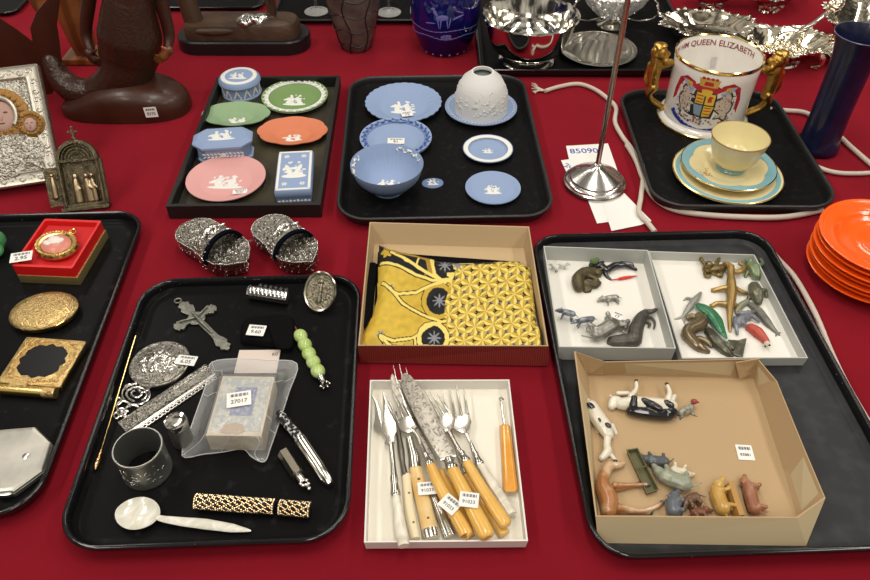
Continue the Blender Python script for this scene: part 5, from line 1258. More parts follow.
# pen
c2 = lambda X, Y: cr2(X, Y, 190, 340, 2.635)
p0, p1, p2 = W(*c2(234, 192), Z + .0075), W(*c2(291, 262), Z + .0075), W(*c2(371, 380), Z + .0070)
pe = Thing('fountain_pen', 'pen with black checked barrel and bright silver cap', 'pen', tuple(W(*c2(300, 280), Z)))
pe.part('checked_barrel', MB().tube([p0, p0.lerp(p1, .15), p1], [.0046, .0060, .0064], 20), mat('black_pearl', (.012, .012, .014), .15, coat=.5, var=('voro', 260, (.5, .5, .5), .60, .64)), world=True)
dd = (p2 - p1).normalized()
q = MB(); q.tube([p1 - dd * .001, p1 + dd * .002, p1 + dd * .004, p1.lerp(p2, .6), p2 - dd * .006, p2], [.0080, .0083, .0081, .0078, .0064, .0042], 24)
cp_ = pe.part('silver_cap', q, m_silver, world=True)
q = MB(); sd = Vector((-dd.y, dd.x, 0)); q.tube([p1 + dd * .006 - sd * .0055 + Vector((0, 0, .006)), p1.lerp(p2, .5) - sd * .0065 + Vector((0, 0, .0055)), p2 - dd * .008 - sd * .006 + Vector((0, 0, .003))], [.0010, .0012, .0018], 8)
pe.part('clip', q, m_silver, parent=cp_, world=True)
pe.part('dark_band', MB().tube([p1 + dd * .0035, p1 + dd * .0048], .0085, 24), ink, parent=cp_, world=True)
# flacon
p0, p1 = W(*c2(247, 296), Z + .007), W(*c2(283, 352), Z + .007); dd = (p1 - p0).normalized()
fl_ = Thing('silver_flacon', 'small six-sided silver flask with ornamental stopper beside the pen', 'flask', tuple(W(*c2(265, 325), Z)))
fl_.part('faceted_body', MB().tube([p0, p1], [.0078, .0078], 6), mat('warm_silver', (.52, .47, .38), .25, 1, bump=('noise', 60, .2, .001)), world=True, smooth=False)
q = MB(); e = W(*c2(300, 376), Z + .007)
q.tube([p1, p1 + dd * .003, p1 + dd * .005, p1 + dd * .007, e], [.0065, .0080, .0045, .0050, .0038], 12); 
for k in range(7): a_ = k * .9; q.ell(e + dd * (.003 if k == 0 else .001) + Vector((math.cos(a_) * .004, math.sin(a_) * .004, .001)), (.0030, .0024, .0028), None, 8, 6)
q.ell(W(*c2(314, 392), Z + .006), .0026)
fl_.part('ornate_stopper', q, m_silver2, world=True)
# beaded tube in two pieces
m_beadg = mat('gold_bead', (.85, .66, .42), .22, 1); m_beadb = mat('black_bead', (.012, .010, .010), .2)
def beaded(label, a, b, r):
    A, B = W(*a, Z + r), W(*b, Z + r); d_ = B - A; L_ = d_.length; an = math.atan2(d_.y, d_.x)
    t = Thing('beaded_case', label, 'case', (A.x, A.y, Z), an, None)
    t.part('tube_core', MB().lathe([(0, 0), (r * .72, 0), (r * .88, .002), (r * .88, L_ - .002), (r * .72, L_), (0, L_)], 24, M=TR(0, 0, r) @ RY(R(90))), m_beadb)
    g, b2 = MB(), MB(); nr_ = max(3, int(L_ / .0024)); na = 18
    for i in range(nr_):
        x = .0015 + (L_ - .003) * i / (nr_ - 1)
        for k in range(na):
            a_ = 2 * math.pi * (k + .5 * (i % 2)) / na
            if math.sin(a_) < -.5: continue
            tgt = b2 if (k * 2 + i) % 6 in (0, 1) and 0 < i < nr_ - 1 else g
            (tgt).ell((x, r * .9 * math.cos(a_), r + r * .9 * math.sin(a_)), .0014, None, 6, 4)
    t.part('gold_beadwork', g, m_beadg, label='gold beads'); t.part('black_beadwork', b2, m_beadb, label='black beads in diagonal bands')
beaded('long tube covered in gold and black beads in diagonal bands', (195, 501.5), (275, 507), .0088)
beaded('short bead-covered end piece right of the long beaded tube', (279, 507.5), (311, 510), .0088)
# ------------------------------------------------------------------ card boxes
def inset(P, t):
    """move the corners of a convex quad inward by t"""
    out = []; n = len(P); c0 = sum(P, Vector()) / n
    for i in range(n):
        a, b, c_ = P[i - 1], P[i], P[(i + 1) % n]
        u = (a - b).normalized(); v = (c_ - b).normalized(); s = math.sqrt(max(1e-6, 1 - u.dot(v) ** 2))
        out.append(b + (u + v) * (t / s))
    return out
def wall_box(t, rim, base, z0, th, m_out, m_in, lift=.0009, names=('box_walls', 'box_floor')):
    """rim, base: world corners; card walls of thickness th and a floor"""
    bi = inset(base, th); ri_ = inset(rim, th)
    q = MB(); q.loft([[tuple(p) for p in base], [tuple(p) for p in rim], [tuple(p) for p in ri_], [(p.x, p.y, z0 + lift) for p in bi]], closed=True)
    w_ = t.part(names[0], q, m_out, world=True, smooth=False)
    q = MB(); q.prism([(p.x, p.y) for p in inset(base, th * .5)], z0 + .0001, z0 + lift)
    t.part(names[1], q, m_in, world=True, smooth=False)
    return w_
m_gbox = mat('grey_card', (.46, .47, .44), .65, bump=('noise', 300, .1, .0003)); m_wcard = mat('white_card', (.74, .72, .66), .65)
m_cream_c = mat('cream_card', (.74, .70, .60), .6)
def px_box(name, label, rim_px, zr, z0, th, m_out, m_in, flare=0.0):
    rim = [W(p[0], p[1], zr) for p in rim_px]; c0 = sum(rim, Vector()) / 4
    base = [Vector((c0.x + (p.x - c0.x) * (1 - flare), c0.y + (p.y - c0.y) * (1 - flare), z0)) for p in rim]
    t = Thing(name, label, 'box', (c0.x, c0.y, z0)); wall_box(t, rim, base, z0, th, m_out, m_in); return t, rim, base
# order: BL, BR, TR, TL
g1, g1r, g1b = px_box('card_box', 'pale grey card box with pewter toy animals, left of the two at back', [(559, 347), (676, 348.5), (648, 250), (543.5, 246)], .030, FZ, .0016, m_gbox, m_wcard, .01)
g2, g2r, g2b = px_box('card_box', 'white card lid holding toy lizard, dolphin and frog, right one at back', [(682, 358.5), (808, 358), (754.5, 254.5), (648.5, 251)], .020, FZ, .0016, m_gbox, m_wcard, .01)
wbx, wr, wb = px_box('white_box', 'shallow white card box holding old knives and forks', [(364, 542.5), (528, 541), (509.3, 379.5), (370, 380)], .018, .0018, .0018, mat('white_box_card', (.70, .68, .63), .6), m_cream_c, .012)
sxb = [(357.7, 346), (548.7, 346.5), (529.4, 226.5), (369.3, 222)]
rim = [W(p[0], p[1], .034) for p in sxb]; base = [W(360.5, 362.5, .0018), W(547.5, 366, .0018), None, None]
base[2] = Vector((rim[2].x - .004, rim[2].y - .012, .0018)); base[3] = Vector((rim[3].x + .004, rim[3].y - .012, .0018))
c0 = sum(rim, Vector()) / 4
m_tan = mat('tan_card', (.47, .34, .19), .75, bump=('noise', 200, .1, .0003)); m_redbox = mat('red_checked_print', (.16, .010, .012), .45, var=('rib', 110, (.22, .05, .03), .55, .8))
scb = Thing('scarf_box', 'red-printed card box with tan inside holding a black and gold scarf', 'box', (c0.x, c0.y, .0018))
bi = inset(base, .0034); ri_ = inset(rim, .0022)
q = MB().loft([[tuple(p) for p in base], [tuple(p) for p in rim]], False, False); scb.part('printed_outside', q, m_redbox, world=True, smooth=False, label='dark red printed outer walls')
q = MB().loft([[tuple(p) for p in inset(rim, .0004)], [tuple(p + Vector((0, 0, .0006))) for p in inset(rim, .0008)], [tuple(p) for p in ri_], [(p.x, p.y, .0032) for p in bi]], False, True); scb.part('tan_lining', q, m_tan, world=True, smooth=False, label='plain tan card inner walls and floor')
# tan farm animal box
zr = .036
rimp = [((595.5, 516.5), zr), ((797.5, 518), zr), ((825.5, 498), zr + .002), ((803.5, 446), zr + .004), ((777, 381), zr), ((758, 358.5), zr), ((605, 361.5), zr), ((574, 351), zr + .003)]
basep = [(598, 543), (806, 546), (801, 528), (784, 470), (758, 390), (753, 378), (606, 375), (587, 375)]
rim = [W(p[0][0], p[0][1], p[1]) for p in rimp]; base = [W(p[0], p[1], FZ) for p in basep]
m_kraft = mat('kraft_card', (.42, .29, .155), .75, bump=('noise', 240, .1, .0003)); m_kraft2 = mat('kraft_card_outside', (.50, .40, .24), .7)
kb = Thing('cardboard_tray_box', 'open tan cardboard box lid with toy farm animals, front right', 'box', tuple((base[0] + base[4]) / 2))
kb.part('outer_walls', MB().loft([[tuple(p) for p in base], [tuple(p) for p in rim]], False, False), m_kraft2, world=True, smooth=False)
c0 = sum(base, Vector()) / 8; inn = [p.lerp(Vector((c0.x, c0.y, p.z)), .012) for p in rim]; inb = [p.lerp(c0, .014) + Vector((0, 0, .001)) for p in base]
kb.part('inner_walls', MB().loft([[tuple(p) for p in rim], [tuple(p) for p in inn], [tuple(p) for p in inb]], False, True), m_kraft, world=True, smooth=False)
q = MB()   # folded corner flaps
a0, a1, a2 = W(576, 352, .038), W(604, 361, .036), W(602, 372, .012)
q.loft([[tuple(a0), tuple(a1), tuple(W(603, 373, .010)), tuple(W(586, 372, .010))], [tuple(p + Vector((.001, -.0015, 0))) for p in (a0, a1, W(603, 373, .010), W(586, 372, .010))]])
kb.part('corner_flap', q, m_kraft, world=True, smooth=False)
q = MB(); q.loft([[tuple(W(x, y, z)) for x, y, z in ((736, 362, .037), (760, 358, .038), (757, 372, .012), (740, 378, .010))], [tuple(W(x, y, z) + Vector((-.001, -.0015, 0))) for x, y, z in ((736, 362, .037), (760, 358, .038), (757, 372, .012), (740, 378, .010))]])
kb.part('corner_flap', q, m_kraft, world=True, smooth=False)
sticker(kb, None, flatM(745, 452.5, FZ + .0016, R(-4)), .019, .021, '83881')
sticker(g1, None, Matrix.Translation(W(604.5, 356, .0)) @ Matrix.Translation((0, -.0, .0)) @ TR(0, 0, .014) @ RX(R(88)), .014, .011, '43')

# ------------------------------------------------------------------ scarf
def scarf():
    ox, oy, s = 350, 210, 3.624
    step = 2.0; X0, X1, Y0, Y1 = 26, 702, 108, 518
    out = [(105, 112), (130, 122), (190, 140), (285, 158), (330, 172), (440, 178), (520, 172), (600, 168), (655, 196), (668, 300), (680, 400), (696, 500), (560, 508), (440, 512), (350, 512), (240, 516), (180, 505), (120, 498), (38, 482), (40, 440), (80, 370), (98, 300), (100, 200)]
    def inside(x, y):
        c_ = False; n = len(out)
        for i in range(n):
            (xa, ya), (xb, yb) = out[i], out[(i + 1) % n]
            if (ya > y) != (yb > y) and x < (xb - xa) * (y - ya) / (yb - ya) + xa: c_ = not c_
        return c_
    def sd(x, y, pts):
        m = 1e9
        for (xa, ya), (xb, yb) in zip(pts, pts[1:]):
            dx, dy = xb - xa, yb - ya; t = max(0, min(1, ((x - xa) * dx + (y - ya) * dy) / (dx * dx + dy * dy + 1e-9)))
            m = min(m, math.hypot(x - xa - t * dx, y - ya - t * dy))
        return m
    def edge_d(x, y): return sd(x, y, out + [out[0]])
    K = (.010, .010, .012); G = (.50, .335, .04); Yl = (.74, .60, .16); Dk = (.36, .22, .03); Gy = (.22, .23, .25)
    arc = lambda cx, cy, rx, ry, a0, a1: [(cx + rx * math.cos(R(a0 + (a1 - a0) * k / 14)), cy + ry * math.sin(R(a0 + (a1 - a0) * k / 14))) for k in range(15)]
    pods = [(342, 204, 44, 44), (322, 335, 46, 50), (303, 470, 46, 44)]
    lines = []   # (points, black width, inner width, colour)
    lines.append(([(112, 188), (170, 205), (240, 240), (300, 262), (350, 262)], 9, 5, Yl))
    lines.append(([(150, 152), (220, 195), (290, 240), (345, 268)], 9, 6, Yl))
    lines.append(([(145, 285), (190, 345), (260, 385), (330, 410), (355, 408)], 9, 5, Yl))
    lines.append(([(118, 262), (150, 295), (175, 310), (240, 305), (290, 280), (350, 262)], 8, 5, Yl))
    lines.append(([(110, 460), (160, 480), (230, 470), (280, 430), (340, 408)], 8, 5, Yl))
    lines.append(([(110, 462), (150, 500), (240, 515)], 9, 6, Yl)); lines.append(([(235, 470), (240, 515)], 8, 4, Yl))
    lines.append(([(130, 130), (180, 150), (280, 175), (292, 235)], 11, 8, Dk)); lines.append(([(250, 175), (240, 205), (200, 190)], 5, 3, Yl))
    for cx, cy, rx, ry in pods: lines.append((arc(cx - 2, cy, rx + 6, ry + 8, -45 if cy > 300 else 60, 320 if cy > 250 and cy < 400 else 210 if cy < 300 else 320)[::1] if cy > 250 else [(298, 165), (296, 200), (305, 240), (330, 262), (362, 258), (372, 240), (358, 238)], 11, 8, Yl if cy != 335 else G))
    def star(x, y, cx, cy, r):
        d = math.hypot(x - cx, y - cy); a = math.atan2(y - cy, x - cx); return d < r * (.34 + .66 * abs(math.cos(4 * a)) ** 5)
    def col(x, y):
        n = noise.noise((x * .05, y * .05, 0)); n2 = noise.noise((x * .3, y * .3, 2))
        seam = 352 + 10 * math.sin(y * .03) + (20 if y < 260 else 0)
        if x > seam:
            if y < 202 - .05 * (x - 350) and y > 0 and not (x > 520): 
                if star(x, y, 388, 200, 26): return Gy
                if abs(y - 186) < 7 and 395 < x < 450: return Yl
                return K
            if star(x, y, 388, 204, 26): return Gy
            P_ = 66; u = x + y * .10; v = y * 1.12 + .08 * x
            r0 = round(v / (P_ * .866)); best = None
            for rr in (r0 - 1, r0, r0 + 1):
                cx0 = P_ * (rr % 2) * .5; k0 = round((u - cx0) / P_)
                for kk in (k0 - 1, k0, k0 + 1):
                    cx, cy = cx0 + kk * P_, rr * P_ * .866; d = (u - cx) ** 2 + (v - cy) ** 2
                    if best is None or d < best[0]: best = (d, cx, cy)
            d = math.sqrt(best[0]); a = math.atan2(v - best[2], u - best[1])
            s6 = (a / (math.pi / 3)) % 1.0; e = abs(s6 - .5) * 2      # 0 mid petal, 1 between petals
            R1 = P_ * .577
            petal = P_ * .5 * (1 - .45 * e)
            if e > .86 and d > 5: return K if int(a * 3) % 2 else Dk
            if d < P_ * .58 * (1 - .52 * e * e) and d > 1.5:
                return Yl if s6 < .5 else G
            k_ = int(math.floor(a / (math.pi / 3))) % 3
            return (K, Gy, K)[k_] if e > .35 else Dk
        for i, (cx, cy, rx, ry) in enumerate(pods):
            if star(x, y, cx + 2, cy, 27): return Gy
        for pts, bw_, iw, c_ in lines:
            d = sd(x, y, pts)
            if d < iw: return c_
        for i, (cx, cy, rx, ry) in enumerate(pods):
            if ((x - cx) / (rx + 3)) ** 2 + ((y - cy) / (ry + 4)) ** 2 < 1: return K
        for pts, bw_, iw, c_ in lines:
            if sd(x, y, pts) < bw_: return K
        if math.hypot(x - 135, y - 150) < 24 * (.6 + .4 * abs(math.cos(3 * math.atan2(y - 150, x - 135)))): return G
        if (math.hypot(x - 146, y - 286) < 15 * (.5 + .5 * abs(math.cos(3 * math.atan2(y - 286, x - 146)))) or math.hypot(x - 112, y - 458) < 15 * (.5 + .5 * abs(math.cos(3 * math.atan2(y - 458, x - 112))))): return Gy
        if y < 200 + .28 * (x - 110) - 6 and y < 260: return K
        if ((x - 210) / 60) ** 2 + ((y - 212 - (x - 210) * .45) / 13) ** 2 < 1: return K
        return tuple(max(0, G[i] * (1.05 + .22 * n + .12 * n2) + (.10, .10, .03)[i] * max(0, .5 - abs(x - 150) / 200)) for i in range(3))
    nx, ny = int((X1 - X0) / step), int((Y1 - Y0) / step)
    vid = {}; vs = []; cs = []; fs = []; ylim = W(450, 346.4, .034).y + .0045
    def hz(x, y):
        e = min(1, edge_d(x, y) / 46); ef = min(1, max(e, (y - 400) / 60 if 120 < x < 690 else 0)); z = .0190 + .0120 * (1 - (1 - ef) ** 2.2)
        z += .0016 * noise.noise((x * .012, y * .016, 5)) + .0012 * noise.noise((x * .04, y * .03, 9))
        f = abs(x - (545 - (y - 280) * 1.6)) ; z += .0022 * math.exp(-(f / 12) ** 2) * (1 if 230 < y < 340 else .25)
        f2 = sd(x, y, [(372, 205), (392, 260), (372, 300)]); z += .0025 * math.exp(-(f2 / 10) ** 2)
        f3 = sd(x, y, [(470, 360), (560, 330), (640, 290)]); z += .0030 * math.exp(-(f3 / 9) ** 2)
        return z
    def vert(i, j):
        if (i, j) not in vid:
            x, y = X0 + i * step, Y0 + j * step; z = hz(x, y); w_ = W(ox + x / s, oy + y / s, .028); vid[(i, j)] = len(vs); vs.append((w_.x, max(w_.y, ylim), z)); cs.append((*col(x, y), 1))
        return vid[(i, j)]
    for j in range(ny):
        for i in range(nx):
            if inside(X0 + (i + .5) * step, Y0 + (j + .5) * step):
                fs.append((vert(i, j), vert(i, j + 1), vert(i + 1, j + 1), vert(i + 1, j)))
    me = bpy.data.meshes.new('silk_scarf'); c0 = W(452, 300, .0035)
    me.from_pydata([(v[0] - c0.x, v[1] - c0.y, v[2] - c0.z) for v in vs], [], fs); me.update()
    at = me.color_attributes.new('print', 'FLOAT_COLOR', 'POINT'); at.data.foreach_set('color', [q_ for c_ in cs for q_ in c_])
    for p in me.polygons: p.use_smooth = True
    m = mat('printed_silk', (.5, .4, .1), .5, spec=.2, bump=('noise', 500, .15, .0003)); nt = m.node_tree
    a_ = nt.nodes.new('ShaderNodeVertexColor'); a_.layer_name = 'print'; nt.links.new(a_.outputs['Color'], nt.nodes['Principled BSDF'].inputs['Base Color'])
    me.materials.append(m)
    t = Thing('silk_scarf', 'folded silk scarf in gold and black with star and petal print', 'scarf', tuple(c0))
    o = bpy.data.objects.new('printed_fold', me); COL.objects.link(o); o.parent = t.o
    sm = o.modifiers.new('thick', 'SOLIDIFY'); sm.thickness = .0016; sm.offset = -1
    q = MB(); q.tube([W(373, 266, .012), W(369, 290, .013), W(365, 330, .012)], [.0075, .0085, .0085], 12)
    t.part('black_rolled_edge', q, m_felt, world=True, label='plain black rolled side of the scarf')
    q = MB(); P = [W(378, 252, .0075), W(520, 262, .0075), W(538, 340, .0075), W(372, 338, .0075)]; q.prism([(p.x, p.y) for p in P], .0036, .0085)
    t.part('under_folds', q, m_felt, world=True, bevel=.002)
scarf()

# ------------------------------------------------------------------ cutlery in the white box
m_yel = mat('yellow_celluloid', (.64, .345, .065), .22, coat=.3, var=('noise', 22, (.72, .44, .11), .35, .7)); m_bone = mat('cream_bone', (.70, .60, .40), .3, coat=.2)
m_pearl = mat('pearl_handle', (.55, .50, .40), .15, coat=.5, var=('swirl', 30, (.74, .70, .60), .35, .7)); m_amb = mat('amber_celluloid', (.62, .26, .035), .15, coat=.4, var=('noise', 40, (.72, .36, .07), .35, .7))
m_steel = mat('old_plate_silver', (.60, .57, .51), .2, 1, bump=('noise', 120, .1, .0006)); m_blade = mat('engraved_blade', (.42, .39, .34), .34, .85, bump=('swirl', 110, .5, .001), var=('swirl', 110, (.20, .18, .15), .5, .64))
cX = lambda X, Y, z: W(350 + X / 2.9, 360 + Y / 2.9, z)
def cut(name, label, cat_, at): return Thing(name, label, cat_, tuple(cX(at[0], at[1], .0028)), 0, None)
def handle(t, pts, r, m, name='handle', flat=.72, label=None):
    P = smooth_path([cX(*p) for p in pts], 4); return t.part(name, MB().tube(P, lerps(r, len(P)), 18, flat=flat), m, world=True, label=label)
def ferrule(t, a, b, r0, r1):
    A, B = cX(*a), cX(*b); P = [A.lerp(B, k / 6) for k in range(7)]; rs = [r0, r0 * 1.12, r0 * .98, (r0 + r1) / 2, r1 * .98, r1 * 1.15, r1]
    t.part('ferrule', MB().tube(P, rs, 18, flat=.8), m_steel, world=True)
def flatpoly(pts, th=.0012): # X,Y,z points -> thin plate following z
    top = [cX(*p) for p in pts]; q = MB(); q.loft([[tuple(p - Vector((0, 0, th / 2))) for p in top], [tuple(p + Vector((0, 0, th / 2))) for p in top]]); return q
def fork(t, neck, base, tips, roots, rt=.0011, shoulder=None):
    q = MB(); P = smooth_path([cX(*p) for p in neck], 5); q.tube(P, lerps([.0034, .0022, .0020, .0028], len(P)), 12, flat=.6)
    hd_ = t.part('neck', q, m_steel, world=True)
    t.part('fork_head', flatpoly(shoulder, .0016), m_steel, world=True, bevel=.0004)
    for tp, rt_ in zip(tips, roots):
        a, b = cX(*rt_), cX(*tp); m_ = a.lerp(b, .55) + Vector((0, 0, .0012)); t.part('tine', MB().tube(smooth_path([a, m_, b], 4), lerps([.0017, .0014, .0004], 9), 8, flat=.8), m_steel, world=True)
h0, h1, h2 = .0085, .0165, .0235
# bottom layer
t = cut('bone_handled_fork', 'thin cream bone handled piece with rivets, second from left', 'fork', (170, 400))
handle(t, [(163, 332, h0), (172, 430, h0), (190, 518, h0)], [.0050, .0055, .0058, .0050], m_bone)
q = MB(); q.tube(smooth_path([cX(160, 336, h0), cX(153, 300, h0), cX(148, 260, h0 + .002), cX(140, 205, h0 + .002), cX(133, 150, h0 + .004)], 4), lerps([.0040, .0030, .0040, .0026, .0012], 17), 12); t.part('dark_shank', q, mat('dark_steel', (.16, .14, .12), .35, .9), world=True)
for Y in (385, 470): t.part('rivet', MB().ell(cX(163 + (Y - 330) * .15, Y, h0 + .0040), (.0013, .0013, .0006)), mat('rivet_dark', (.15, .07, .02), .4), world=True)
t = cut('bone_handled_knife', 'wide amber horn handled piece with two dark rivets and silver end cap', 'knife', (215, 400))
handle(t, [(190, 312, h0), (210, 400, h0), (232, 495, h0)], [.0075, .0085, .0088, .0090], mat('horn_amber', (.60, .36, .10), .3, coat=.3, var=('noise', 30, (.72, .54, .28), .35, .7)), flat=.62)
q = MB(); q.tube([cX(231, 492, h0), cX(233, 500, h0), cX(237, 518, h0)], [.0094, .0096, .0088], 18, flat=.66); t.part('end_cap', q, m_steel, world=True)
q = MB(); q.tube(smooth_path([cX(190, 314, h0), cX(186, 280, h0), cX(178, 250, h0 + .001), cX(172, 225, h0 + .001)], 4), lerps([.0078, .0070, .0050, .0045], 13), 18, flat=.7); t.part('bolster', q, m_steel, world=True)
for Y in (345, 385, 458): t.part('rivet', MB().ell(cX(192 + (Y - 312) * .235, Y, h0 + .0050), (.0018, .0018, .0008)), mat('rivet_dark', (0, 0, 0)), world=True)
t = cut('silver_handled_knife', 'silver handle with ribbed pattern between the yellow handles', 'knife', (270, 450))
handle(t, [(240, 385, h0), (262, 440, h0), (290, 512, h0)], [.0045, .0052, .0066, .0068], m_steel, flat=.6)
q = MB()
for k in (-1, 0, 1): q.tube([cX(240 + k * 4, 390, h0 + .003), cX(262 + k * 7, 440, h0 + .0034), cX(288 + k * 11, 506, h0 + .0040)], .0007, 6)
t.part('handle_ribs', q, m_silver2, world=True)
t = cut('table_fork', 'yellow handled piece buried lowest in the pile, only handle end showing right', 'fork', (400, 450))
handle(t, [(340, 330, h0), (395, 420, h0), (448, 506, h0)], [.0050, .0060, .0068, .0062], m_yel)
q = MB(); q.tube([cX(338, 328, h0), cX(310, 260, h0), cX(290, 200, h0)], [.0045, .0022, .003], 12, flat=.6); t.part('neck', q, m_steel, world=True)
t = cut('table_knife', 'yellow handled knife under the large engraved knife, end just showing', 'knife', (340, 440))
handle(t, [(262, 320, h0), (320, 430, h0), (350, 512, h0)], [.0045, .0052, .0056, .0050], m_yel)
# left pearl fork
t = cut('serving_fork', 'leftmost silver serving fork with white pearl handle and flared two-point head', 'fork', (135, 350))
handle(t, [(133, 394, h1 + .001), (142, 460, h1 + .001), (156, 540, h1 + .003)], [.0046, .0052, .0062, .0068, .0060], m_pearl, label='white pearl handle')
ferrule(t, (127, 338, h1), (133, 396, h1 + .001), .0044, .0052)
q = MB(); q.tube(smooth_path([cX(128, 342, h1), cX(124, 290, h1 - .003), cX(118, 240, h1 - .005)], 4), lerps([.0040, .0030, .0032], 9), 12, flat=.7); t.part('neck', q, m_steel, world=True)
zz = h1 - .006
t.part('fork_head', flatpoly([(118, 252, zz), (100, 244, zz), (104, 228, zz), (92, 212, zz), (68, 192, zz), (73, 160, zz), (72, 130, zz), (60, 98, zz), (78, 122, zz), (88, 150, zz), (90, 178, zz), (96, 178, zz), (97, 150, zz), (96, 120, zz), (94, 88, zz), (106, 122, zz), (122, 150, zz), (132, 180, zz), (138, 200, zz), (128, 222, zz), (130, 240, zz)], .0016), m_steel, world=True, bevel=.0004)
# carving fork behind
t = cut('carving_fork', 'slim steel blade and fine points rising above the big knife at back', 'fork', (150, 120))
zz = h1 - .004
t.part('blade', flatpoly([(118, 48, zz + .006), (124, 40, zz + .006), (138, 60, zz + .005), (200, 190, zz), (250, 290, zz), (236, 296, zz), (190, 210, zz), (122, 84, zz + .005)], .0012), m_blade, world=True)
for (X, Y) in ((126, 16), (143, 12), (162, 22)): t.part('tine', MB().tube([cX(X + 38, Y + 120, zz + .002), cX(X + 8, Y + 40, .019), cX(X, Y, .022)], [.0012, .0009, .0003], 8), m_steel, world=True)
# three tine fork with yellow handle
t = cut('table_fork', 'silver fork with three broad tines and plump yellow handle, left of the big knife', 'fork', (230, 330))
handle(t, [(232, 302, h1 + .003), (262, 370, h1 + .003), (330, 492, h1 + .003), (338, 508, h1 + .003)], [.0052, .0060, .0068, .0076, .0076, .0050], m_yel)
ferrule(t, (218, 272, h1 + .002), (232, 306, h1 + .003), .0036, .0055)
fork(t, [(218, 276, h1 + .002), (205, 240, h1 - .001), (190, 212, h1 - .002), (178, 196, h1 - .002)], None, [(100, 94, h1 + .001), (126, 100, h1 + .001), (150, 120, h1 + .001)], [(142, 182, h1 - .002), (158, 175, h1 - .002), (178, 168, h1 - .002)], shoulder=[(168, 212, h1 - .002), (146, 204, h1 - .002), (134, 178, h1 - .002), (150, 168, h1 - .002), (172, 160, h1 - .002), (190, 166, h1 - .002), (196, 186, h1 - .002), (190, 204, h1 - .002)])
t_l = t
# right-hand forks
t = cut('table_fork', 'silver fork with yellow handle right of the big knife', 'fork', (330, 270))
handle(t, [(336, 292, h1 + .001), (385, 375, h1 + .001), (442, 462, h1 + .001), (456, 482, h1 + .001)], [.0054, .0062, .0070, .0078, .0076, .0048], m_yel)
ferrule(t, (322, 266, h1 + .001), (338, 296, h1 + .001), .0038, .0055)
fork(t, [(322, 270, h1), (300, 230, h1 - .002), (288, 208, h1 - .003), (280, 196, h1 - .003)], None, [(212, 80, h1), (232, 92, h1), (252, 98, h1)], [(262, 168, h1 - .003), (274, 160, h1 - .003), (290, 156, h1 - .003)], shoulder=[(276, 208, h1 - .003), (258, 186, h1 - .003), (252, 164, h1 - .003), (272, 156, h1 - .003), (292, 150, h1 - .003), (304, 168, h1 - .003), (302, 190, h1 - .003), (292, 204, h1 - .003)])
t = cut('pastry_fork', 'broad four-tined silver fork with pale pearl handle at right of the pile', 'fork', (350, 230))
handle(t, [(378, 302, h0 + .002), (420, 370, h0 + .002), (470, 448, h0 + .002)], [.0048, .0056, .0064, .0060], m_pearl, label='pale pearl handle')
ferrule(t, (362, 268, h0 + .002), (378, 306, h0 + .002), .0036, .0052)
zf = h0 + .004
fork(t, [(362, 270, h0 + .002), (350, 240, h0 + .002), (338, 215, zf), (330, 200, zf)], None, [(268, 92, zf + .003), (288, 80, zf + .003), (308, 74, zf + .003), (330, 84, zf + .003)], [(292, 176, zf), (308, 170, zf), (325, 164, zf), (342, 160, zf)], shoulder=[(322, 212, zf), (300, 198, zf), (284, 178, zf), (300, 170, zf), (325, 160, zf), (346, 156, zf), (352, 180, zf), (346, 200, zf), (338, 210, zf)])
# large engraved knife on top
t = cut('table_knife', 'large broad engraved knife with yellow handle lying on top of the pile', 'knife', (290, 300))
handle(t, [(296, 314, h2), (340, 400, h2), (388, 492, h2), (400, 516, h2)], [.0068, .0078, .0086, .0094, .0092, .0058], m_yel)
ferrule(t, (286, 286, h2 - .001), (297, 318, h2), .0060, .0070)
zb = h2 - .001
t.part('engraved_blade', flatpoly([(150, 44, zb), (160, 38, zb), (176, 46, zb), (205, 84, zb), (250, 165, zb), (300, 262, zb), (304, 280, zb), (268, 292, zb), (255, 280, zb), (200, 185, zb), (158, 100, zb), (148, 68, zb)], .0018), m_blade, world=True, bevel=.0004)
q = MB(); q.tube([cX(262, 290, zb), cX(306, 278, zb)], .0020, 8, flat=.8); t.part('blade_shoulder', q, m_steel, world=True)
t_k = t
sticker(t_k, None, Matrix.Translation(cX(345, 405, h2 + .0075)) @ RZ(R(-8)), .021, .018, '91033')
sticker(t_l, None, Matrix.Translation(cX(290, 418, h1 + .0096)) @ RZ(R(-42)), .021, .018, '91033')
st = cut('price_label', 'white price sticker lying across the horn handle', 'label', (224, 372))
sticker(st, None, Matrix.Translation(cX(224, 372, h0 + .0068)) @ RZ(R(6)), .021, .016, '91033')
# button hook
t = cut('button_hook', 'amber handled steel button hook alone at right of the white box', 'button hook', (460, 280))
z_ = .0085
q = MB(); q.loft([[tuple(cX(x, y, z)) for x, y, z in ((434 + dx0, 190, z_ + dz), (446 + dx0 * .2, 184, z_ + dz), (464 - dx0, 190, z_ + dz), (488 - dx0, 372, z_ + dz), (482, 382, z_ + dz), (450, 382, z_ + dz), (444 + dx0, 374, z_ + dz))] for dx0, dz in ((6, -.0055), (0, -.003), (0, .002), (7, .0045))])
t.part('amber_handle', q, m_amb, world=True, bevel=.0012, angle=60)
q = MB(); q.tube(smooth_path([cX(450, 188, z_), cX(444, 160, z_), cX(441, 130, z_), cX(436, 118, z_), cX(434, 112, z_ + .001), cX(440, 110, z_ + .002), cX(445, 116, z_ + .001)], 5), .0013, 8); t.part('steel_hook', q, m_steel, world=True)
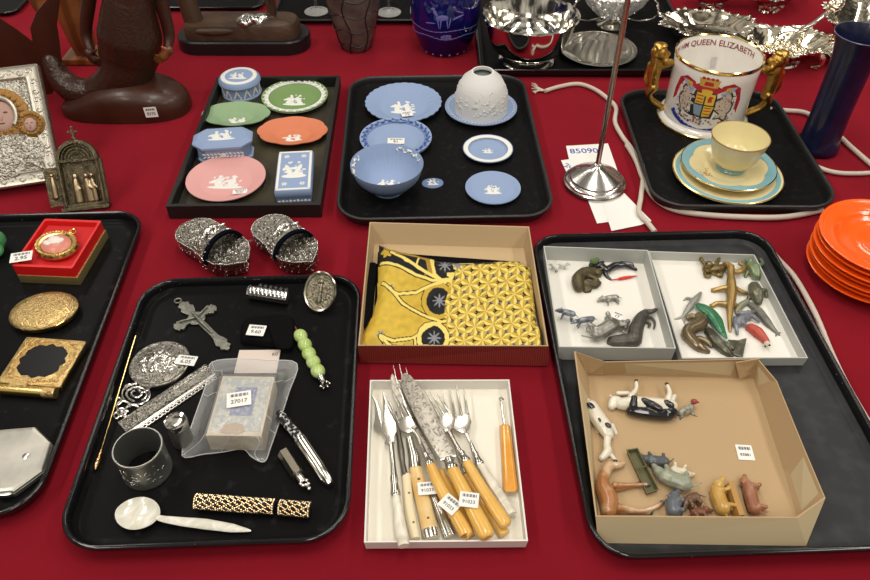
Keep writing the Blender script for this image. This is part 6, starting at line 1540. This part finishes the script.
# ------------------------------------------------------------------ toy animals
ZB = FZ + .0010     # floor of the boxes
def V3(p, z): return Vector((p.x, p.y, z))
def beast_mb(rear, front, rb, leg, side, head=None, hr=None, snout=.6, tail=None, ears=True, up=False, legr=None, horns=False, z0=ZB):
    """a four-legged animal lying on its flank (or standing when up) between two picture points;
       side: picture point the legs reach towards"""
    mb = MB(); A, B = W(*rear, z0 + rb), W(*front, z0 + rb); ax = (B - A).normalized(); L = (B - A).length
    hr = hr or rb * .62; legr = legr or rb * .26
    if up: sd_ = Vector((0, 0, -1)); lat = Vector((-ax.y, ax.x, 0))
    else:
        S = W(*side, z0 + rb) - (A + B) / 2; sd_ = (S - ax * S.dot(ax)); sd_.z = 0; sd_.normalize(); lat = Vector((0, 0, 1))
    if up: A.z = B.z = z0 + leg + rb * .6
    c_ = lambda *pts: chain(mb, [(p.x, p.y, p.z, r) for p, r in pts])
    c_((A, rb * .92), (A.lerp(B, .35), rb * .95), (A.lerp(B, .7), rb * .98), (B, rb * .82))
    for base, k in ((A + ax * rb * .1, -1), (B - ax * rb * .1, 1)):
        for s in (-1, 1):
            hip = base + lat * s * rb * .45 + sd_ * rb * .45; knee = hip + sd_ * leg * .5 + ax * (k * -.10 * leg if k < 0 else .04 * leg) + lat * s * rb * .05
            foot = hip + sd_ * leg + ax * (k * .12 * leg) 
            if not up: foot.z = max(foot.z, z0 + legr * .8); knee.z = max(knee.z, z0 + legr)
            c_((hip, legr * 1.7), (knee, legr), (foot, legr * .85)); mb.ell(foot + ax * legr * .5, (legr * 1.15,) * 3, None, 8, 6)
    Hd = W(*head, z0 + (hr if not up else leg + rb * 1.8)) if head else B + ax * rb * 1.5 - sd_ * rb * .4
    if not up: Hd.z = max(z0 + hr, rb * .8 + z0)
    c_((B, rb * .7), ((B + Hd) / 2, (rb + hr) * .42), (Hd, hr))
    d = (Hd - B).normalized(); sn = (d * .6 + (ax * .5 + sd_ * .55)).normalized() if not up else (ax * .9 + Vector((0, 0, -.35))).normalized()
    c_((Hd, hr * .8), (Hd + sn * hr * (1 + snout), hr * .48))
    if ears:
        for s in (-1, 1): c_((Hd - sn * hr * .5 + lat * s * hr * .5 - sd_ * hr * .3, hr * .3), (Hd - sn * hr * .9 + lat * s * hr * .8 - sd_ * hr * 1.0, hr * .16))
    if horns:
        for s in (-1, 1): c_((Hd - sd_ * hr * .6 + lat * s * hr * .3, hr * .2), (Hd - sd_ * hr * 1.5 + lat * s * hr * .8, hr * .1))
    T_ = A - ax * rb * .8
    if tail: t2 = W(*tail, z0 + rb); 
    else: t2 = T_ - ax * rb * .9 + sd_ * rb * .9
    if tail and up: t2.z = z0 + leg
    c_((T_, rb * .18), ((T_ + t2) / 2 - sd_ * rb * .1, rb * .13), (t2, rb * .12))
    return mb
def figure(name, label, cat_, mb, m, voxel=.0008, smooth=2, extra=None, group=None):
    b = bake(mb, voxel, smooth); n = len(b.v); c0 = Vector((sum(v[0] for v in b.v) / n, sum(v[1] for v in b.v) / n, min(v[2] for v in b.v)))
    t = Thing(name, label, cat_, tuple(c0), 0, group); body = t.part('body', b, m, world=True, angle=80)
    return t, body
pew = mat('pale_pewter', (.40, .39, .35), .42, .75, bump=('noise', 220, .5, .001), var=('noise', 160, (.22, .21, .19), .45, .65))
pewd = mat('dark_bronze_paint', (.085, .080, .068), .42, .5, bump=('noise', 160, .5, .001), var=('noise', 110, (.15, .14, .12), .5, .7))
bluew = mat('blue_grey_metal', (.27, .30, .34), .45, .5, var=('noise', 150, (.12, .13, .16), .5, .6))
whp = mat('white_spotted_paint', (.60, .60, .56), .4, var=('noise', 130, (.06, .06, .065), .60, .64))
olive = mat('olive_bronze', (.12, .095, .045), .4, .5, bump=('noise', 200, .6, .0012), var=('noise', 90, (.055, .05, .028), .4, .7))
blk = mat('gloss_black_paint', (.010, .010, .013), .2, coat=.5)
def cG(X, Y): return (540 + X / 5.27, 245 + Y / 5.27)
def cR(X, Y): return (665 + X / 4.83, 245 + Y / 4.83)
def cF(X, Y): return (570 + X / 3.865, 370 + Y / 3.865)
# --- grey box
figure('toy_dog', 'tiny white and black spotted dog, left one of the pair in the back corner', 'toy animal', beast_mb(cG(88, 135), cG(66, 118), .0030, .0055, None, cG(60, 104), .0022, up=True), whp, .0005, 1)
figure('toy_dog', 'tiny white and black spotted dog, right one of the pair in the back corner', 'toy animal', beast_mb(cG(105, 112), cG(130, 118), .0030, .0055, None, cG(148, 98), .0022, up=True), whp, .0005, 1)
q = MB(); pc(q, [(*cG(205, 222), 11, 8), (*cG(200, 180), 13, 9.5), (*cG(235, 145), 13, 8.5), (*cG(280, 138), 12, 6.5)]); pc(q, [(*cG(280, 138), 11, 6.5), (*cG(308, 150), 10, 6)]); pc(q, [(*cG(225, 225), 8, 5), (*cG(262, 235), 7, 4.5), (*cG(240, 245), 6, 3)]); pc(q, [(*cG(262, 165), 13, 4), (*cG(300, 185), 12, 3.8), (*cG(270, 200), 11, 3.5)]); pc(q, [(*cG(240, 200), 11, 5), (*cG(290, 215), 9, 4.5), (*cG(312, 200), 8, 3.5)]); pc(q, [(*cG(312, 130), 13, 2.4), (*cG(326, 126), 14, 2)])
figure('toy_monkey', 'curled up olive brown monkey figure near the back of the grey box', 'toy animal', q, olive)
q = MB(); pc(q, [(*cG(272, 108), 10, 5), (*cG(320, 110), 12, 5.5), (*cG(350, 130), 11, 5.5), (*cG(395, 108), 11, 5.5), (*cG(440, 105), 11, 4)]); pc(q, [(*cG(340, 140), 9, 3.6), (*cG(352, 165), 6, 3), (*cG(372, 185), 4, 2.6)]); pc(q, [(*cG(440, 102), 11, 4), (*cG(475, 115), 9, 3.2), (*cG(505, 130), 6, 2.6)]); pc(q, [(*cG(430, 98), 12, 4), (*cG(470, 98), 11, 3), (*cG(488, 108), 9, 2.6)]); pc(q, [(*cG(300, 110), 13, 4), (*cG(330, 92), 14, 3)])
t, b = figure('toy_figure', 'glossy black crouching toy figure with green hair holding a red spear', 'toy figure', q, blk)
q = MB(); q.ell(W(*cG(285, 86), .019), (.0065, .0055, .0045)); q.ell(W(*cG(298, 80), .019), (.0045, .0045, .004)); t.part('green_hair', q, mat('moss_green', (.10, .14, .05), .8, bump=('noise', 300, .8, .002)), world=True)
a, b_ = W(*cG(380, 184), .0075), W(*cG(512, 162), .0075)
q = MB(); q.tube([a.lerp(b_, k) for k in (0, .22, .3, .5, .7, .85, 1)], [.0008, .0009, .0022, .0026, .0022, .0012, .0005], 10); t.part('red_spear', q, mat('red_paint', (.60, .035, .02), .35), world=True)
figure('toy_dog', 'small pale pewter dog alone in the middle of the grey box', 'toy animal', beast_mb(cG(400, 275), cG(350, 282), .0046, .0085, cG(370, 330), cG(322, 285), .0036, up=False), pew, .0006, 1)
figure('toy_dog', 'blue-grey toy dog with round hat shape at front left of grey box', 'toy animal', beast_mb(cG(168, 385), cG(120, 372), .0048, .010, None, cG(103, 345), .0034, up=True), bluew, .0006, 1)
figure('toy_goat', 'slim grey toy goat between the blue-grey dog and the large pig', 'toy animal', beast_mb(cG(270, 410), cG(205, 420), .0045, .010, None, cG(182, 405), .0030, up=True), bluew, .0006, 1)
t, b = figure('toy_pig', 'plump pale pewter pig lying on its side under a white sticker', 'toy animal', beast_mb(cG(300, 470), cG(395, 415), .0105, .012, cG(300, 400), cG(440, 425), .0072, legr=.0030), pew)
sticker(t, b, flatM(*cG(408, 372), ZB + .0262, R(-32)), .015, .013, '17')
q = MB(); pc(q, [(*cG(390, 508), 9, 8), (*cG(440, 505), 11, 9.5), (*cG(500, 500), 11, 10)]); pc(q, [(*cG(498, 495), 12, 10.5), (*cG(508, 440), 13, 10), (*cG(528, 390), 13, 8.5), (*cG(550, 362), 13, 6)]); pc(q, [(*cG(555, 355), 12, 5), (*cG(590, 350), 12, 3.6), (*cG(612, 340), 12, 2.6)]); pc(q, [(*cG(560, 380), 10, 3), (*cG(590, 385), 9, 2), (*cG(605, 410), 8, 1.8), (*cG(600, 440), 7, 1.4)]); pc(q, [(*cG(555, 400), 9, 2.6), (*cG(580, 415), 8, 2), (*cG(572, 432), 7, 1.6)]); pc(q, [(*cG(375, 500), 7, 5), (*cG(365, 515), 6, 4)])
figure('toy_horse', 'dark grey rearing toy horse with curled legs at front right of grey box', 'toy animal', q, pewd)
# --- white box with reptiles
brass = mat('bronze_patina', (.26, .19, .075), .32, .8, bump=('noise', 200, .5, .001), var=('noise', 110, (.12, .10, .05), .45, .65))
q = MB(); pc(q, [(*cR(205, 115), 9, 8), (*cR(240, 120), 11, 8.5), (*cR(285, 110), 9, 6)]); q.ell(W(*cR(212, 95), ZB + .014), (.006, .006, .006))
for pts in ([(195, 95), (180, 78), (172, 60)], [(245, 95), (258, 75), (260, 55)], [(195, 135), (200, 152), (215, 150)], [(250, 140), (268, 150), (275, 135)]): pc(q, [(*cR(*p), 8 + (3 if p[1] < 100 else 0), r) for p, r in zip(pts, (3.6, 2.8, 3.0))])
for p in ((172, 60), (260, 55)): 
    for dx in (-9, 0, 9): pc(q, [(*cR(*p), 9, 2), (*cR(p[0] + dx, p[1] - 9), 8, 1.2)])
figure('toy_frog', 'bronze coloured frog with raised arms at the back of the white box', 'toy animal', q, brass)
gold_l = mat('golden_lizard_paint', (.40, .26, .085), .32, .6, bump=('noise', 320, .4, .0008), var=('noise', 70, (.26, .18, .07), .4, .7))
q = MB(); pc(q, [(*cR(318, 115), 17, 5.6), (*cR(318, 145), 16, 4.8), (*cR(320, 185), 14, 7.2), (*cR(322, 240), 13, 7.4), (*cR(316, 290), 12, 5.8), (*cR(312, 350), 9, 3.6), (*cR(314, 420), 5, 2)])
pc(q, [(*cR(300, 205), 13, 4), (*cR(262, 212), 10, 3.6), (*cR(235, 220), 7, 3.8)]); pc(q, [(*cR(345, 212), 13, 3.8), (*cR(375, 228), 10, 3.4), (*cR(392, 232), 8, 2.8)])
pc(q, [(*cR(298, 285), 11, 4), (*cR(255, 282), 9, 3.8), (*cR(228, 295), 6, 3.6)]); pc(q, [(*cR(335, 290), 11, 3.8), (*cR(358, 300), 8, 3.4), (*cR(362, 325), 6, 3)])
pc(q, [(*cR(318, 108), 17, 5.8), (*cR(300, 92), 17, 4), (*cR(285, 88), 16, 2.8)]); pc(q, [(*cR(335, 130), 15, 4.2), (*cR(365, 128), 15, 4.4), (*cR(382, 105), 14, 3.6), (*cR(360, 90), 14, 2.8)])
for cx0, cy0 in ((232, 220), (225, 296)):
    for dy in (-8, 0, 8): pc(q, [(*cR(cx0, cy0), 6, 1.8), (*cR(cx0 - 8, cy0 + dy), 5, 1.2)])
figure('toy_lizard', 'long golden brown lizard with long tail in the middle of the white box', 'toy animal', q, gold_l)
gr1 = mat('green_frog_paint', (.16, .22, .12), .3, .3, coat=.2, var=('noise', 80, (.28, .19, .08), .5, .65), bump=('noise', 120, .5, .001))
q = MB(); pc(q, [(*cR(405, 95), 12, 8), (*cR(430, 115), 13, 10), (*cR(440, 145), 11, 8)]); pc(q, [(*cR(400, 85), 12, 5), (*cR(385, 100), 8, 4)]); pc(q, [(*cR(450, 100), 12, 4), (*cR(470, 90), 8, 3), (*cR(462, 70), 6, 2.4)]); pc(q, [(*cR(398, 130), 9, 3.4), (*cR(388, 155), 5, 2.6)]); q.ell(W(*cR(396, 75), .020), .0030); q.ell(W(*cR(415, 72), .020), .0030)
figure('toy_frog', 'green and brown glazed frog in the back right corner of white box', 'toy animal', q, gr1)
gr2 = mat('olive_toad_paint', (.12, .125, .085), .3, .4, coat=.2, var=('noise', 90, (.22, .19, .12), .45, .7), bump=('noise', 160, .6, .001))
q = MB(); pc(q, [(*cR(430, 205), 12, 9), (*cR(445, 240), 13, 10), (*cR(450, 275), 9, 6)]); pc(q, [(*cR(470, 220), 11, 4), (*cR(492, 225), 8, 3.4), (*cR(488, 250), 6, 3)]); pc(q, [(*cR(415, 240), 9, 4), (*cR(402, 260), 6, 3)])
figure('toy_toad', 'dark olive toad just below the green frog', 'toy animal', q, gr2)
q = MB(); pc(q, [(*cR(405, 285), 6, 4), (*cR(450, 320), 8, 6.5), (*cR(490, 370), 8, 6), (*cR(525, 410), 6, 3.5), (*cR(552, 436), 5, 1.6)]); pc(q, [(*cR(540, 425), 5, 1.6), (*cR(558, 425), 5, 1)]); pc(q, [(*cR(540, 425), 5, 1.6), (*cR(535, 442), 5, 1)])
figure('toy_shark', 'long grey fish lying slanted along the right side of white box', 'toy animal', q, mat('grey_fish_paint', (.13, .13, .115), .4, .4, var=('noise', 60, (.22, .21, .17), .4, .7)))
q = MB(); pc(q, [(*cR(395, 275), 8, 4.5), (*cR(365, 295), 8, 5), (*cR(345, 320), 7, 3)]); pc(q, [(*cR(355, 330), 5, 1.8), (*cR(345, 350), 4, 1.5)])
figure('toy_mouse', 'small grey-green creature between lizard tail and grey fish', 'toy animal', q, mat('sage_paint', (.24, .25, .18), .4, .3, bump=('noise', 200, .5, .001)))
q = MB(); pc(q, [(*cR(172, 232), 8, 2.5), (*cR(150, 262), 9, 5.2), (*cR(120, 298), 9, 5), (*cR(88, 345), 6, 2.4)]); pc(q, [(*cR(88, 345), 6, 2.4), (*cR(60, 358), 4, 2.4), (*cR(42, 362), 4, 1.2)]); pc(q, [(*cR(88, 350), 5, 2.4), (*cR(92, 375), 4, 2), (*cR(95, 388), 4, 1.2)]); pc(q, [(*cR(130, 262), 9, 2.4), (*cR(105, 256), 7, 1.8), (*cR(92, 268), 6, 1)])
figure('toy_dolphin', 'smooth grey dolphin at the left side of the white box', 'toy animal', q, mat('dolphin_grey', (.30, .30, .27), .3, .3))
q = MB(); P = [cR(150, 285), cR(175, 300), cR(215, 325), cR(248, 365), cR(268, 405), cR(300, 455)]
for i, (p, r) in enumerate(zip(P[:-1], (3, 7, 8.5, 8.5, 6))): pass
pts = smooth_path([W(*p, ZB + .008) for p in P], 5); rs = lerps([.002, .0075, .009, .009, .0065, .001], len(pts))
q.tube(pts, rs, 16, flat=.55)
for k in range(2, len(pts) - 3): q.ell(pts[k] + Vector((0, 0, rs[k] * .55)), (.0016, .0016, .0022), None, 8, 5)
figure('toy_crocodile', 'bright emerald green ridged creature leaning beside the dolphin', 'toy animal', q, mat('emerald_paint', (.012, .13, .055), .25, coat=.4, var=('noise', 60, (.03, .20, .08), .4, .7)), .0006, 1)
brn = mat('brown_seal_paint', (.15, .10, .055), .22, .5, coat=.3, var=('noise', 50, (.22, .18, .10), .4, .7))
q = MB(); pc(q, [(*cR(165, 350), 12, 8), (*cR(175, 380), 13, 9), (*cR(120, 410), 12, 10), (*cR(115, 440), 11, 9), (*cR(160, 490), 9, 7), (*cR(205, 515), 6, 4)]); pc(q, [(*cR(130, 345), 12, 5), (*cR(112, 352), 10, 4)]); pc(q, [(*cR(165, 450), 10, 4), (*cR(205, 470), 9, 4.6), (*cR(222, 490), 7, 3)]); pc(q, [(*cR(190, 350), 14, 3), (*cR(196, 335), 14, 2)])
figure('toy_seal', 'shiny brown seal shaped figure at front left of white box', 'toy animal', q, brn)
q = MB(); pc(q, [(*cR(215, 420), 10, 6), (*cR(240, 460), 11, 8), (*cR(285, 505), 9, 7), (*cR(318, 535), 6, 4)])
fa_ = [W(*cR(x, y), z / 1000) for x, y, z in ((290, 480, 8), (305, 458, 11), (350, 462, 12), (395, 450, 12), (385, 495, 10), (375, 548, 7), (330, 530, 7))]
q.loft([[tuple(p - Vector((0, 0, .003))) for p in fa_], [tuple(p + Vector((0, 0, .0015))) for p in fa_]]); pc(q, [(*cR(205, 405), 10, 4), (*cR(200, 425), 8, 3)]); pc(q, [(*cR(260, 455), 15, 3), (*cR(330, 500), 13, 3)])
figure('toy_fish', 'dark bronze fish with broad fanned tail at the front of white box', 'toy animal', q, mat('dark_fish_bronze', (.10, .10, .075), .28, .7, bump=('noise', 180, .6, .001), var=('noise', 100, (.20, .18, .13), .5, .7)))
q = MB(); pc(q, [(*cR(345, 385), 8, 6), (*cR(370, 360), 10, 7), (*cR(405, 345), 9, 5)]); 
for (x0_, y0_, x1_, y1_) in ((345, 330, 440, 322), (335, 350, 350, 430), (400, 320, 452, 370), (360, 350, 395, 395)): pc(q, [(*cR(x0_, y0_), 9, 2.4), (*cR((x0_ + x1_) / 2, (y0_ + y1_) / 2), 12, 3), (*cR(x1_, y1_), 8, 2)])
figure('toy_elephant', 'blue-grey crumpled looking elephant figure beside the red figure', 'toy animal', q, mat('slate_paint', (.17, .18, .21), .4, .3, var=('noise', 90, (.30, .31, .34), .45, .7), bump=('noise', 180, .6, .001)))
q = MB(); pc(q, [(*cR(415, 400), 9, 6.5), (*cR(445, 420), 10, 8), (*cR(475, 450), 9, 6), (*cR(490, 468), 8, 4.5)]); pc(q, [(*cR(400, 395), 7, 3), (*cR(395, 410), 5, 2.5)])
t, b = figure('toy_figure', 'small red painted figure with pale face, lying at right of white box', 'toy figure', q, mat('worn_red_paint', (.46, .075, .05), .4, var=('noise', 120, (.25, .05, .04), .55, .7)))
q = MB(); q.ell(W(*cR(492, 478), ZB + .0072), (.0042, .0042, .0045)); fc = t.part('pale_head', q, mat('pale_face_paint', (.62, .54, .42), .5), world=True)
q = MB(); q.ell(W(*cR(505, 484), ZB + .0092), (.0015, .0015, .0012)); q.ell(W(*cR(484, 490), ZB + .0092), (.0015, .0015, .0012)); t.part('dark_eyes', q, ink, parent=fc, world=True)
# --- farm animal box
def cW(X, Y): return (574.5 + X / 3.865, 370 + Y / 3.865)
cow = mat('cow_white_paint', (.66, .62, .50), .28, coat=.3, var=('noise', 60, (.70, .66, .56), .4, .6)); cow2 = mat('spotted_cow_paint', (.66, .61, .48), .3, coat=.3)
q = MB(); pc(q, [(*cW(65, 140), 10, 8), (*cW(85, 180), 12, 10), (*cW(115, 220), 12, 9.5), (*cW(130, 250), 10, 7)]); pc(q, [(*cW(130, 250), 9, 5), (*cW(125, 290), 9, 4.2), (*cW(128, 315), 9, 5.5), (*cW(105, 340), 8, 4)]); pc(q, [(*cW(135, 320), 8, 3), (*cW(158, 350), 5, 2.4)]); pc(q, [(*cW(75, 190), 6, 3.6), (*cW(90, 240), 4, 2.8)]); pc(q, [(*cW(145, 215), 8, 3.4), (*cW(160, 245), 5, 2.6)]); pc(q, [(*cW(50, 120), 9, 4), (*cW(42, 150), 5, 3)])
t, b = figure('toy_cow', 'white toy cow with black oval patches at left side of tan box', 'toy animal', q, cow)
for (x, y, rx, ry, rz_, z) in ((63, 137, .0060, .0036, -.8, .0200), (130, 213, .0046, .0030, -.8, .0205), (97, 192, .0015, .003, .3, .0235)):
    t.part('black_patch', MB().ell(W(*cW(x, y), z), (rx, ry, .0016), rot=RZ(rz_)), blk, world=True, label='black painted patch')
q = MB(); q.ell(W(*cW(157, 353), .0075), (.003, .0024, .0024)); t.part('dark_hoof', q, blk, world=True)
q = MB(); pc(q, [(*cF(195, 132), 12, 7), (*cF(240, 130), 14, 9.5), (*cF(300, 135), 14, 10), (*cF(360, 140), 14, 10), (*cF(392, 140), 12, 8)]); pc(q, [(*cF(195, 125), 12, 6), (*cF(170, 115), 12, 5.5), (*cF(162, 140), 10, 5)]); pc(q, [(*cF(165, 110), 11, 2.5), (*cF(155, 98), 10, 1.5)])
pc(q, [(*cF(235, 100), 15, 4), (*cF(255, 75), 16, 2.8), (*cF(256, 45), 16, 2.4)]); pc(q, [(*cF(380, 110), 15, 4.4), (*cF(385, 85), 16, 3), (*cF(375, 58), 16, 2.4)]); pc(q, [(*cF(395, 115), 12, 4), (*cF(405, 100), 12, 2.6)]); pc(q, [(*cF(185, 90), 9, 3), (*cF(225, 90), 10, 3)])
t, b = figure('toy_cow', 'large white and black toy cow lying on its back with legs up', 'toy animal', q, cow, .0009)
q = MB(); pc(q, [(*cF(248, 112), 20, 5), (*cF(244, 138), 20, 5.4)]); pc(q, [(*cF(285, 120), 21, 4.6), (*cF(318, 135), 22, 5.2), (*cF(345, 150), 21, 4.6)]); pc(q, [(*cF(372, 130), 20, 5.4), (*cF(390, 138), 19, 4.6)]); pc(q, [(*cF(235, 158), 13, 6), (*cF(300, 166), 13, 8), (*cF(370, 172), 13, 8), (*cF(398, 165), 12, 6.5)])
t.part('black_coat', bake(q, .0009, 3), blk, world=True, label='glossy black belly patches and back')
for p in ((256, 42), (374, 54)): q = MB(); q.ell(W(*cF(*p), .0168), (.0026, .0024, .0022)); t.part('dark_hoof', q, blk, world=True)
q = MB(); pc(q, [(*cF(428, 165), 9, 4), (*cF(445, 158), 10, 5.5), (*cF(462, 150), 10, 4.4), (*cF(470, 138), 11, 3.4)]); pc(q, [(*cF(425, 170), 8, 2.4), (*cF(410, 165), 8, 1.8)]); pc(q, [(*cF(435, 172), 7, 2), (*cF(425, 190), 5, 1.5), (*cF(410, 200), 3, 1.2)]); pc(q, [(*cF(465, 162), 7, 2), (*cF(480, 175), 5, 1.6), (*cF(500, 188), 3, 1.2)])
t, b = figure('toy_bird', 'small speckled grey figure with a red cap beside the large cow', 'toy animal', q, mat('speckled_grey', (.34, .33, .27), .5, .2, var=('noise', 180, (.10, .10, .09), .5, .6)), .0006, 1)
q = MB(); q.ell(W(*cF(480, 122), .0170), (.0042, .0036, .0034)); q.tube([W(*cF(484, 122), .0170), W(*cF(500, 126), .0165)], [.0022, .0006], 8); t.part('red_cap', q, mat('rusty_red', (.30, .05, .04), .5), world=True)
# trough
P = [W(*cF(x, y), ZB + .007) for x, y in ((218, 308), (262, 300), (345, 462), (298, 478))]
tr_ = Thing('toy_trough', 'olive metal toy feeding trough with divider', 'toy', tuple((P[0] + P[2]) / 2 - Vector((0, 0, .006))))
iP = inset(P, .0012); m_ol = mat('olive_metal', (.13, .125, .06), .35, .4)
tr_.part('trough_walls', MB().loft([[(p.x, p.y, ZB) for p in inset(P, .0015)], [tuple(p) for p in P], [tuple(p) for p in iP], [(p.x, p.y, ZB + .002) for p in inset(P, .0026)]]), m_ol, world=True, smooth=False)
mid0, mid1 = P[0].lerp(P[3], .45), P[1].lerp(P[2], .45)
tr_.part('divider', MB().tube([mid0, mid1], .0010, 6), m_ol, world=True)
grn = mat('pale_sage_paint', (.25, .27, .20), .4, coat=.2, var=('noise', 90, (.46, .44, .34), .5, .7), bump=('noise', 160, .5, .001)); crm = mat('cream_paint', (.60, .55, .42), .4, coat=.2); slate = mat('slate_grey_paint', (.075, .085, .095), .35, coat=.2, bump=('noise', 120, .3, .001))
figure('toy_pig', 'slate grey toy pig with legs up right of the olive trough', 'toy animal', beast_mb(cF(365, 355), cF(310, 350), .0066, .0055, cF(330, 310), cF(295, 345), .0050, legr=.0018), slate)
q = beast_mb(cF(445, 440), cF(365, 412), .0095, .007, cF(430, 380), cF(342, 395), .0062, legr=.0024)
figure('toy_sheep', 'pale green and white toy sheep lying in the middle of the cluster', 'toy animal', q, grn)
figure('toy_pig', 'small cream toy pig behind the pale green sheep', 'toy animal', beast_mb(cF(400, 388), cF(440, 398), .0055, .006, cF(440, 360), cF(458, 405), .0042, legr=.0018), crm)
hor = mat('chestnut_horse_paint', (.36, .155, .055), .26, coat=.4, var=('noise', 38, (.58, .42, .26), .50, .66))
q = MB(); pc(q, [(*cF(150, 545), 12, 9), (*cF(150, 500), 14, 11), (*cF(130, 455), 13, 9.5), (*cF(128, 420), 12, 7), (*cF(140, 390), 12, 6), (*cF(155, 370), 12, 5.5)]); pc(q, [(*cF(158, 370), 12, 5), (*cF(185, 368), 11, 4.2), (*cF(205, 362), 10, 3.2)])
pc(q, [(*cF(175, 460), 9, 4), (*cF(220, 452), 8, 2.8), (*cF(265, 440), 7, 2.2)]); pc(q, [(*cF(175, 445), 14, 4), (*cF(225, 445), 12, 2.6), (*cF(300, 442), 9, 2.2)]); pc(q, [(*cF(175, 540), 9, 5), (*cF(240, 545), 8, 3), (*cF(310, 550), 7, 2.4)]); pc(q, [(*cF(180, 530), 13, 5), (*cF(270, 545), 11, 2.8), (*cF(330, 530), 9, 2.4), (*cF(355, 515), 8, 2)]); pc(q, [(*cF(150, 360), 13, 2), (*cF(146, 350), 13, 1)])
t, b = figure('toy_horse', 'chestnut and white toy horse lying on its side at front left of tan box', 'toy animal', q, hor)
q = MB(); 
for p, z in (((357, 512), 8), ((303, 442), 9), ((267, 439), 7), ((312, 550), 7)): q2 = MB(); q2.ell(W(*cF(*p), z / 1000), (.0030, .0026, .0026)); t.part('dark_hoof', q2, slate, world=True)
figure('toy_pig', 'blue-grey toy pig at front beside the chestnut horse', 'toy animal', beast_mb(cF(400, 545), cF(400, 505), .0085, .005, cF(440, 520), cF(402, 488), .0062, legr=.0024), mat('blue_slate_paint', (.11, .125, .145), .3, coat=.2))
br1 = mat('dark_brown_paint', (.11, .055, .03), .3, coat=.2, var=('noise', 80, (.17, .09, .05), .4, .7))
figure('toy_bear', 'small dark brown bear cub right of the blue-grey pig', 'toy animal', beast_mb(cF(485, 490), cF(455, 505), .0060, .006, cF(490, 530), cF(445, 520), .0044, legr=.0022), br1)
figure('toy_bear', 'reddish brown low lying animal against the front wall of tan box', 'toy animal', beast_mb(cF(480, 552), cF(512, 548), .0052, .005, cF(500, 570), cF(526, 540), .0040, legr=.0020), mat('red_brown_paint', (.17, .065, .035), .3, coat=.2))
lio = mat('ochre_lion_paint', (.46, .26, .055), .28, coat=.3, var=('noise', 60, (.60, .40, .14), .45, .7))
figure('toy_lion', 'ochre yellow toy lion on its side left of the tan board', 'toy animal', beast_mb(cF(590, 535), cF(565, 470), .0088, .010, cF(640, 490), cF(575, 445), .0068, legr=.0024), lio)
P = [W(*cF(x, y), z) for x, y, z in ((612, 432, .020), (632, 426, .020), (676, 560, .020), (655, 562, .020))]
bd_ = Thing('toy_gate', 'narrow tan wooden board leaning between lion and brown dog', 'toy', (P[3].x, P[3].y, ZB))
bd_.part('board', MB().loft([[tuple(p) for p in P], [(p.x - .002, p.y, ZB + .0005) for p in P]]), mat('tan_wood_board', (.40, .22, .06), .5), world=True, smooth=False)
figure('toy_dog', 'reddish brown toy dog lying right of the tan board', 'toy animal', beast_mb(cF(712, 535), cF(690, 450), .0078, .008, cF(750, 480), cF(672, 432), .0052, tail=cF(765, 548), legr=.0022), mat('russet_paint', (.26, .10, .05), .32, coat=.2, var=('noise', 60, (.40, .19, .11), .45, .7)))
